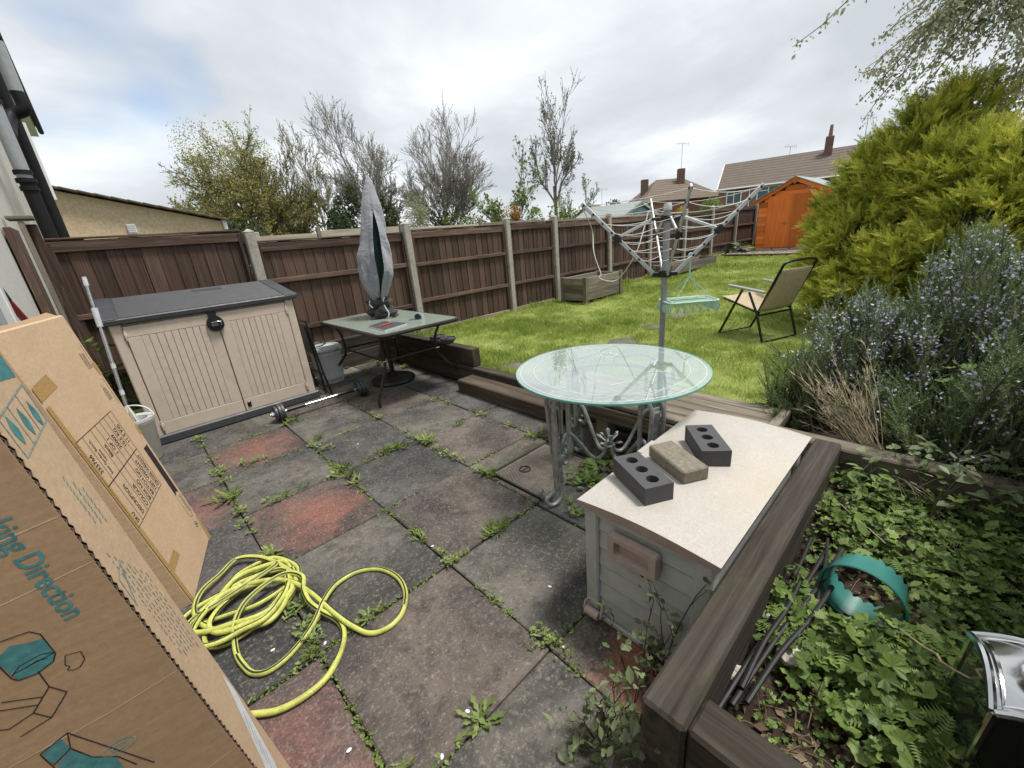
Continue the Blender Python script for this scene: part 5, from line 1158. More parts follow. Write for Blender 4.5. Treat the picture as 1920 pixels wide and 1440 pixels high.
# handle on the end panel
FH = frame(Vector((bx0-.004, .545, .405)), Vector((0, -1, 0)), Vector((0, 0, 1)), Vector((-1, 0, 0)))
q = MB()
outer = [(-.085, .045), (.085, .045), (.093, .0), (.075, -.052), (-.075, -.052), (-.093, .0)]; inner = [(-.060, .022), (.060, .022), (.060, -.028), (-.060, -.028)]
fr_o = rrect(-.088, .088, -.05, .045, .012, 4); fr_i = rrect(-.062, .062, -.030, .024, .006, 4); n = len(fr_o)
V = [FH @ Vector((x, y, .004)) for x, y in fr_o]+[FH @ Vector((x*.96, y*.94, .030)) for x, y in fr_o]+[FH @ Vector((x, y, .030)) for x, y in fr_i]+[FH @ Vector((x*.90, y*.84, .006)) for x, y in fr_i]
F_ = []
for k in range(3): F_ += [(k*n+i, k*n+(i+1) % n, (k+1)*n+(i+1) % n, (k+1)*n+i) for i in range(n)]
F_.append(tuple(range(3*n, 4*n))); q.add(V, F_); hnd = q.build('handle', M['mauve'], dbx)
q = MB()
for k in range(9): q.box((-.048+k*.012, .0165, .012), (.005, .008, .012), FH)
o = q.build('vent_slot', M['black']); setpar(o, hnd)
for yy in (.70, .345):
    q = MB(); q.cyl((bx0-.028, yy-.028, .048), (bx0-.028, yy+.028, .048), .017, n=14); w_ = q.build('wheel', M['mauve'], dbx)
    q = MB(); q.tube([(bx0-.008, yy-.036, .03), (bx0-.03, yy-.036, .048), (bx0-.022, yy-.036, .075), (bx0-.008, yy-.03, .085), (bx0-.008, yy+.03, .085), (bx0-.022, yy+.036, .075), (bx0-.03, yy+.036, .048), (bx0-.008, yy+.036, .03)], .005, 6); q.build('wheel_bracket', M['mauve'], dbx)
# bricks
M['engbrick'] = plain('blue_engineering_brick', (.070, .070, .076), .75, 0, .15, 60, .4, dirt=.3, dirtcol=(.10, .10, .10))
M['paver'] = plain('concrete_paver', (.21, .19, .145), .9, 0, .3, 70, .6, dirt=.5, dirtcol=(.12, .12, .08))
def brick(label, px0, px1, w_, h_, holes, mat, name):
    """long edge from px0 to px1 on the lid (pixels of its near lower edge), width to the far side"""
    zt = .537; a_, b_ = gz(*px0, zt), gz(*px1, zt); d_ = (b_-a_).normalized(); L_ = .215; a_ = (a_+b_)/2-d_*L_/2; nrm = Vector((0, 0, 1)).cross(d_)
    Fm = frame(a_, d_, nrm, Vector((0, 0, 1)))
    if not holes:
        q_ = MB(); q_.box((L_/2, w_/2, h_/2), (L_, w_, h_), None, bev=.005); o_ = q_.build(name, mat); o_.matrix_basis = Fm; return tag(o_, label, 'brick')
    q_ = MB(); V = []; F_ = []; hx = [L_*.2, L_*.5, L_*.8]; r_ = .021; nh = 16; ci = w_/2
    # top face cut into three cells, each ringed by a square-to-circle band
    xs = [0, L_*.35, L_*.65, L_]
    for c_ in range(3):
        x0_, x1_ = xs[c_], xs[c_+1]; b = len(V); hc = hx[c_]
        sq = []
        for i in range(nh):
            t_ = 2*PI*i/nh; cx_, sy_ = math.cos(t_), math.sin(t_); k_ = 1/max(abs(cx_), abs(sy_)); ux, uy = cx_*k_, sy_*k_
            sq.append((hc+ux*((x1_-hc) if ux > 0 else (hc-x0_)), ci+uy*w_/2, h_))
        ring = [(hc+r_*math.cos(2*PI*i/nh), ci+r_*math.sin(2*PI*i/nh), h_) for i in range(nh)]; bot = [(x, y, .004) for x, y, z_ in ring]
        V += sq+ring+bot
        for i in range(nh):
            j = (i+1) % nh; F_ += [(b+i, b+j, b+nh+j, b+nh+i), (b+nh+i, b+nh+j, b+2*nh+j, b+2*nh+i)]
        F_.append(tuple(b+2*nh+i for i in range(nh)))
    q_.add(V, F_); q_.add([(0, 0, 0), (L_, 0, 0), (L_, w_, 0), (0, w_, 0), (0, 0, h_), (L_, 0, h_), (L_, w_, h_), (0, w_, h_)], [(0, 1, 2, 3), (0, 1, 5, 4), (1, 2, 6, 5), (2, 3, 7, 6), (3, 0, 4, 7)])
    o_ = q_.build(name, mat); o_.matrix_basis = Fm; return tag(o_, label, 'brick')
brick('dark blue-grey three-hole brick on the lid corner above the mauve handle', (1153, 890), (1205, 945), .1025, .065, True, M['engbrick'], 'brick')
brick('pale grey-brown solid paving brick between the two dark bricks', (1219, 858), (1276, 906), .1025, .05, False, M['paver'], 'paving_brick')
brick('dark three-hole brick with a paint smear lying past the pale brick', (1286, 828), (1311, 870), .1025, .065, True, M['engbrick'], 'brick')
# ------------------------------------------------------------------ round glass table on wrought iron
M['wrought'] = plain('worn_silver_iron', (.38, .39, .39), .5, .4, .35, 30, .25, dirt=.8, dirtcol=(.028, .026, .025))
M['rust'] = plain('rust', (.20, .12, .075), .8, .1, .4, 30, .3)
M['roundglass'] = glass_mat('pale_green_table_glass', (.80, .90, .88), .40, (.56, .68, .66), 1.62, .010, boost=1.6)
M['glassedge'] = plain('green_glass_edge', (.18, .42, .38), .15, 0, .1, 8, 0); M['etch_reflect'] = glass_mat('etch_reflection_marks', (.9, .95, .94), .55, (.74, .80, .79), 1.5, .2)
CX, CY, TR, GZ = 1.755, 1.17, .490, .70
rt_ = thing('round_table', 'round glass-topped table on worn wrought-iron legs', 'table', (CX, CY, 0))
TT = Matrix.Translation((CX, CY, 0))
q = MB(); n = 72
q.add([(CX+TR*math.cos(2*PI*i/n), CY+TR*math.sin(2*PI*i/n), GZ) for i in range(n)], [tuple(range(n))]); q.build('glass_top', M['roundglass'], rt_)
q = MB(); q.lathe([(TR+.0005, GZ-.010), (TR+.002, GZ-.005), (TR+.0005, GZ+.0005), (TR-.004, GZ+.0008)], 72, TT, capb=False, capt=False); q.build('glass_edge', M['glassedge'], rt_)
def ringflat(mb, r0, r1, z_, cx_=CX, cy_=CY, a0=0, a1=2*PI, n_=72):
    V_ = []; F2 = []
    for i in range(n_+1):
        t_ = a0+(a1-a0)*i/n_
        for r_ in (r0, r1): V_.append((cx_+r_*math.cos(t_), cy_+r_*math.sin(t_), z_))
    for i in range(n_): F2.append((2*i, 2*i+1, 2*i+3, 2*i+2))
    mb.add(V_, F2)
q = MB(); ringflat(q, TR*.945, TR*.956, GZ+.0012); ringflat(q, TR*.80, TR*.808, GZ+.0012); vdir = math.atan2(CY, CX)  # outer ring is etched; inner ring draws a reflection as a pale line
ec = Vector((CX, CY, 0))+Vector((math.cos(vdir), math.sin(vdir), 0))*.24; ringflat(q, .045, .052, GZ+.0012, ec.x, ec.y, n_=32)
for an in (.5, 1.2, 2.1, 3.9, 5.0, 5.6):
    p_ = Vector((CX+math.cos(an)*.25, CY+math.sin(an)*.25, GZ+.0012)); d_ = Vector((math.cos(an*2.3), math.sin(an*2.3), 0)); n_ = Vector((-d_.y, d_.x, 0))*.004
    q.add([p_-d_*.05+n_, p_-d_*.05-n_, p_+d_*.05-n_, p_+d_*.05+n_], [(0, 1, 2, 3)])
q.build('etching_and_reflection', M['etch_reflect'], rt_)
q = MB(); q.tube([(CX+.30*math.cos(i*PI/24), CY+.30*math.sin(i*PI/24), .625) for i in range(48)], .013, 8, closed=True); q.build('ring', M['wrought'], rt_)
q = MB(); q.tube([(CX+.345*math.cos(i*PI/24), CY+.345*math.sin(i*PI/24), .672+.012*math.cos(i*PI/3)) for i in range(48)], .008, 8, closed=True); q.build('upper_ring', M['wrought'], rt_)
for k in range(4):
    an = vdir+PI+k*PI/2; c_ = Vector((CX+.318*math.cos(an), CY+.318*math.sin(an), .652)); t_ = Vector((-math.sin(an), math.cos(an), 0))
    q = MB(); q.tube([c_+t_*(.034*math.cos(i*PI/8))+Vector((0, 0, .026*math.sin(i*PI/8))) for i in range(16)], .0065, 6, closed=True); q.build('loop', M['rust'], rt_)
foot1 = math.atan2(1.302-CY, 1.376-CX)
for k in range(4):
    an = foot1+k*PI/2; rad = Vector((math.cos(an), math.sin(an), 0)); tan_ = Vector((-math.sin(an), math.cos(an), 0)); O = Vector((CX, CY, 0))
    P_ = lambda r_, z_, s_: O+rad*r_+tan_*s_+Vector((0, 0, z_))
    q = MB()
    for s_ in (-.036, .036):      # outer hooped bar on each side, curling into the foot scroll
        q.tube(smooth_path([P_(.285, .30, s_), P_(.285, .56, s_), P_(.292, .605, s_), P_(.325, .625, s_), P_(.355, .60, s_), P_(.362, .55, s_), P_(.345, .30, s_), P_(.335, .12, s_), P_(.34, .055, s_), P_(.375, .018, s_), P_(.415, .022, s_), P_(.435, .055, s_), P_(.415, .08, s_)], 5), .0108, 8)
        q.tube(smooth_path([P_(.285, .30, s_), P_(.292, .255, s_), P_(.315, .243, s_), P_(.33, .265, s_), P_(.322, .295, s_)], 5), .0095, 8)
    q.build('leg', M['wrought'], rt_)
    q = MB()
    for z_ in (.14, .40, .57): q.box((0, 0, 0), (.014, .075, .014), frame(P_(.343 if z_ < .5 else .355, z_, 0), rad, tan_, Vector((0, 0, 1))), bev=.002)
    q.box((0, 0, 0), (.006, .05, .52), frame(P_(.348, .335, 0), rad, tan_, Vector((0, 0, 1))), bev=.002); q.build('leg_brace', M['wrought'], rt_)
    q = MB(); q.tube(smooth_path([P_(.295, .33, 0), P_(.285, .375, 0), P_(.255, .385, 0), P_(.20, .32, 0), P_(.13, .22, 0), P_(.085, .185, 0), P_(.04, .20, 0), P_(.018, .245, 0), P_(.012, .27, 0)], 5), .0105, 8); q.tube(smooth_path([P_(.285, .375, 0), P_(.305, .34, 0), P_(.312, .30, 0), P_(.30, .275, 0), P_(.29, .285, 0)], 5), .009, 8); q.build('scroll', M['wrought'], rt_)
q = MB(); q.tube([(CX+.024*math.cos(i*PI/8), CY+.024*math.sin(i*PI/8), .245) for i in range(16)], .008, 6, closed=True); q.build('binding_ring', M['wrought'], rt_)
for k in range(8):
    an = k*PI/4; rd_ = Vector((math.cos(an), math.sin(an), 0)); b_ = Vector((CX, CY, .25)); up_ = .075 if k % 2 else .035; out_ = .05 if k % 2 else .085
    q = MB(); q.tube([b_, b_+rd_*out_*.5+Vector((0, 0, up_*.6)), b_+rd_*out_*.8+Vector((0, 0, up_*.9)), b_+rd_*out_+Vector((0, 0, up_))], [.005, .006, .014, .003], 8, flat=.5); q.build('leaf_finial', M['wrought'], rt_)

# ------------------------------------------------------------------ rotary airer
M['alu'] = plain('aluminium', (.56, .57, .59), .55, .75, .06, 30, .02); M['greysteel'] = plain('grey_painted_steel', (.30, .31, .33), .4, .3, .08, 30, .02)
DP = Vector((2.88, 1.455, 0)); ZC, ZT = 1.045, 1.47
ra = thing('rotary_airer', 'half-open aluminium rotary clothes airer on the lawn', 'clothes airer', (DP.x, DP.y, LAWN_Z))
lean = Vector((.010, .0, 1)).normalized(); dp_ = lambda z_: DP+lean*z_
q = MB(); q.cyl(dp_(LAWN_Z-.05), dp_(ZC+.02), .0205, n=16); q.build('pole', M['greysteel'], ra)
q = MB(); q.cyl(dp_(ZC), dp_(ZT), .023, n=16); q.build('upper_pole', M['greysteel'], ra)
q = MB(); q.lathe([(.028, 0), (.028, .03), (.022, .045)], 16, Matrix.Translation(dp_(ZT-.0))); q.build('top_cap', M['greyplas'], ra)
q = MB(); q.cyl(dp_(ZC-.02), dp_(ZC+.025), .042, n=14)
phi0 = R_(-8); e1 = Vector((CR.x, CR.y, 0)).normalized(); e2 = Vector((CF.x, CF.y, 0)).normalized()
dirs = [(e1*math.cos(phi0+k*PI/2)+e2*math.sin(phi0+k*PI/2)) for k in range(4)]
q.build('hub', M['black'], ra); q = MB(); q.cyl(dp_(ZT-.07), dp_(ZT-.035), .042, n=14); q.build('hub', M['black'], ra); q = MB()
for d_ in dirs:
    q = MB(); q.box((0, 0, 0), (.07, .028, .03), frame(dp_(ZC)+d_*.05, d_, Vector((-d_.y, d_.x, 0)), Vector((0, 0, 1))), bev=.004); q.build('bracket', M['black'], ra); q = MB(); q.box((0, 0, 0), (.09, .03, .022), frame(dp_(ZT-.05)+d_*.06, d_, Vector((-d_.y, d_.x, 0)), Vector((0, 0, 1))), bev=.004); q.build('bracket', M['black'], ra); q = MB()
tips = []; RT = [.60, .55, .57, .55]
for k, d_ in enumerate(dirs):
    a_ = dp_(ZC)+d_*.07; b_ = dp_(0)+d_*RT[k]; b_.z = 1.575-.01*(k == 2); u_ = (b_-a_); sdx = Vector((-d_.y, d_.x, 0))
    q = MB(); q.box((0, 0, u_.length/2), (.013, .027, u_.length), frame(a_, sdx, u_.normalized().cross(sdx), u_.normalized()), bev=.003)
    arm = q.build('arm', M['alu'], ra); tips.append((a_, b_))
    q = MB(); m_ = a_+u_*.52; q.box((0, 0, 0), (.028, .045, .06), frame(m_, sdx, u_.normalized().cross(sdx), u_.normalized()), bev=.006); q.build('clamp', M['black'], ra)
    q = MB(); c_ = dp_(ZT-.05)+d_*.10; v_ = m_-c_; q.box((0, 0, v_.length/2), (.012, .020, v_.length), frame(c_, sdx, v_.normalized().cross(sdx), v_.normalized()), bev=.002); q.build('strut', M['alu'], ra)
    for j in range(7): f = .22+.125*j; p_ = a_+u_*f; q = MB(); q.cyl(p_-sdx*.011, p_+sdx*.011, .008, n=8); q.build('line_eyelet', M['black'], ra)
for j in range(7):
    f = .22+.125*j; q = MB()
    for k in range(4):
        p0 = tips[k][0]+(tips[k][1]-tips[k][0])*f; p1 = tips[(k+1) % 4][0]+(tips[(k+1) % 4][1]-tips[(k+1) % 4][0])*f; sg = .015+.05*((j*3+k*5) % 4)/4*f
        q.tube([p0+(p1-p0)*i/8+Vector((0, 0, -sg*4*(i/8)*(1-i/8))) for i in range(9)], .0024, 5)
    q.build('line', M['whitecord'], ra)
# loose cord from the arm tip down to the planter and back
lt_ = tips[2][1]; cd = thing('loose_cord', 'white cord hanging in a loop from the airer arm tip', 'cord', (lt_.x, lt_.y, .9))
pts = [lt_+Vector((0, 0, -.02))]+[dep(u, w, 3.35) for u, w in ((1110, 430), (1113, 470), (1120, 495), (1127, 514), (1124, 521), (1140, 527), (1160, 522))]+[dep(u, w, 3.1) for u, w in ((1190, 480), (1207, 430), (1216, 395))]
q = MB(); q.tube(smooth_path(pts, 5), .0038, 6); q.build('cord_line', M['whitecord'], cd)
# mint-green peg hanger hung on the right arm
M['mint'] = plain('mint_plastic', (.42, .62, .52), .45, 0, .06, 20, .03)
hk = tips[0][0]+(tips[0][1]-tips[0][0])*.19; ph = thing('peg_hanger', 'mint-green peg hanger hooked on the airer arm', 'peg hanger', (hk.x, hk.y, hk.z-.25))
hc = Vector((hk.x+.0, hk.y-.0, .850)); X_ = e1; Y_ = e2
q = MB(); q.tube(smooth_path([hk+Vector((0, 0, .02))+X_*.015, hk+Vector((0, 0, .03)), hk-X_*.015+Vector((0, 0, .01)), hk+Vector((0, 0, -.04)), Vector((hc.x, hc.y, hc.z+.21)), Vector((hc.x, hc.y, hc.z+.16))], 4), .006, 6); q.build('hook', M['mint'], ph)
fw, fd_ = .175, .115
q = MB()
rr2 = rrect(-fw, fw, -fd_, fd_, .03, 4); q.tube([hc+X_*x+Y_*y for x, y in rr2], .007, 6, closed=True)
rr3 = rrect(-fw*.80, fw*.80, -fd_*.72, fd_*.72, .02, 4); q.tube([hc+X_*x+Y_*y for x, y in rr3], .006, 6, closed=True)
for y in (-.3, .3): q.cyl(hc-X_*fw*.8+Y_*fd_*y, hc+X_*fw*.8+Y_*fd_*y, .005, n=6)
q.build('frame', M['mint'], ph)
for sx in (-1, 1):
    for sy in (-1, 1):
        q = MB(); a_ = Vector((hc.x, hc.y, hc.z+.165)); b_ = hc+X_*fw*.8*sx+Y_*fd_*.85*sy; n_ = 14
        for i in range(n_): c_ = a_+(b_-a_)*((i+.5)/n_); d_ = (b_-a_).normalized(); s_ = d_.orthogonal().normalized(); s_ = s_ if i % 2 else d_.cross(s_); q.tube([c_+d_*(.011*math.cos(t_))+s_*(.004*math.sin(t_)) for t_ in [m2*PI/4 for m2 in range(8)]], .0017, 4, closed=True)
        q.build('chain', M['mint'], ph)
random.seed(6)
for i in range(26):
    t_ = i/26*4; sd_ = int(t_); f = (t_-sd_)*2-1
    x, y = [(f*fw, -fd_), (fw, f*fd_), (-f*fw, fd_), (-fw, -f*fd_)][sd_]; c_ = hc+X_*x+Y_*y; an = random.uniform(-.5, .5)
    q = MB(); dn = Vector((0, 0, -1)); tx = X_*math.cos(an)+Y_*math.sin(an)
    q.tube([c_+dn*.008, c_+dn*.025], .0025, 5); q.tube([c_+dn*.02, c_+dn*.045+tx*.009, c_+dn*.075+tx*.003], [.004, .006, .004], 6, flat=.6); q.tube([c_+dn*.02, c_+dn*.045-tx*.009, c_+dn*.075-tx*.003], [.004, .006, .004], 6, flat=.6)
    q.build('peg', M['mint'], ph)

# ------------------------------------------------------------------ folding armchair on the lawn
M['beigecloth'] = fabric('beige_mesh_fabric', (.52, .42, .27)); M['blackmetal'] = plain('black_steel_tube', (.014, .014, .015), .35, .3, .2, 30, .02); M['armgrey'] = plain('armrest_grey', (.33, .33, .33), .35, .2)
fl, bl, br_, fr_ = Vector((4.82, 1.75, 0)), Vector((4.615, 1.247, 0)), Vector((5.04, 1.05, 0)), Vector((5.31, 1.58, 0))
ch_ = thing('lawn_chair', 'beige fabric folding armchair with black frame on the lawn', 'chair', (4.9, 1.4, LAWN_Z))
cz = LAWN_Z; Xc = ((br_-bl)+(fr_-fl)).normalized(); Fc = Vector((0, 0, 1)).cross(Xc); Cc_ = (fl+bl+br_+fr_)/4; hwc = .245
CPt = lambda s_, f, z_: Cc_+Xc*s_+Fc*f+Vector((0, 0, cz+z_))
for sgn in (-1, 1):
    s_ = sgn*hwc
    q = MB(); q.tube([CPt(s_, .27, .01), CPt(s_, .02, .52)], .0125, 8); q.build('leg', M['blackmetal'], ch_)
    q = MB(); q.tube([CPt(s_, -.27, .01), CPt(s_, -.17, .30), CPt(s_, -.06, .50)], .0125, 8); q.build('leg', M['blackmetal'], ch_)
    q = MB(); q.box((0, 0, 0), (.045, .44, .022), frame(CPt(s_*1.04, -.03, .535), Xc, (Fc+Vector((0, 0, .10))).normalized(), Xc.cross((Fc+Vector((0, 0, .10))).normalized())), bev=.007); q.build('armrest', M['armgrey'], ch_)
    q = MB(); q.tube(smooth_path([CPt(s_*.92, -.17, .30), CPt(s_*.92, -.26, .51), CPt(s_*.92, -.36, .74)], 4), .0125, 8); q.build('back_post', M['blackmetal'], ch_)
    q = MB(); q.tube([CPt(s_*.92, .26, .41), CPt(s_*.92, -.17, .30)], .0115, 8); q.build('seat_rail', M['blackmetal'], ch_)
for f, z_ in ((.27, .012), (-.27, .012)): q = MB(); q.cyl(CPt(-hwc, f, z_), CPt(hwc, f, z_), .009, n=8); q.build('foot_bar', M['blackmetal'], ch_)
q = MB(); q.tube(smooth_path([CPt(-hwc*.92, -.36, .74), CPt(-hwc*.9, -.38, .785), CPt(-hwc*.6, -.39, .805), CPt(0, -.395, .81), CPt(hwc*.6, -.39, .805), CPt(hwc*.9, -.38, .785), CPt(hwc*.92, -.36, .74)], 4), .0125, 8); q.build('headrail', M['blackmetal'], ch_)
q = MB(); q.cyl(CPt(-hwc*.92, -.19, .275), CPt(hwc*.92, -.19, .275), .011, n=8); q.build('rear_rail', M['blackmetal'], ch_)
def sling(nm, P0, P1, sagv):
    V_ = []; F2 = []; nu, nv = 12, 8
    for i in range(nu+1):
        f, z_ = P0[0]+(P1[0]-P0[0])*i/nu, P0[1]+(P1[1]-P0[1])*i/nu
        for j in range(nv+1):
            g_ = j/nv*2-1; sg = sagv*(1-g_*g_)*(.4+.6*math.sin(PI*i/nu)); p_ = CPt(g_*hwc*.95, f, z_); V_.append(p_+sg*Vector((0, 0, -1)) if abs(P1[1]-P0[1]) < .2 else p_-Fc*sg)
    for i in range(nu):
        for j in range(nv): b_ = i*(nv+1)+j; F2.append((b_, b_+1, b_+nv+2, b_+nv+1))
    q_ = MB(); q_.add(V_, F2, sm=True); o_ = q_.build(nm, M['beigecloth'], ch_); md = o_.modifiers.new('s', 'SOLIDIFY'); md.thickness = .008; return o_
sling('seat', (.29, .425), (-.17, .31), .035); sling('backrest', (-.18, .315), (-.352, .73), .03)

# ------------------------------------------------------------------ planter and trough on the lawn
def planter(name, label, x0, x1, y0, y1, z0, h_, courses):
    t_ = thing(name, label, 'planter', ((x0+x1)/2, (y0+y1)/2, z0)); bhh = (h_-.05)/courses
    for k in range(courses):
        zc = z0+.05+bhh*(k+.5)
        for (c_, d_, mt) in ((((x0+x1)/2, y0, zc), (x1-x0-.02, .024, bhh-.005), 'grey_x'), (((x0+x1)/2, y1, zc), (x1-x0-.02, .024, bhh-.005), 'grey_x'), ((x0, (y0+y1)/2, zc), (.024, y1-y0-.02, bhh-.005), 'grey_y'), ((x1, (y0+y1)/2, zc), (.024, y1-y0-.02, bhh-.005), 'grey_y')):
            q_ = MB(); q_.box((0, 0, 0), d_, bev=.004); o_ = q_.build('board', M[mt]); setpar(o_, t_, True); o_.location = c_
    for x in (x0, x1):
        for y in (y0, y1):
            q_ = MB(); q_.box((0, 0, 0), (.075, .075, h_+.015), bev=.005); o_ = q_.build('post', M['grey_z']); setpar(o_, t_, True); o_.location = (x, y, z0+(h_+.015)/2)
    q_ = MB(); q_.box(((x0+x1)/2, (y0+y1)/2, z0+h_*.68), (x1-x0-.03, y1-y0-.03, .03)); q_.build('compost', M['soil'], t_)
planter('wooden_planter', 'weathered wooden planter box on legs standing by the fence', 6.0, 7.10, 4.48, 4.98, LAWN_Z, .45, 3)
tz_ = lawn_z(10.7, 4.7)
planter('wooden_trough', 'long low wooden trough at the fence foot behind the airer', 9.5, 12.0, 4.62, 5.05, tz_, .27, 2)

# ------------------------------------------------------------------ things in the raised bed
BZ = .26
M['tealplas'] = plain('teal_plastic', (.045, .215, .19), .38, 0, .12, 15, .05, dirt=.3, dirtcol=(.06, .17, .14))
rc = gz(1622, 1108, BZ+.06); cl_ = thing('plant_collar', 'teal plastic plant collar with jagged rim tilted in the raised bed', 'plant collar', (rc.x, rc.y, BZ))
axn = (Vector((.90, -.10, .06))).normalized(); Fr = Matrix.Translation((rc.x, rc.y, BZ+.075)) @ axn.to_track_quat('Z', 'Y').to_matrix().to_4x4()
V = []; F_ = []; n = 60
for i in range(n):
    t_ = 2*PI*i/n; zig = .012*(i % 3 == 0)
    for r_, z_ in ((.098, -.05), (.096, -.045), (.086, .035-zig), (.084, .035-zig), (.093, -.045)): V.append(Fr @ Vector((r_*math.cos(t_), r_*math.sin(t_), z_)))
for i in range(n):
    for k in range(4): a_, b_ = i*5+k, ((i+1) % n)*5+k; F_.append((a_, b_, b_+1, a_+1))
q = MB(); q.add(V, F_, sm=True); q.build('ring_wall', M['tealplas'], cl_)
q = MB(); q.tube([Fr @ Vector((.100*math.cos(i*PI/24), .100*math.sin(i*PI/24), -.052)) for i in range(48)], .004, 6, closed=True); q.build('rim', M['tealplas'], cl_)
M['pipe'] = plain('black_pipe', (.014, .014, .016), .5, 0, .2, 30, .05, dirt=.3, dirtcol=(.04, .034, .028))
plp = [((1347, 1328), (1545, 1040)), ((1372, 1322), (1580, 1030)), ((1400, 1318), (1560, 1100)), ((1430, 1200), (1520, 1010)), ((1525, 1205), (1552, 1010)), ((1390, 1290), (1500, 1090))]
for k, (a_, b_) in enumerate(plp):
    zz = BZ+.03+.012*(k % 3); p0, p1 = gz(*a_, zz), gz(*b_, zz+.015); q = MB(); r_ = .0068 if k != 4 else .005
    q.tube(smooth_path([p0, p0+(p1-p0)*.35+Vector((.004, .004, .003)), p0+(p1-p0)*.7-Vector((.003, .003, 0)), p1], 5), r_, 8); o = q.build('black_pipe', M['pipe'])
    tag(o, 'thin black pipe leaning across the teal collar end of the bed' if k == 4 else 'black plastic pipe lying along the inside of the raised bed sleeper', 'pipe', None if k == 4 else 'black pipes in the raised bed')
M['rubble'] = plain('white_rubble', (.52, .50, .42), .95, 0, .25, 60, .8, dirt=.4, dirtcol=(.3, .28, .2))
for k, (u, w, r_) in enumerate(((1488, 1222, .035), (1452, 1165, .026), (1383, 1262, .022), (1730, 1250, .03))):
    p_ = gz(u, w, BZ+.02); q = MB(); V = []; rs2 = random.Random(k)
    import bmesh
    bm = bmesh.new(); bmesh.ops.create_icosphere(bm, subdivisions=3, radius=r_)
    for v_ in bm.verts: v_.co *= 1+.45*mnoise.noise(v_.co*40+Vector((k*3, 0, 0)))+.12*mnoise.noise(v_.co*130); v_.co.z *= .7; v_.co.x *= 1.3
    me = bpy.data.meshes.new('rubble'); bm.to_mesh(me); bm.free(); me.materials.append(M['rubble'] if k < 3 else M['rust'])
    o = inst('rubble', me, Matrix.Translation(p_)); o.rotation_euler = (0, 0, k)
    tag(o, 'crumbly white rubble lump beside the black pipes' if k < 3 else 'rust-brown lump of broken clay beside the silver lantern', 'rubble', 'rubble lumps in the raised bed' if k < 3 else None)
# silver lantern lying on its side
M['chrome'] = plain('polished_steel', (.62, .62, .61), .14, 1.0, .08, 12, .03, dirt=.25, dirtcol=(.2, .19, .17)); M['lanternglass'] = glass_mat('lantern_glass', (.42, .50, .42), .10, (.25, .28, .22), 1.5, .02, boost=1.3)
ln_ = thing('lantern', 'silver metal lantern with bowed glass sides standing tilted in the bed', 'lantern', (1.02, -.25, BZ))
La, Lb = gz(1825, 1192, .50), gz(1866, 1334, .50); LS = (La-Lb).length
LY = (La-Lb).normalized(); LX = (Vector((-.06, -.05, 1))); LX = (LX-LY*LX.dot(LY)).normalized(); LZ = LX.cross(LY)
if LZ.y > 0: LZ = -LZ
LO = (La+Lb)/2+LZ*LS/2; FL = frame(LO, LY, LZ, LX); w_ = LS/2; hL = .235       # origin: centre of the roof edge level
def arc(sgn, ax_, z0, bow, n_=10):
    return [((w_*(2*i/n_-1)), z0+bow*(1-(2*i/n_-1)**2)) for i in range(n_+1)]
for k in range(4):
    Rk = FL @ Matrix.Rotation(k*PI/2, 4, 'Z')
    top = arc(1, 0, 0, .030)
    q = MB(); q.prism([(-w_+.006, -hL)]+[(w_-.006, -hL)]+[(x*.97, z_-.004) for x, z_ in top[::-1]], Rk.to_3x3() @ Vector((1, 0, 0)), Rk.to_3x3() @ Vector((0, 0, 1)), Rk.to_3x3() @ Vector((0, 1, 0)), .003, Rk @ Vector((0, -w_, 0))); q.build('pane', M['lanternglass'], ln_)
    q = MB(); q.tube([Rk @ Vector((x, -w_-.004, z_)) for x, z_ in top], .0075, 8); q.tube([Rk @ Vector((x*.94, -w_+.010, z_+.004)) for x, z_ in top], .004, 6); q.build('arched_rim', M['chrome'], ln_)
    q = MB(); q.box((w_, -w_, -hL/2), (.012, .012, hL), Rk, bev=.003); q.build('corner_bar', M['chrome'], ln_)
    q = MB(); q.box((0, -w_, -hL), (w_*2, .014, .016), Rk, bev=.003); q.build('bottom_rail', M['chrome'], ln_)
q = MB(); V = []; F_ = []; nn = 10
for i in range(nn+1):
    for j in range(nn+1):
        x, y = 2*i/nn-1, 2*j/nn-1; V.append(FL @ Vector((x*w_, y*w_, .030*max(1-x*x, 1-y*y)*max(abs(x), abs(y))**2+.034*(1-max(abs(x), abs(y))**2))))
for i in range(nn):
    for j in range(nn): a_ = i*(nn+1)+j; F_.append((a_, a_+nn+1, a_+nn+2, a_+1))
q.add(V, F_, sm=True); q.build('roof', M['chrome'], ln_)
q = MB(); q.lathe([(.050, .030), (.048, .036), (.034, .040), (.034, .082), (.046, .086), (.052, .094), (.03, .108), (.002, .112)], 24, FL, capb=False, capt=False); chm = q.build('chimney', M['chrome'], ln_)
for k in range(8):
    an = k*PI/4; q = MB(); q.cyl((.032*math.cos(an), .032*math.sin(an), .062), (.0355*math.cos(an), .0355*math.sin(an), .062), .0055, n=8, M=FL); o = q.build('vent_hole', M['black']); setpar(o, chm, True)
q = MB(); q.box((0, 0, -hL-.006), (w_*2.06, w_*2.06, .012), FL, bev=.003); q.build('base', M['chrome'], ln_)
q = MB(); q.lathe([(.034, -hL), (.034, -hL+.08), (.008, -hL+.085)], 16, FL); q.build('candle', M['cream'], ln_)
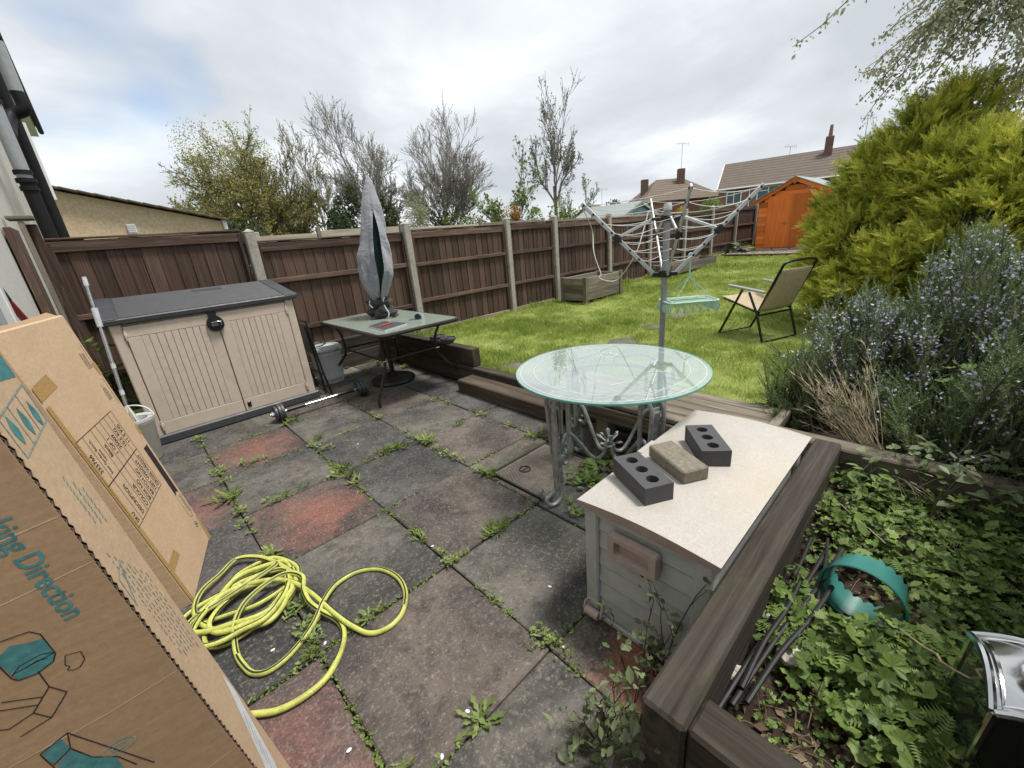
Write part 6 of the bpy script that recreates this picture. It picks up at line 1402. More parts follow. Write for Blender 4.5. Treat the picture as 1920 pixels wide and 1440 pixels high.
# ================================================================== vegetation
def tubes_np(segs, n=4):
    """segs: list of (points (k,3), radii (k)) -> triangles"""
    VV = []; TT = []; b = 0; ang = np.arange(n)*2*np.pi/n; ca, sa = np.cos(ang), np.sin(ang)
    for P_, R0 in segs:
        P_ = np.asarray(P_, float); k = len(P_); t = np.gradient(P_, axis=0); t /= np.maximum(np.linalg.norm(t, axis=1, keepdims=True), 1e-9)
        ref = np.array([0, 0, 1.]) if abs(t[0, 2]) < .9 else np.array([1., 0, 0]); a_ = np.cross(t, ref); a_ /= np.maximum(np.linalg.norm(a_, axis=1, keepdims=True), 1e-9); c_ = np.cross(a_, t)
        R0 = np.asarray(R0)
        V_ = P_[:, None, :]+R0[:, None, None]*(a_[:, None, :]*ca[None, :, None]+c_[:, None, :]*sa[None, :, None]); VV.append(V_.reshape(-1, 3))
        for i in range(k-1):
            for j in range(n):
                p0, p1, p2, p3 = b+i*n+j, b+i*n+(j+1) % n, b+(i+1)*n+(j+1) % n, b+(i+1)*n+j; TT.append((p0, p1, p2)); TT.append((p0, p2, p3))
        b += k*n
    return np.concatenate(VV), np.array(TT, np.int32)
def grow(rng, base, height, spread, nlimb=8, lev=(7, 6, 4), up=0.55, trunk=0.12, fork=0.18, droop=0.0, wig=0.22, elmin=.35):
    """returns (thick segments, thin segments, twig tips)"""
    thick, thin, tips = [], [], []
    base = np.array(base, float)
    def br(p, d, L, r, level, mx):
        n = 5 if level < 3 else 3; pts = [p]; dd = d/np.linalg.norm(d)
        for i in range(n):
            dd = dd+rng.normal(size=3)*wig*(.35 if level == 0 else .5)+np.array([0, 0, up*(.10+.07*level)-droop*.22*level/mx]); dd /= np.linalg.norm(dd); pts.append(pts[-1]+dd*L/n)
        pts = np.array(pts); rad = np.linspace(r, r*.45, len(pts)); (thick if level < 2 else thin).append((pts, rad))
        if level >= mx: tips.append(pts[1:]); return
        nb = lev[level-1]
        for k in range(nb):
            f = .30+.70*((k+rng.random())/nb)**.8; i = min(int(f*n), n-1); q_ = pts[i]+(pts[i+1]-pts[i])*(f*n-i); t_ = pts[min(i+1, n)]-pts[i]; t_ = t_/np.linalg.norm(t_)
            s_ = rng.normal(size=3); s_ -= s_.dot(t_)*t_; s_ /= np.linalg.norm(s_); an = rng.uniform(.35, .75)
            br(q_, t_*math.cos(an)+s_*math.sin(an)+np.array([0, 0, .12*up]), L*rng.uniform(.42, .66)*(1-.12*f), r*.42, level+1, mx)
    tk = height*fork; thick.append((np.array([base, base+[0, 0, tk*.5], base+[rng.normal()*.08, rng.normal()*.08, tk]]), np.array([trunk*1.25, trunk, trunk*.9])))
    for k in range(nlimb):
        an = k*2.399963+rng.normal()*.2; el = math.asin(min(1, max(0.05, elmin+(1-elmin)*(k+.5)/nlimb))); d = np.array([math.cos(an)*math.cos(el), math.sin(an)*math.cos(el), math.sin(el)]); hv = height-tk
        L = .70/math.sqrt((d[0]**2+d[1]**2)/spread**2+(d[2]/hv)**2)*rng.uniform(.85, 1.0); br(base+[0, 0, tk*rng.uniform(.7, 1.0)], d, L, trunk*.42, 1, len(lev)+1)
    return thick, thin, tips
LEAF = (np.array([(0, 0, 0), (-.32, .5, .06), (0, 1, 0), (.32, .5, .06)], float), np.array([(0, 2, 1), (0, 3, 2)]))
def leaves_on(rng, tips, per, size, mean_up=.3, keep=None):
    P_ = []
    for t_ in tips:
        for _ in range(per): i = rng.integers(0, len(t_)-1); P_.append(t_[i]+(t_[i+1]-t_[i])*rng.random()+rng.normal(size=3)*size*.25)
    P_ = np.array(P_)
    if keep is not None: P_ = P_[keep(P_)]
    n = len(P_); z_ = rng.normal(size=(n, 3))+[0, 0, mean_up]; Rm = basis_from(z_, rng.normal(size=(n, 3)))
    return scatter([LEAF], P_, Rm, size*rng.uniform(.6, 1.3, n), np.zeros(n, int), np.clip(rng.normal(.5, .25, n), 0, 1))
def bark_mat(name, c0, c1):
    m_, t, b, o = new_mat(name); n = noi(t, coords(t, (8, 8, 1.5)), 3, 5); LK(t, ramp(t, n, [(.3, c0), (.7, c1)]).outputs[0], b.inputs['Base Color']); b.inputs['Roughness'].default_value = .9; b.inputs['Specular IOR Level'].default_value = .2; return m_
M['bark'] = bark_mat('grey_bark', (.18, .17, .15), (.32, .305, .28)); M['barkdk'] = bark_mat('dark_bark', (.10, .09, .065), (.20, .18, .14)); M['barkpale'] = bark_mat('pale_bark', (.14, .135, .12), (.26, .25, .22))
M['lf_olive'] = leafmat('olive_leaves', (.20, .20, .05), (.37, .36, .10), (.52, .50, .19), trans=.4)
M['lf_bud'] = leafmat('grey_buds', (.15, .145, .11), (.23, .22, .165), (.33, .32, .24)); M['lf_green'] = leafmat('spring_leaves', (.09, .15, .03), (.19, .29, .06), (.32, .43, .13), trans=.4)
M['lf_dark'] = leafmat('ivy_leaves', (.02, .036, .012), (.05, .075, .024), (.11, .14, .05)); M['lf_orange'] = leafmat('orange_leaves', (.28, .11, .02), (.45, .19, .035), (.55, .28, .07)); M['lf_yellow'] = leafmat('yellow_leaves', (.35, .25, .02), (.50, .38, .04), (.6, .48, .08))
M['lf_pale'] = leafmat('pale_blossom_leaves', (.20, .23, .11), (.37, .38, .23), (.58, .55, .44), trans=.4); M['lf_brown'] = leafmat('brown_shrub_leaves', (.07, .065, .04), (.14, .12, .075), (.22, .18, .12)); M['lf_lime'] = leafmat('lime_hedge_leaves', (.08, .12, .015), (.17, .23, .03), (.28, .34, .06))

def far_base(u, D):          # ground point under a picture column at depth D
    p_ = dep(u, 430, D); return np.array([p_.x, p_.y, 0.0])
def topz(u, w, D): return dep(u, w, D).z
def tree(name, label, u, D, wtop, halfw, seed, bark, leaf=None, per=0, lsize=.1, group='trees beyond the fence', keep=None, **kw):
    rng = np.random.default_rng(seed); b = far_base(u, D); H = topz(u, wtop, D); th, tn, tips = grow(rng, b, H, halfw, **kw)
    zmx = max(t_[:, 2].max() for t_ in tips); s_ = H/zmx
    hr = np.quantile(np.concatenate([np.hypot(t_[:, 0]-b[0], t_[:, 1]-b[1]) for t_ in tips]), .96); sx = min(1.25, halfw/hr); sc = np.array([sx, sx, s_]); f = lambda P_: b+(P_-b)*sc
    th = [(f(p_), r_) for p_, r_ in th]; tn = [(f(p_), r_) for p_, r_ in tn]; tips = [f(t_) for t_ in tips]
    o = thing(name, label, 'tree', b, 0, group); V_, T_ = tubes_np(th, 6); arr_mesh('trunk', V_, T_, bark, o, smooth=True); V_, T_ = tubes_np([(p_, np.maximum(r_, .0080*D/20)) for p_, r_ in tn], 3); arr_mesh('twigs', V_, T_, bark, o)
    if leaf is not None: V_, T_, ti = leaves_on(rng, tips, per, lsize, keep=keep); arr_mesh('crown', V_, T_, leaf, o, ti)
    return o, th, rng
def blob_bush(name, label, c, rad, leaf, n, size, seed, cat='shrub', group=None, stem=True, par=None, shell=.55):
    """leafy mound: leaf faces filling uneven lobes"""
    rng = np.random.default_rng(seed); c = np.array(c, float); rad = np.array(rad, float)
    o = par or thing(name, label, cat, (c[0], c[1], max(0, c[2]-rad[2])), 0, group)
    L = 14; lc = rng.normal(size=(L, 3)); lc /= np.linalg.norm(lc, axis=1, keepdims=True); lc *= rng.uniform(.35, .75, (L, 1)); lr = rng.uniform(.28, .5, L)
    w_ = rng.integers(0, L, n); d = rng.normal(size=(n, 3)); d /= np.linalg.norm(d, axis=1, keepdims=True); r_ = lr[w_]*rng.uniform(shell, 1.05, n)**.6
    P_ = lc[w_]+d*r_[:, None]; out_ = P_/np.maximum(np.linalg.norm(P_, axis=1, keepdims=True), .01); P_ = c+P_*rad; ok = P_[:, 2] > 0.02; P_, out_ = P_[ok], out_[ok]; n = len(P_)
    Rm = basis_from(out_+rng.normal(size=(n, 3))*.6, rng.normal(size=(n, 3))+[0, 0, -.5])
    V_, T_, ti = scatter([LEAF], P_, Rm, size*rng.uniform(.6, 1.4, n), np.zeros(n, int), np.clip(rng.normal(.5, .22, n)+.0*out_[:, 2], 0, 1)); arr_mesh('foliage', V_, T_, leaf, o, ti)
    if stem:
        seg = []
        for k in range(9):
            e_ = c+(lc[k]*rad*.9); b_ = np.array([c[0]+rng.normal()*.1*rad[0], c[1]+rng.normal()*.1*rad[1], 0.0]); m_ = (b_+e_)/2+rng.normal(size=3)*.06*rad; seg.append((np.array([b_, m_, e_]), np.array([.035, .022, .008])*max(.5, rad[0])))
        V_, T_ = tubes_np(seg, 5); arr_mesh('stem', V_, T_, M['barkdk'], o)
    return o
# trees behind the fence
def near_left(x_lim): return None
tree('maple_tree', 'broad tree with olive-yellow spring leaves beyond the tan extension', 465, 21, 218, 3.1, 1, M['barkdk'], M['lf_olive'], 5, .10, nlimb=20, lev=(9, 7, 5), up=.12, trunk=.17, fork=.26, elmin=.10)
_c = far_base(455, 21); _tz = topz(455, 232, 21)
_o = [o_ for o_ in bpy.data.objects if o_.name == 'maple_tree'][0]; blob_bush('', '', (_c[0], _c[1], _tz*.60), (2.75, 2.75, _tz*.42), M['lf_olive'], 9000, .075, 61, stem=False, par=_o, shell=.25)
tree('maple_tree', 'olive-leaved tree standing close right of the broadest tree', 548, 22, 240, 1.9, 2, M['barkdk'], M['lf_olive'], 2, .09, nlimb=11, lev=(7, 6, 5), up=.25, trunk=.12, fork=.28, elmin=.35)
tree('birch_tree', 'slim half-bare tree between the broad tree and the parasol', 610, 24, 250, 1.4, 3, M['bark'], M['lf_olive'], 2, .08, nlimb=8, lev=(7, 6, 5), up=.3, trunk=.09, fork=.30, elmin=.45)
tree('ash_tree', 'bare budding tree rising behind the closed parasol', 705, 22, 192, 2.0, 4, M['bark'], M['lf_bud'], 1, .075, nlimb=15, lev=(9, 7, 5), up=.25, trunk=.11, fork=.30, elmin=.5)
o, th, rng = tree('ash_tree', 'bare fan-shaped tree with ivy-clad trunk right of the parasol', 838, 20, 192, 2.15, 5, M['bark'], M['lf_bud'], 1, .05, nlimb=16, lev=(9, 7, 5), up=.25, trunk=.12, fork=.30, elmin=.5)
P_ = []
for p_, r_ in th[:9]:
    for _ in range(240): i = rng.integers(0, len(p_)-1); q_ = p_[i]+(p_[i+1]-p_[i])*rng.random(); P_.append(q_+rng.normal(size=3)*.13) if q_[2] < 4.0 else None
P_ = np.array(P_); n = len(P_); V_, T_, ti = scatter([LEAF], P_, basis_from(rng.normal(size=(n, 3)), rng.normal(size=(n, 3))), rng.uniform(.07, .13, n), np.zeros(n, int), rng.random(n)); arr_mesh('ivy', V_, T_, M['lf_dark'], o, ti)
tree('poplar_tree', 'tall narrow sparse tree with pale stem and small leaf clusters', 1045, 18, 152, 1.1, 6, M['barkpale'], M['lf_bud'], 2, .075, nlimb=9, lev=(6, 5, 4), up=.25, trunk=.075, fork=.30, elmin=.55)
tree('young_tree', 'leafy bright green young tree beside the tall narrow tree', 955, 16, 272, 1.25, 7, M['barkpale'], M['lf_green'], 3, .115, nlimb=8, lev=(6, 5, 4), up=.45, trunk=.07, fork=.18)
tree('hawthorn_tree', 'thin wide-branched small tree right of the tall narrow tree', 1085, 19, 330, .95, 9, M['bark'], M['lf_green'], 2, .08, nlimb=6, lev=(5, 5, 4), up=.3, trunk=.06, fork=.2)
def shrub_px(name, label, u0, u1, w0, D, leaf, n, size, seed, cat='shrub', group='shrubs beyond the fence', zlow=0.2, **kw):
    a_, b_ = dep(u0, 420, D), dep(u1, 420, D); tz = topz((u0+u1)/2, w0, D); r_ = (b_-a_).length/2; c_ = (a_+b_)/2
    return blob_bush(name, label, (c_.x, c_.y, (tz+zlow)/2), (r_, r_, (tz-zlow)/2*1.05), leaf, n, size, seed, cat, group, **kw)
shrub_px('ivy_shrub', 'dark ivy-covered evergreen mass left of the closed parasol', 612, 692, 338, 17, M['lf_dark'], 9000, .09, 11)
shrub_px('ivy_shrub', 'dark evergreen column just right of the closed parasol', 708, 752, 352, 17, M['lf_dark'], 5000, .09, 12)
shrub_px('ivy_shrub', 'dark ivy mass at the foot of the broad olive tree', 395, 500, 392, 18, M['lf_dark'], 6000, .10, 13)
shrub_px('grey_shrub', 'pale twiggy grey-green shrub between parasol and fan-shaped tree', 752, 812, 366, 16, M['lf_pale'], 4500, .06, 14)
shrub_px('hedge', 'rounded yellow-green hedge top below the fan-shaped tree', 818, 935, 396, 14, M['lf_lime'], 9000, .06, 15, 'hedge')
shrub_px('photinia_shrub', 'shrub with orange-red new leaves among the green hedge', 932, 985, 374, 15, M['lf_orange'], 2600, .065, 16)
shrub_px('green_shrub', 'dense mid-green shrub below the tall narrow tree', 975, 1030, 384, 15, M['lf_green'], 5000, .065, 17)
shrub_px('laurel_shrub', 'bright green leafy shrub peeping over the fence by the bungalow roof', 1020, 1085, 382, 13, M['lf_lime'], 5000, .075, 18)
shrub_px('brown_shrub', 'brownish rounded bush in front of the distant bungalow', 1112, 1182, 368, 24, M['lf_brown'], 6000, .10, 19)
shrub_px('yellow_shrub', 'yellow-orange flowering shrub seen above the fence behind the airer', 1262, 1318, 380, 26, M['lf_yellow'], 3500, .10, 20)
shrub_px('green_shrub', 'mid-green bushy tree in front of the brick house window', 1310, 1352, 362, 27, M['lf_green'], 4000, .10, 21)

# ------------------------------------------------------------------ golden conifer
def frond_proto(rng, n=7, lod=1):
    V_ = []; T_ = []
    for i in range(n):
        t_ = i/n; y0 = t_*1.0; L = .34*(1-t_*.75)*rng.uniform(.8, 1.15)
        for sg in (-1, 1):
            a_ = rng.uniform(.5, .85); b_ = len(V_); tip = (sg*L*math.sin(a_), y0+L*math.cos(a_), -.10*L+rng.normal()*.03)
            V_ += [(0, y0-.07, 0), tip, (sg*.03, y0+.085, .012)]; T_.append((b_, b_+1, b_+2))
            # side sprig
            m_ = [c_*.55 for c_ in tip]; m_[1] = y0+(tip[1]-y0)*.5; b_ = len(V_); V_ += [(m_[0], m_[1]-.02, m_[2]), (m_[0]+sg*L*.30, m_[1]+L*.1, m_[2]+rng.normal()*.02), (m_[0], m_[1]+.05, m_[2])]; T_.append((b_, b_+1, b_+2))
    b_ = len(V_); V_ += [(-.025, .8, 0), (.025, .8, 0), (0, 1.15, -.03)]; T_.append((b_, b_+1, b_+2))
    return np.array(V_), np.array(T_)
rng = np.random.default_rng(77); FR = [frond_proto(rng) for _ in range(6)]
def leafmat3(name, cols):
    return leafmat(name, *cols, rough=.6, trans=.15)
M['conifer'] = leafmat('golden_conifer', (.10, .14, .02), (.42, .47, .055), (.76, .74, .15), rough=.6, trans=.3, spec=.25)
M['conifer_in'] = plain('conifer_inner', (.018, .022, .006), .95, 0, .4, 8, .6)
def conifer(name, label, lobes, n, seed, size):
    rng = np.random.default_rng(seed); o = thing(name, label, 'conifer', (lobes[0][0][0], lobes[0][0][1], .15))
    C_ = np.array([l[0] for l in lobes], float); Rr = np.array([l[1] for l in lobes], float); area = (Rr[:, 0]*Rr[:, 2]); pr_ = area/area.sum()
    npl = n//16; w_ = rng.choice(len(lobes), npl*2, p=pr_); d = rng.normal(size=(npl*2, 3)); d /= np.linalg.norm(d, axis=1, keepdims=True)
    P0 = C_[w_]+d*Rr[w_]*rng.uniform(.58, .80, npl*2)[:, None]; inside = np.zeros(npl*2, bool)
    for k in range(len(lobes)): q_ = ((P0-C_[k])/Rr[k]); inside |= ((q_**2).sum(1) < .40) & (w_ != k)
    ok = ~inside & (P0[:, 2] > .12); P0, d, w_ = P0[ok][:npl], d[ok][:npl], w_[ok][:npl]; npl = len(P0)
    ax_ = d*np.array([1, 1, .55])+np.array([0, 0, .45])+rng.normal(size=(npl, 3))*.22; ax_ /= np.linalg.norm(ax_, axis=1, keepdims=True)
    L = rng.uniform(.16, .30, npl); wd = rng.uniform(.05, .09, npl); base_t = np.clip(rng.normal(.50, .24, npl), .02, .98)
    pi_ = np.repeat(np.arange(npl), 16); n = len(pi_); s_ = rng.random(n)**.75; rad = rng.normal(size=(n, 3)); rad -= (rad*ax_[pi_]).sum(1, keepdims=True)*ax_[pi_]; rad /= np.linalg.norm(rad, axis=1, keepdims=True)
    rr = wd[pi_]*(1.05-s_)*rng.uniform(.3, 1.1, n); P_ = P0[pi_]+ax_[pi_]*(L[pi_]*s_)[:, None]+rad*rr[:, None]
    y_ = ax_[pi_]+rad*rng.uniform(.25, .85, n)[:, None]+rng.normal(size=(n, 3))*.12; y_ /= np.linalg.norm(y_, axis=1, keepdims=True); z_ = np.cross(y_, rng.normal(size=(n, 3))); z_ /= np.linalg.norm(z_, axis=1, keepdims=True); x_ = np.cross(y_, z_); Rm = np.stack([x_, y_, z_], axis=-1)
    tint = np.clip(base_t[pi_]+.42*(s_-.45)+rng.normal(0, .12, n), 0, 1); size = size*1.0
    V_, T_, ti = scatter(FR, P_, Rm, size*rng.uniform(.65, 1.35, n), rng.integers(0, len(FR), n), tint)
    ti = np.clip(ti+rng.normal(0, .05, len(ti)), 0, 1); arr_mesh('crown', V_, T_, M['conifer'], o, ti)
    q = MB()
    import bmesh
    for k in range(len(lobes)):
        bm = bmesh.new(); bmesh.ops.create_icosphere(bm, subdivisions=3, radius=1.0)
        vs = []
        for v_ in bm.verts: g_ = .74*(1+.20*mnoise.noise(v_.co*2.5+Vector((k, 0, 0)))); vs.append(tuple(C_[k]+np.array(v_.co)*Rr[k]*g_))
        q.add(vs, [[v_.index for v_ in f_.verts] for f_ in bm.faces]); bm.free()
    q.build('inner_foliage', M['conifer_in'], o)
    V_, T_ = tubes_np([(np.array([[C_[0][0], C_[0][1], 0], [C_[0][0], C_[0][1], C_[0][2]]]), np.array([.12, .06]))], 8); arr_mesh('trunk', V_, T_, M['barkdk'], o)
    return o
lob = []
def lobe_px(u, w, x_, ry, rz): p_ = gx(u, w, x_); lob.append(((p_.x, p_.y, p_.z), (ry*1.0, ry, rz)))
lobe_px(1660, 440, 6.2, .52, .68); lobe_px(1600, 490, 5.9, .36, .58); lobe_px(1582, 430, 6.3, .22, .44); lobe_px(1650, 355, 6.3, .32, .42); lobe_px(1722, 290, 6.4, .30, .46); lobe_px(1788, 250, 6.5, .20, .46)
lobe_px(1770, 370, 6.0, .42, .55); lobe_px(1860, 360, 5.8, .40, .50); lobe_px(1925, 365, 5.6, .28, .50); lobe_px(1850, 440, 5.5, .40, .40); lobe_px(1700, 520, 5.6, .42, .42); lobe_px(1600, 560, 5.5, .30, .33); lobe_px(1800, 520, 5.4, .34, .35); lobe_px(1550, 540, 5.8, .16, .38)
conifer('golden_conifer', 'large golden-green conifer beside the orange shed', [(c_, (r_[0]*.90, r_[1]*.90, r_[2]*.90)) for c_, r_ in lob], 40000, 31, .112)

# ------------------------------------------------------------------ drooping tree over the conifer
rng = np.random.default_rng(91); wt = thing('weeping_tree', 'drooping pale-leaved tree hanging over the golden conifer', 'tree', (7.4, -1.2, 0))
thick = [(np.array([[7.4, -1.2, 0], [7.3, -1.15, 1.4], [7.1, -1.0, 2.6], [7.0, -.9, 3.6]]), np.array([.16, .13, .10, .07]))]; thin = []; tips = []
strands = []
def hang(p0, p1, sag, r0, lv, nseg=10):
    p0, p1 = np.array(p0), np.array(p1); t = np.linspace(0, 1, nseg)[:, None]; pts = p0+(p1-p0)*t+np.array([0, 0, 1])*(sag*4*t*(1-t))+rng.normal(size=(nseg, 3))*.015*(t > 0); thin.append((pts, np.linspace(r0, .0028, nseg))); return pts
ends = [(1478, 95, 5.2), (1615, 190, 5.8), (1640, 175, 6.0), (1660, 130, 6.2), (1690, 105, 6.0), (1720, 180, 6.4), (1745, 60, 5.6), (1760, 100, 6.2), (1790, 130, 6.6), (1830, 170, 6.8), (1850, 90, 6.0), (1870, 190, 6.6), (1900, 140, 6.2), (1910, 225, 6.8), (1700, 60, 6.8), (1815, 60, 6.5), (1880, 40, 6.0), (1650, 195, 6.6), (1740, 145, 6.9), (1915, 60, 5.8), (1860, 240, 7.0), (1890, 260, 7.0), (1780, 40, 6.2), (1840, 20, 6.4)]
for k, (u, w, x_) in enumerate(ends):
    e_ = gx(u, w, x_); st_ = np.array([7.0, -.9+.02*k, 3.3+.4*rng.random()]); st_ = st_+rng.normal(size=3)*.15
    pts = hang(st_, (e_.x, e_.y, e_.z), .30+.2*rng.random(), .020, 1, 14); tips.append(pts[5:])
    if k == 0: continue
    for j in range(9):
        i = rng.integers(5, 13); q_ = pts[i]; d = (pts[i]-pts[i-1]); d /= np.linalg.norm(d); e2_ = q_+d*rng.uniform(.15, .4)+rng.normal(size=3)*.16+np.array([0, 0, -.10]); s_ = hang(q_, e2_, .05, .006, 2, 6); tips.append(s_)
V_, T_ = tubes_np(thick, 8); arr_mesh('trunk', V_, T_, M['barkdk'], wt, smooth=True); V_, T_ = tubes_np(thin, 4); arr_mesh('branches', V_, T_, M['barkdk'], wt)
P_ = []
for t_ in tips:
    L = np.linalg.norm(np.diff(t_, axis=0), axis=1).sum()
    for _ in range(int(L*115)+4): i = rng.integers(0, len(t_)-1); P_.append(t_[i]+(t_[i+1]-t_[i])*rng.random()+rng.normal(size=3)*.028+np.array([0, 0, -.02]))
P_ = np.array(P_); n = len(P_); Rm = basis_from(rng.normal(size=(n, 3)), np.cross(rng.normal(size=(n, 3))*.6+[0, 0, -1], rng.normal(size=(n, 3))))
V_, T_, ti = scatter([LEAF], P_, Rm, rng.choice([.026, .038, .055], n, p=[.5, .38, .12]), np.zeros(n, int), rng.random(n)); arr_mesh('foliage', V_, T_, M['lf_pale'], wt, ti)

# ------------------------------------------------------------------ rosemary
M['rosemary'] = leafmat('rosemary_needles', (.06, .09, .034), (.165, .225, .09), (.33, .41, .20), rough=.6, trans=.25); M['rosflower'] = leafmat('rosemary_flowers', (.40, .41, .58), (.56, .57, .72), (.72, .72, .83), rough=.7, trans=.2)
def sprig(rng, n=42):
    V_ = []; T_ = []
    for i in range(n):
        z0 = i/n; an = i*2.4+rng.normal()*.3; L = .115*(1-.55*z0)*rng.uniform(.8, 1.2); up_ = .75+.6*z0; d = np.array([math.cos(an), math.sin(an), up_]); d /= np.linalg.norm(d); s_ = np.cross(d, [0, 0, 1]); s_ /= np.linalg.norm(s_); s_ *= .0145; p_ = np.array([0, 0, z0]); b_ = len(V_)
        V_ += [p_-s_, p_+s_, p_+d*L+s_*.5+[0, 0, .01], p_+d*L-s_*.5+[0, 0, .01]]; T_ += [(b_, b_+1, b_+2), (b_, b_+2, b_+3)]
    b_ = len(V_); V_ += [np.array(p_) for p_ in ((-.008, 0, 0), (.008, 0, 0), (0, .008, 0), (0, 0, 1))]; T_ += [(b_, b_+1, b_+3), (b_+1, b_+2, b_+3), (b_+2, b_, b_+3)]
    return np.array(V_, float), np.array(T_)
rng = np.random.default_rng(5); SP = [sprig(rng) for _ in range(5)]
def rosemary(name, label, stems, seed, group='rosemary bushes in the border'):
    """stems: rows of (base xyz, tip xyz, sprigs, flowering 0..1)"""
    rng = np.random.default_rng(seed); o = thing(name, label, 'shrub', (float(stems[0][0][0]), float(stems[0][0][1]), .28), 0, group); seg = []; P_ = []; D_ = []; S_ = []; FP = []
    for b, t_, ns, fl_ in stems:
        b, t_ = np.array(b), np.array(t_); m_ = (b+t_)/2+rng.normal(size=3)*.05; tt = np.linspace(0, 1, 6)[:, None]; pts = (1-tt)**2*b+2*tt*(1-tt)*m_+tt**2*t_; seg.append((pts, np.linspace(.006, .002, 6))); L = np.linalg.norm(t_-b)
        for k in range(ns):
            f = rng.uniform(.25, 1.0) if k else .93; i = min(int(f*5), 4); p_ = pts[i]+(pts[i+1]-pts[i])*(f*5-i); ax_ = (pts[i+1]-pts[i]); ax_ /= np.linalg.norm(ax_); d = ax_+rng.normal(size=3)*.42+[0, 0, .35]; P_.append(p_); D_.append(d); S_.append(rng.uniform(.09, .17))
            if rng.random() < fl_:
                for _ in range(12): FP.append(p_+d/np.linalg.norm(d)*rng.uniform(.0, .10)+rng.normal(size=3)*.016)
    V_, T_ = tubes_np(seg, 4); arr_mesh('stem', V_, T_, M['barkdk'], o)
    P_, D_, S_ = map(np.array, (P_, D_, S_)); n = len(P_); Rm = basis_from(D_, rng.normal(size=(n, 3))); tint = np.clip(rng.normal(.5, .2, n), 0, 1)
    V_, T_, ti = scatter(SP, P_, Rm, S_, rng.integers(0, 5, n), tint); arr_mesh('foliage', V_, T_, M['rosemary'], o, np.clip(ti+rng.normal(0, .08, len(ti)), 0, 1))
    if FP:
        FP = np.array(FP); n = len(FP); V_, T_, ti = scatter([LEAF], FP, basis_from(rng.normal(size=(n, 3)), rng.normal(size=(n, 3))), rng.uniform(.011, .021, n), np.zeros(n, int), rng.random(n)); arr_mesh('flowers', V_, T_, M['rosflower'], o, ti)
    return o
def ros_px(label, tips_px, base_px, x_rng, seed, ns, fl_, cnt):
    rng = np.random.default_rng(seed); st_ = []
    for _ in range(cnt):
        x_ = rng.uniform(*x_rng); k = rng.integers(0, len(tips_px)); u, w = tips_px[k]; t_ = gx(u+rng.normal()*26, w+abs(rng.normal())*34, x_); bu, bw_ = base_px; b_ = gx(bu+rng.normal()*40, bw_, x_)
        z_ = max(.30, t_.z); b_ = np.array([x_, b_.y*.6+t_.y*.4+rng.normal()*.03, .28]); st_.append((b_, (t_.x+rng.normal()*.06, t_.y, z_), ns, fl_))
    return rosemary('rosemary_bush', label, st_, seed)
ros_px('tall rosemary bush with lilac-blue flowers rising beside the grey fence', [(1850, 445), (1780, 470), (1880, 520), (1820, 520), (1760, 540), (1900, 480), (1850, 580), (1790, 600), (1890, 600), (1740, 620)], (1800, 800), (2.75, 3.5), 41, 17, .30, 150)
ros_px('spreading rosemary with lilac flowers below the golden conifer', [(1620, 560), (1560, 600), (1680, 570), (1600, 640), (1650, 660), (1720, 610), (1540, 650), (1700, 680), (1580, 700)], (1620, 800), (2.6, 3.3), 42, 17, .30, 150)
ros_px('low green rosemary at the corner of the lawn and deck', [(1465, 690), (1490, 660), (1480, 730), (1520, 700), (1510, 750), (1470, 760)], (1490, 800), (2.45, 2.75), 43, 10, .0, 70)
ros_px('near rosemary stems without flowers in front of the tall one', [(1890, 660), (1860, 720), (1905, 760), (1780, 740), (1830, 800), (1700, 760), (1760, 820), (1890, 830), (1650, 720)], (1800, 900), (2.25, 2.7), 44, 14, .10, 110)
# dry straw-coloured stems flopping over the border sleeper
M['straw'] = leafmat('straw_stems', (.34, .27, .17), (.50, .42, .29), (.64, .56, .42), rough=.8, trans=.1)
rng = np.random.default_rng(8); ds = thing('dead_shrub', 'clump of dead straw-coloured stems flopping over the border sleeper', 'dead plant', (2.2, .15, .35)); seg = []; P_ = []; D_ = []
for k in range(70):
    b_ = np.array(gx(1650+rng.normal()*12, 880+rng.normal()*8, 2.17)); t_ = np.array(gx(1560+rng.normal()*38, 735+rng.normal()*38, 2.40)); m_ = (b_+t_)/2+rng.normal(size=3)*.02+[0, 0, .02]; tt = np.linspace(0, 1, 6)[:, None]; pts = (1-tt)**2*b_+2*tt*(1-tt)*m_+tt**2*t_; seg.append((pts, np.linspace(.0018, .0009, 6)))
    for _ in range(16): i = rng.integers(2, 5); P_.append(pts[i]+(pts[i+1]-pts[i])*rng.random()); D_.append((pts[i+1]-pts[i])/np.linalg.norm(pts[i+1]-pts[i])+rng.normal(size=3)*.35)
for k in range(26):
    b_ = np.array(gx(1655+rng.normal()*14, 885, 2.15)); t_ = np.array(gx(1700+rng.normal()*60, 960+rng.normal()*30, 2.0)); m_ = (b_+t_)/2+rng.normal(size=3)*.03+[0, 0, .04]; tt = np.linspace(0, 1, 6)[:, None]; seg.append(((1-tt)**2*b_+2*tt*(1-tt)*m_+tt**2*t_, np.full(6, .0014)))
V_, T_ = tubes_np(seg, 3); arr_mesh('stalks', V_, T_, M['straw'], ds, np.full(len(V_), .5)); P_, D_ = np.array(P_), np.array(D_); n = len(P_); blade = (np.array([(-.05, 0, 0), (.05, 0, 0), (0, 0, 1)], float), np.array([(0, 1, 2)]))
V_, T_, ti = scatter([blade], P_, basis_from(D_, rng.normal(size=(n, 3))), rng.uniform(.03, .06, n), np.zeros(n, int), rng.random(n)); arr_mesh('seed_heads', V_, T_, M['straw'], ds, ti)

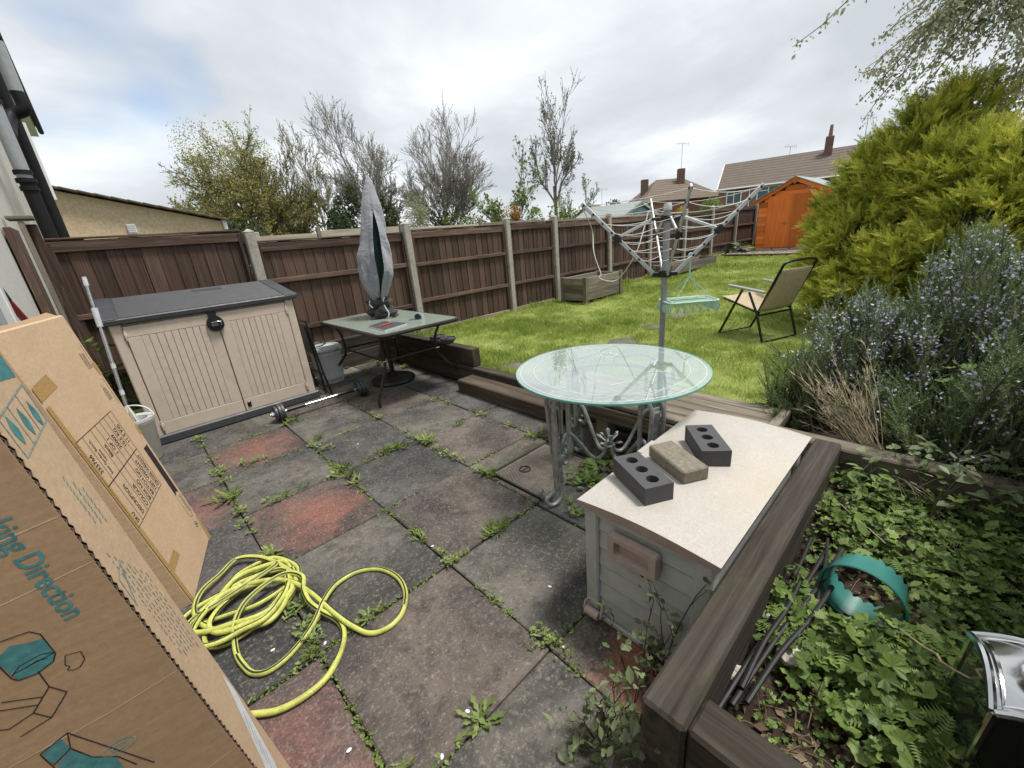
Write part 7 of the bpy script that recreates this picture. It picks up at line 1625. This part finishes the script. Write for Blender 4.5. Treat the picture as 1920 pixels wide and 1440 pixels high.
# ------------------------------------------------------------------ grass
M['grass'] = leafmat('grass_blades', (.20, .28, .055), (.39, .47, .11), (.62, .64, .25), rough=.6, trans=.4)
rng = np.random.default_rng(14)
def grass_pts(n, x0, x1, y0, y1): return np.column_stack([rng.uniform(x0, x1, n), rng.uniform(y0, y1, n)])
G = np.concatenate([grass_pts(90000, 2.5, 5.0, .0, 5.25), grass_pts(75000, 5.0, 9.0, .3, 5.25), grass_pts(40000, 9.0, 13.3, .6, 5.25)])
ok = ~((G[:, 0] < 2.55) & (G[:, 1] > 3.1) & (G[:, 0] < 2.5)); G = G[ok]; n = len(G); zz = np.array([lawn_z(x, y) for x, y in G])
for o_ in [o for o in bpy.data.objects if o.name.startswith('stepping_stone')]:
    d = np.hypot(G[:, 0]-o_.location.x, G[:, 1]-o_.location.y); ok = (d > .09+.08*rng.random(n)); G = G[ok]; zz = zz[ok]; n = len(G)
patchy = np.array([.7*mnoise.noise(Vector((x*1.1, y*1.1, 2)))+.6*mnoise.noise(Vector((x*4.3, y*4.3, 5)))+.35*mnoise.noise(Vector((x*13, y*13, 8))) for x, y in G])
hgt = rng.uniform(.020, .055, n)*np.clip(1+1.1*patchy, .45, 2.2)*(1+.25*(G[:, 0] > 8)); edge = (G[:, 1] > 5.12) | ((G[:, 0] < 2.6)); hgt = np.where(edge, hgt*1.8, hgt)
bl_ = (np.array([(-.055, 0, 0), (.055, 0, 0), (.03, .12, .6), (0, .34, 1.0)], float), np.array([(0, 1, 2), (0, 2, 3)]))
Rm = basis_from(np.column_stack([rng.normal(0, .28, n), rng.normal(0, .28, n), np.ones(n)]), rng.normal(size=(n, 3))); Rm[:, :, 0] *= (1+.25*np.maximum(0, G[:, 0]-4))[:, None]
V_, T_, ti = scatter([bl_], np.column_stack([G, zz-.006]), Rm, hgt, np.zeros(n, int), np.clip(.52-.50*patchy+rng.normal(0, .18, n), 0, 1))
tag(arr_mesh('grass', V_, T_, M['grass'], None, ti), 'short patchy lawn grass with yellowing tufts', 'grass', kind='stuff')
M['petal_y'] = plain('yellow_petal', (.65, .47, .02), .7, bstr=0); M['petal_w'] = plain('white_petal', (.72, .72, .70), .7, bstr=0)
n = 150; Gd = np.concatenate([grass_pts(60, 2.8, 6, .6, 4.8), grass_pts(90, 6, 12, .8, 4.8)]); zz = np.array([lawn_z(x, y) for x, y in Gd]); dsc = (np.array([(math.cos(i*PI/3), math.sin(i*PI/3), .1*(i % 2)) for i in range(6)]+[(0, 0, .3)]), np.array([(i, (i+1) % 6, 6) for i in range(6)]))
V_, T_, ti = scatter([dsc], np.column_stack([Gd, zz+rng.uniform(.03, .06, n)]), basis_from(rng.normal(size=(n, 3))*.2+[0, 0, 1], rng.normal(size=(n, 3))), rng.uniform(.005, .011, n), np.zeros(n, int), rng.random(n)); tag(arr_mesh('lawn_flowers', V_, T_, M['petal_y'], None, ti), 'tiny yellow dandelion heads dotted over the lawn', 'flowers', kind='stuff')

# ------------------------------------------------------------------ bed ground cover and weeds
M['herb'] = leafmat('herb_leaves', (.055, .095, .02), (.145, .225, .05), (.28, .38, .11), rough=.5, trans=.25); M['herbpale'] = leafmat('bramble_leaves', (.065, .09, .042), (.15, .19, .09), (.26, .31, .16), rough=.5, trans=.2)
def lobed(rng, lobes=5, depth=.35, n_per=4):
    V_ = [(0, .42, -.06)]; out_ = []
    N_ = lobes*n_per
    for i in range(N_+1):
        t_ = -2.55+5.1*i/N_; c_ = abs(((i/n_per) % 1)-.5)*2; r_ = .5*(1-depth*c_**1.3)*(1-.12*((i % 2)))*(1.0 if abs(t_) < 2.2 else .8); out_.append((r_*math.sin(t_)*1.05, .42+r_*math.cos(t_), .10*(r_/.5)**2+rng.normal()*.02))
    V_ += out_; T_ = [(0, i+1, i) for i in range(1, N_+1)]
    return np.array(V_, float), np.array(T_)
rng = np.random.default_rng(66); LB = [lobed(rng, 5, .34, 6), lobed(rng, 5, .45, 6), lobed(rng, 3, .26, 6), lobed(rng, 7, .22, 4)]
OV = (np.array([(0, 0, 0), (-.22, .3, .05), (-.26, .6, .05), (0, 1, -.03), (.26, .6, .05), (.22, .3, .05), (0, .5, -.02)], float), np.array([(0, 6, 1), (1, 6, 2), (2, 6, 3), (3, 6, 4), (4, 6, 5), (5, 6, 0)]))
_jv = [(0, 0, 0)]; _jt = []
for _i in range(6):
    _t = .15+_i*.15; _w = .30*math.sin(min(1, _t+.25)*2.4)
    for _s in (-1, 1): _b = len(_jv); _jv += [(0, _t-.06, .02), (_s*_w, _t+.10, .05-.1*_w), (0, _t+.07, .02)]; _jt.append((_b, _b+1, _b+2))
_b = len(_jv); _jv += [(-.06, .9, .02), (.06, .9, .02), (0, 1.12, 0)]; _jt.append((_b, _b+1, _b+2)); JG = (np.array(_jv, float), np.array(_jt))
def bed_z(x, y): return .235+.05*mnoise.noise((x*3, y*3, 0))
def herbs(name, label, pts, per, size, hrange, seed, mat, protos, cat='plant', group=None, kind=None, stems=True, zf=bed_z, spread=.05):
    rng = np.random.default_rng(seed); P_ = []; seg = []; D_ = []
    for x, y in pts:
        z0 = zf(x, y)
        for _ in range(per):
            an = rng.uniform(0, 2*np.pi); r_ = spread*rng.random()**.5*1.6; h_ = rng.uniform(*hrange); p_ = np.array([x+r_*math.cos(an), y+r_*math.sin(an), z0+h_]); P_.append(p_); D_.append((math.cos(an)*.35+rng.normal()*.25, math.sin(an)*.35+rng.normal()*.25, 1.0)); seg.append((np.array([[x, y, z0-.01], [(x+p_[0])/2, (y+p_[1])/2, z0+h_*.65], p_]), np.array([.0013, .0011, .0008])))
    P_, D_ = np.array(P_), np.array(D_); n = len(P_); Rm = basis_from(D_, rng.normal(size=(n, 3))); V_, T_, ti = scatter(protos, P_, Rm, size*(.35+1.15*rng.random(n)**1.6), rng.integers(0, len(protos), n), np.clip(rng.normal(.5, .27, n), 0, 1))
    if kind: o = tag(arr_mesh(name, V_, T_, mat, None, ti), label, cat, group, kind); return o
    o = thing(name, label, cat, (float(pts[0][0]), float(pts[0][1]), zf(*pts[0])), 0, group); arr_mesh('leaves', V_, T_, mat, o, ti)
    if stems: V_, T_ = tubes_np(seg, 3); arr_mesh('stems', V_, T_, M['herbpale'], o, np.full(len(V_), .6))
    return o
def px_pts(poly_u, n, z_, seed, avoid=None):
    """random points inside a picture polygon laid on the bed"""
    rng = np.random.default_rng(seed); us = [p_[0] for p_ in poly_u]; ws = [p_[1] for p_ in poly_u]; o = []
    def inside(u, w):
        c_ = False; j = len(poly_u)-1
        for i in range(len(poly_u)):
            if (ws[i] > w) != (ws[j] > w) and u < (us[j]-us[i])*(w-ws[i])/(ws[j]-ws[i])+us[i]: c_ = not c_
            j = i
        return c_
    while len(o) < n:
        u, w = rng.uniform(min(us), max(us)), rng.uniform(min(ws), max(ws))
        if inside(u, w):
            p_ = gz(u, w, z_)
            if math.hypot(p_.x-rc.x+.06, p_.y-rc.y) > .125: o.append((p_.x, p_.y))
    return o
gc1 = px_pts([(1500, 1000), (1560, 900), (1620, 870), (1920, 880), (1990, 1000), (1990, 1230), (1840, 1190), (1720, 1120), (1690, 1060), (1600, 1030), (1560, 1060)], 330, .29, 1)
gc2 = px_pts([(1440, 1150), (1480, 1080), (1560, 1110), (1640, 1190), (1720, 1200), (1780, 1270), (1760, 1340), (1800, 1440), (1740, 1480), (1690, 1420), (1620, 1330), (1590, 1270), (1500, 1230)], 135, .29, 2)
herbs('ground_cover', 'lobed green ground-cover leaves filling the far part of the raised bed', gc1, 9, .038, (.02, .09), 3, M['herb'], LB+[JG, OV], 'ground cover', kind='stuff')
herbs('ground_cover', 'fresh green lobed ground-cover leaves around the teal collar and lantern', gc2, 9, .048, (.02, .085), 4, M['herb'], LB+[JG, JG], 'ground cover', kind='stuff')
herbs('ground_cover', 'low dark creeping leaves on the soil of the raised bed', px_pts([(1380, 1330), (1500, 1050), (1990, 900), (1990, 1440), (1500, 1440)], 260, .25, 9), 4, .018, (.004, .03), 5, M['herb'], LB, 'ground cover', kind='stuff')
herbs('herb_plant', 'bright lobed-leaf plant growing against the inside of the raised bed sleeper', [tuple(gz(1495, 1125, .3)[:2]), tuple(gz(1470, 1105, .3)[:2])], 12, .045, (.05, .13), 6, M['herb'], [LB[0], OV])
herbs('herb_plant', 'large pale-lobed plant in front of the teal collar', [tuple(gz(1610, 1240, .3)[:2]), tuple(gz(1650, 1225, .3)[:2]), tuple(gz(1580, 1225, .3)[:2])], 16, .058, (.04, .12), 7, M['herb'], [LB[0], LB[3]])
herbs('bramble', 'bramble with broad dull green leaves below the rosemary', [tuple(gz(u, w, .35)[:2]) for u, w in ((1800, 880), (1850, 900), (1760, 930), (1880, 960), (1820, 840), (1700, 860))], 10, .060, (.03, .20), 8, M['herbpale'], [OV, OV], zf=lambda x, y: .28)
herbs('broadleaf_plant', 'broad maple-like leaves among the rosemary by the grey fence', [tuple(gx(1850, 650, 2.35)[1:2])*0 or (2.35, gx(1850, 650, 2.35).y)], 9, .085, (.36, .46), 10, M['herb'], [LB[0], LB[2]], zf=lambda x, y: .28, spread=.08)
# dry arching stems in the bed
rng = np.random.default_rng(17)
for k, (a_, b_, lab) in enumerate((((1688, 1180), (1990, 1400), 'long dry brown stalk lying across the lantern'), ((1730, 1365), (1800, 1470), 'pale straw stalk beside the lantern base'), ((1560, 935), (1660, 1020), 'thin pale runner trailing across the bed corner'))):
    p0, p1 = np.array(gz(*a_, .36 if k == 0 else .32)), np.array(gz(*b_, .50 if k == 0 else .33)); tt = np.linspace(0, 1, 12)[:, None]; pts = p0+(p1-p0)*tt+rng.normal(size=(12, 3))*.003; V_, T_ = tubes_np([(pts, np.linspace(.0022, .0030, 12) if k == 0 else np.full(12, .0016))], 5); o = arr_mesh('dry_stalk', V_, T_, M['straw'], None, np.full(len(V_), .15 if k == 0 else .6)); tag(o, lab, 'stalk')

# weeds in the paving joints
M['weed'] = leafmat('weed_leaves', (.085, .13, .03), (.19, .26, .065), (.34, .41, .14), rough=.55, trans=.25)
def jag(rng):
    V_ = []; T_ = []; n = 7
    for i in range(n+1):
        t_ = i/n; w_ = (.03+.10*math.sin(t_*2.6)**1.2)*(1 if i % 2 else .45)*(0 if i == n else 1); V_ += [(-w_, t_, .05*math.sin(t_*3)), (w_, t_, .05*math.sin(t_*3))]
    for i in range(n): T_ += [(2*i, 2*i+1, 2*i+3), (2*i, 2*i+3, 2*i+2)]
    return np.array(V_, float), np.array(T_)
DAN = [jag(rng), jag(rng)]; SM = [OV, LB[2]]; GB = [(np.array([(-.035, 0, 0), (.035, 0, 0), (.02, .5, .05), (0, 1, -.06)], float), np.array([(0, 1, 2), (0, 2, 3)]))]
def weed(u, w, r_, n, kind, seed, lab):
    r_ *= .85 if w < 1000 else .66; n = int(n*1.3); rng = np.random.default_rng(seed); p_ = gz(u, w, 0); x, y = p_.x, p_.y; an = rng.uniform(0, 2*np.pi, n); P0 = np.column_stack([x+rng.normal(0, r_*.22, n), y+rng.normal(0, r_*.22, n), rng.uniform(.002, .012, n)])
    el = rng.uniform(.12, .75, n) if kind != 'grass' else rng.uniform(.2, .95, n); yv = np.column_stack([np.cos(an)*np.cos(el), np.sin(an)*np.cos(el), np.sin(el)]); xv = np.column_stack([-np.sin(an), np.cos(an), np.zeros(n)]); zv = np.cross(xv, yv); Rm = np.stack([xv, yv, zv], axis=-1)
    protos = {'dandelion': DAN, 'small': SM, 'grass': GB}[kind]; sc = r_*rng.uniform(.55, 1.15, n)*(1 if kind != 'small' else .5)
    if kind == 'small': P0[:, :2] += np.column_stack([np.cos(an), np.sin(an)])*r_*.5*rng.random(n)[:, None]; P0[:, 2] += rng.uniform(0, .02, n)
    V_, T_, ti = scatter(protos, P0, Rm, sc, rng.integers(0, len(protos), n), np.clip(rng.normal(.55, .22, n), 0, 1))
    o = arr_mesh({'dandelion': 'dandelion', 'small': 'joint_weed', 'grass': 'grass_tuft'}[kind], V_, T_, M['weed'], None, ti); o2 = o
    off = Vector((x, y, 0)); me = o.data; me.transform(Matrix.Translation(-off)); o.location = off
    return tag(o, lab+' '+mark(x, y), 'weed', 'weeds in the patio joints')
L1, L2, L3 = 'flat rosette of jagged leaves', 'low creeping leafy weed', 'tuft of fine grass'
MARKS = [((.6, 4.2), 'in the paving before the storage box doors'), ((.74, 3.9), 'beside the near barbell plates'), ((1.5, 3.7), 'in the paving near the far barbell plates'), ((1.9, 4.3), 'around the parasol base under the square table'), ((2.3, 3.9), 'along the foot of the mossy sleeper'), ((2.1, 2.8), 'in the joints before the timber step'), ((1.45, 1.9), 'at the corner of the manhole cover'), ((1.85, 1.2), 'under the round glass table'), ((.16, 3.5), 'at the corner of the worn red slab by the storage box'), ((.16, 2.7), 'in the joint beside the flat shipping box'), ((.75, 2.6), 'where four slabs meet past the red slabs'), ((1.33, 2.6), 'in the long joint between hose and timber step'), ((.75, 1.4), 'in the joints beyond the hose loop'), ((.95, .8), 'by the wheel of the grey deck box'), ((.25, 1.5), 'growing through the hose coil'), ((.5, .5), 'in the open paving between hose and bed sleepers')]
def mark(x, y): return min(MARKS, key=lambda m2: (m2[0][0]-x)**2+(m2[0][1]-y)**2)[1]
sd_ = 100
for u, w, r_, n, kd in ((548, 790, .10, 26, 'grass'), (540, 795, .09, 10, 'dandelion'), (595, 825, .09, 26, 'grass'), (588, 838, .08, 14, 'small'), (612, 842, .08, 16, 'small'), (640, 882, .11, 40, 'grass'), (655, 893, .10, 30, 'grass'), (668, 905, .09, 9, 'dandelion'), (625, 895, .07, 14, 'small'), (425, 938, .11, 16, 'dandelion'), (440, 930, .08, 24, 'grass'), (408, 890, .08, 20, 'small'), (425, 905, .06, 14, 'small'), (400, 865, .05, 10, 'small'), (452, 962, .07, 18, 'small'), (462, 985, .06, 16, 'small'), (475, 1000, .05, 12, 'small'), (373, 825, .07, 18, 'small'), (380, 838, .05, 12, 'small'), (372, 812, .06, 10, 'small'), (460, 870, .06, 14, 'small'), (478, 866, .06, 14, 'small'), (495, 862, .05, 10, 'small'), (515, 940, .07, 16, 'small'), (535, 930, .06, 20, 'grass'), (560, 920, .05, 16, 'grass'), (575, 912, .05, 14, 'grass'), (690, 866, .06, 18, 'grass'), (722, 850, .09, 34, 'grass'), (745, 840, .10, 36, 'grass'), (758, 842, .07, 20, 'grass'), (795, 828, .11, 22, 'dandelion'), (805, 832, .06, 8, 'small'), (775, 820, .05, 12, 'small'), (765, 810, .05, 10, 'small'), (820, 842, .05, 12, 'small'), (838, 852, .06, 14, 'small'), (855, 860, .06, 14, 'small'), (865, 866, .05, 10, 'small'), (712, 785, .06, 16, 'small'), (700, 778, .05, 12, 'small'), (685, 768, .05, 12, 'small'), (672, 762, .04, 10, 'small'), (858, 798, .07, 22, 'grass'), (870, 793, .06, 16, 'grass'), (903, 780, .07, 16, 'small'), (898, 777, .05, 18, 'grass'), (812, 752, .06, 14, 'small'), (840, 757, .05, 12, 'small'), (912, 888, .10, 14, 'dandelion'), (905, 885, .06, 18, 'grass'), (925, 893, .06, 16, 'grass'), (952, 800, .05, 10, 'small'), (1000, 820, .09, 20, 'grass'), (1005, 818, .09, 10, 'dandelion'), (780, 998, .07, 26, 'grass'), (790, 1010, .07, 10, 'dandelion'), (785, 1004, .05, 14, 'small'), (930, 995, .09, 44, 'grass'), (945, 985, .08, 40, 'grass'), (917, 1005, .06, 16, 'dandelion'), (828, 1040, .05, 18, 'small'), (845, 1055, .06, 20, 'small'), (860, 1050, .05, 12, 'small'), (872, 1040, .05, 10, 'small'), (838, 1062, .05, 12, 'small'), (1010, 1190, .06, 16, 'small'), (1025, 1210, .06, 22, 'small'), (1040, 1205, .05, 14, 'small'), (1057, 1228, .05, 12, 'small'), (1012, 1182, .04, 8, 'small'), (1000, 1215, .04, 10, 'small'), (902, 1352, .10, 15, 'dandelion'), (755, 1440, .07, 8, 'dandelion'), (510, 1040, .10, 14, 'dandelion'), (495, 1050, .08, 16, 'small'), (555, 1140, .09, 22, 'small'), (545, 1155, .08, 10, 'dandelion'), (578, 1180, .09, 26, 'small'), (590, 1200, .07, 18, 'small'), (585, 1228, .08, 36, 'grass'), (690, 1160, .08, 14, 'dandelion'), (680, 1170, .05, 12, 'small'), (715, 1145, .06, 22, 'grass'), (760, 690, .10, 30, 'small'), (740, 705, .08, 22, 'small'), (735, 680, .12, 30, 'small'), (710, 685, .12, 36, 'grass'), (700, 678, .10, 26, 'grass'), (725, 668, .14, 40, 'grass'), (750, 672, .12, 34, 'small'), (665, 712, .08, 20, 'grass'), (652, 690, .08, 22, 'small'), (790, 685, .07, 20, 'small'), (808, 692, .07, 20, 'small'), (828, 700, .06, 18, 'small'), (850, 707, .05, 12, 'small'), (690, 700, .10, 26, 'grass'), (1095, 905, .12, 34, 'small'), (1130, 915, .12, 40, 'small'), (1160, 880, .12, 40, 'small'), (1110, 880, .12, 40, 'small'), (1140, 855, .10, 30, 'small'), (1190, 850, .10, 30, 'small'), (1080, 965, .07, 20, 'small'), (1065, 945, .05, 14, 'small'), (1085, 800, .05, 14, 'small'), (1215, 820, .08, 20, 'small')):
    sd_ += 1; weed(u, w, r_, n, kd, sd_, {'dandelion': L1, 'small': L2, 'grass': L3}[kd])
# straggly sapling weeds in front of the deck box and sleeper end
M['twigred'] = bark_mat('reddish_twig', (.07, .04, .03), (.13, .08, .06))
def straggle(name, label, stems, seed, leaf_n=8, lsize=.03):
    rng = np.random.default_rng(seed); o = thing(name, label, 'weed', (stems[0][0].x, stems[0][0].y, 0)); seg = []; P_ = []
    for a_, b_ in stems:
        a_, b_ = np.array(a_), np.array(b_); tt = np.linspace(0, 1, 9)[:, None]; pts = a_+(b_-a_)*tt+np.cumsum(rng.normal(size=(9, 3))*.006, axis=0); seg.append((pts, np.linspace(.0032, .0012, 9)))
        for j in range(4):
            i = rng.integers(3, 8); e_ = pts[i]+(pts[i]-pts[i-1])*1.2+rng.normal(size=3)*.035+[0, 0, .01]; seg.append((np.array([pts[i], (pts[i]+e_)/2+[0, 0, .008], e_]), np.array([.0014, .0011, .0007]))); P_ += [e_]*2
        for _ in range(leaf_n): i = rng.integers(1, 9); P_.append(pts[i]+rng.normal(size=3)*.02)
    V_, T_ = tubes_np(seg, 4); arr_mesh('stems', V_, T_, M['twigred'], o); P_ = np.array(P_); n = len(P_); V_, T_, ti = scatter([OV, LB[2]], P_, basis_from(rng.normal(size=(n, 3))*.7+[0, 0, 1], rng.normal(size=(n, 3))), lsize*rng.uniform(.5, 1.3, n), rng.integers(0, 2, n), np.clip(rng.normal(.45, .25, n), 0, 1)); arr_mesh('leaves', V_, T_, M['herbpale'], o, ti)
    return o
Gp = lambda u, w: gz(u, w, .0)
def tipx(u, w, x_): return gx(u, w, x_)
straggle('sapling_weed', 'straggly dry weed stems standing against the deck box end', [(Gp(1180, 1290), tipx(1155, 1135, .90)), (Gp(1205, 1290), tipx(1205, 1090, .91)), (Gp(1225, 1290), tipx(1300, 1085, .93)), (Gp(1215, 1285), tipx(1265, 1180, .9)), (Gp(1240, 1270), tipx(1245, 1150, .90))], 51, 5, .028)
straggle('sapling_weed', 'bushy red-stemmed weed at the corner of the bed sleepers', [(Gp(1130, 1400), tipx(1120, 1310, .62)), (Gp(1120, 1420), tipx(1060, 1380, .55)), (Gp(1150, 1400), tipx(1180, 1330, .60)), (Gp(1100, 1440), tipx(1010, 1440, .48)), (Gp(1140, 1380), tipx(1150, 1280, .66)), (Gp(1160, 1370), tipx(1200, 1260, .68)), (Gp(1120, 1400), tipx(1090, 1330, .58)), (Gp(1150, 1420), tipx(1165, 1390, .55))], 52, 14, .034)
straggle('sapling_weed', 'leafy shoots growing between deck box wheel and sleeper', [(Gp(1250, 1265), tipx(1200, 1215, .84)), (Gp(1240, 1265), tipx(1225, 1235, .83)), (Gp(1235, 1270), tipx(1250, 1225, .86))], 53, 14, .03)
# leafy shrub in the gap between mop bucket and fence
herbs('leafy_plant', 'broad-leaved green plant growing behind the mop bucket', [(-.05, 4.95), (-.18, 5.0), (-.12, 4.75)], 16, .11, (.15, .95), 22, M['herb'], [OV, LB[2]], zf=lambda x, y: 0.0, spread=.10)
herbs('broadleaf_plant', 'weedy green clump at the fence foot beside the mossy sleeper', [(2.65+.1*i, 5.1-.02*i) for i in range(5)], 12, .05, (.02, .2), 23, M['herb'], [OV, LB[2]], zf=lambda x, y: LAWN_Z, spread=.09)
herbs('broadleaf_plant', 'ivy and weeds at the foot of the orange shed by the fence', [(13.9+.12*i, 4.9-.03*i) for i in range(5)], 20, .09, (.02, .3), 24, M['herb'], [OV, LB[2]], zf=lambda x, y: .34, spread=.16)
# scattered pebbles and petals on the paving
rng = np.random.default_rng(4)
for k, (u, w) in enumerate(((655, 1408), (829, 1420), (877, 1335), (512, 1220), (610, 1207), (1031, 1101), (811, 1025), (671, 833), (1058, 1215))):
    p_ = gz(u, w); q = MB(); q.lathe([(.001, 0), (.006, .001), (.007, .003), (.003, .005)], 7, None); o = q.build('fallen_petal', M['petal_w']); o.location = (p_.x, p_.y, .002); o.rotation_euler = (0, 0, k); o.scale = (1.2, .8, .8)
    tag(o, 'small white petal fallen on the patio slabs', 'petal', 'fallen white petals')

# moss and seedlings threading the joints
rng = np.random.default_rng(55); P_ = []
lines = [((x, -0.3), (x, 4.3)) for x in cx[2:6]]+[((x0_, y), (x1_, y)) for y in ry[1:9] for x0_, x1_ in ((-0.4, 2.1),)]
for (xa, ya), (xb, yb) in lines:
    L = math.hypot(xb-xa, yb-ya); k0 = 0
    for k in range(int(L*260)):
        f = rng.random(); x, y = xa+(xb-xa)*f, ya+(yb-ya)*f; dens = mnoise.noise(Vector((x*3.1, y*3.1, 9)))+.4*mnoise.noise(Vector((x*11, y*11, 4)))
        if dens < .12 or x > 2.15 or (x > 1.36 and 1.34 < y < 1.8) or (x > .95 and y < .75): continue
        P_.append((x+rng.normal()*.008, y+rng.normal()*.008, rng.uniform(-.004, .008)))
P_ = np.array(P_); n = len(P_); V_, T_, ti = scatter([OV, LB[2]], P_, basis_from(rng.normal(size=(n, 3))*.6+[0, 0, 1], rng.normal(size=(n, 3))), rng.uniform(.008, .022, n), rng.integers(0, 2, n), np.clip(rng.normal(.45, .25, n), 0, 1))
tag(arr_mesh('joint_moss', V_, T_, M['weed'], None, ti), 'moss and tiny seedlings threading the patio joints', 'moss', kind='stuff')

# litter on the bed soil: dead leaf scraps and twigs
M['litter'] = leafmat('leaf_litter', (.10, .065, .04), (.20, .14, .085), (.36, .29, .19), rough=.85, trans=.1)
rng = np.random.default_rng(71); pts = px_pts([(1345, 1330), (1480, 1080), (1600, 900), (1990, 900), (1990, 1440), (1500, 1440)], 420, .25, 12)
P_ = np.array([(x, y, bed_z(x, y)+.022*mnoise.noise((x*16, y*16, 3))+rng.uniform(.002, .012)) for x, y in pts]); n = len(P_)
V_, T_, ti = scatter([LEAF, OV], P_, basis_from(rng.normal(size=(n, 3))*.5+[0, 0, 1], rng.normal(size=(n, 3))), rng.uniform(.012, .035, n), rng.integers(0, 2, n), rng.random(n)); seg = []
for x, y, z_ in P_[:130]:
    d = rng.normal(size=3)*[1, 1, .2]; d /= np.linalg.norm(d); L = rng.uniform(.03, .11); p0 = np.array([x, y, z_+.004]); seg.append((np.array([p0, p0+d*L*.5+[0, 0, .012], p0+d*L]), np.array([.0014, .0012, .0008])))
tag(arr_mesh('leaf_litter', V_, T_, M['litter'], None, ti), 'brown dead leaf scraps strewn on the bed soil', 'litter', kind='stuff')
V_, T_ = tubes_np(seg, 4); tag(arr_mesh('twig_litter', V_, T_, M['litter'], None, np.full(len(V_), .6)), 'thin dry twigs scattered over the bed soil', 'litter', kind='stuff')

# brambles and runners spilling over the border sleeper
zb = lambda x, y: .38
herbs('bramble', 'bramble shoots spilling over the border sleeper into the raised bed', [(2.12, -.30), (2.10, -.22), (2.14, -.12), (2.08, -.05), (2.13, .03), (2.05, -.33)], 11, .055, (.0, .14), 31, M['herbpale'], [OV, OV, LB[2]], zf=zb, spread=.07)
herbs('herb_plant', 'fine-leaved green weeds crowding the inside of the border sleeper', [(1.98, -.30), (2.0, -.2), (1.97, -.1), (2.0, 0.0), (1.96, .08), (1.99, .15)], 16, .045, (.02, .17), 32, M['herb'], [LB[1], JG, OV], zf=lambda x, y: .25, spread=.07)
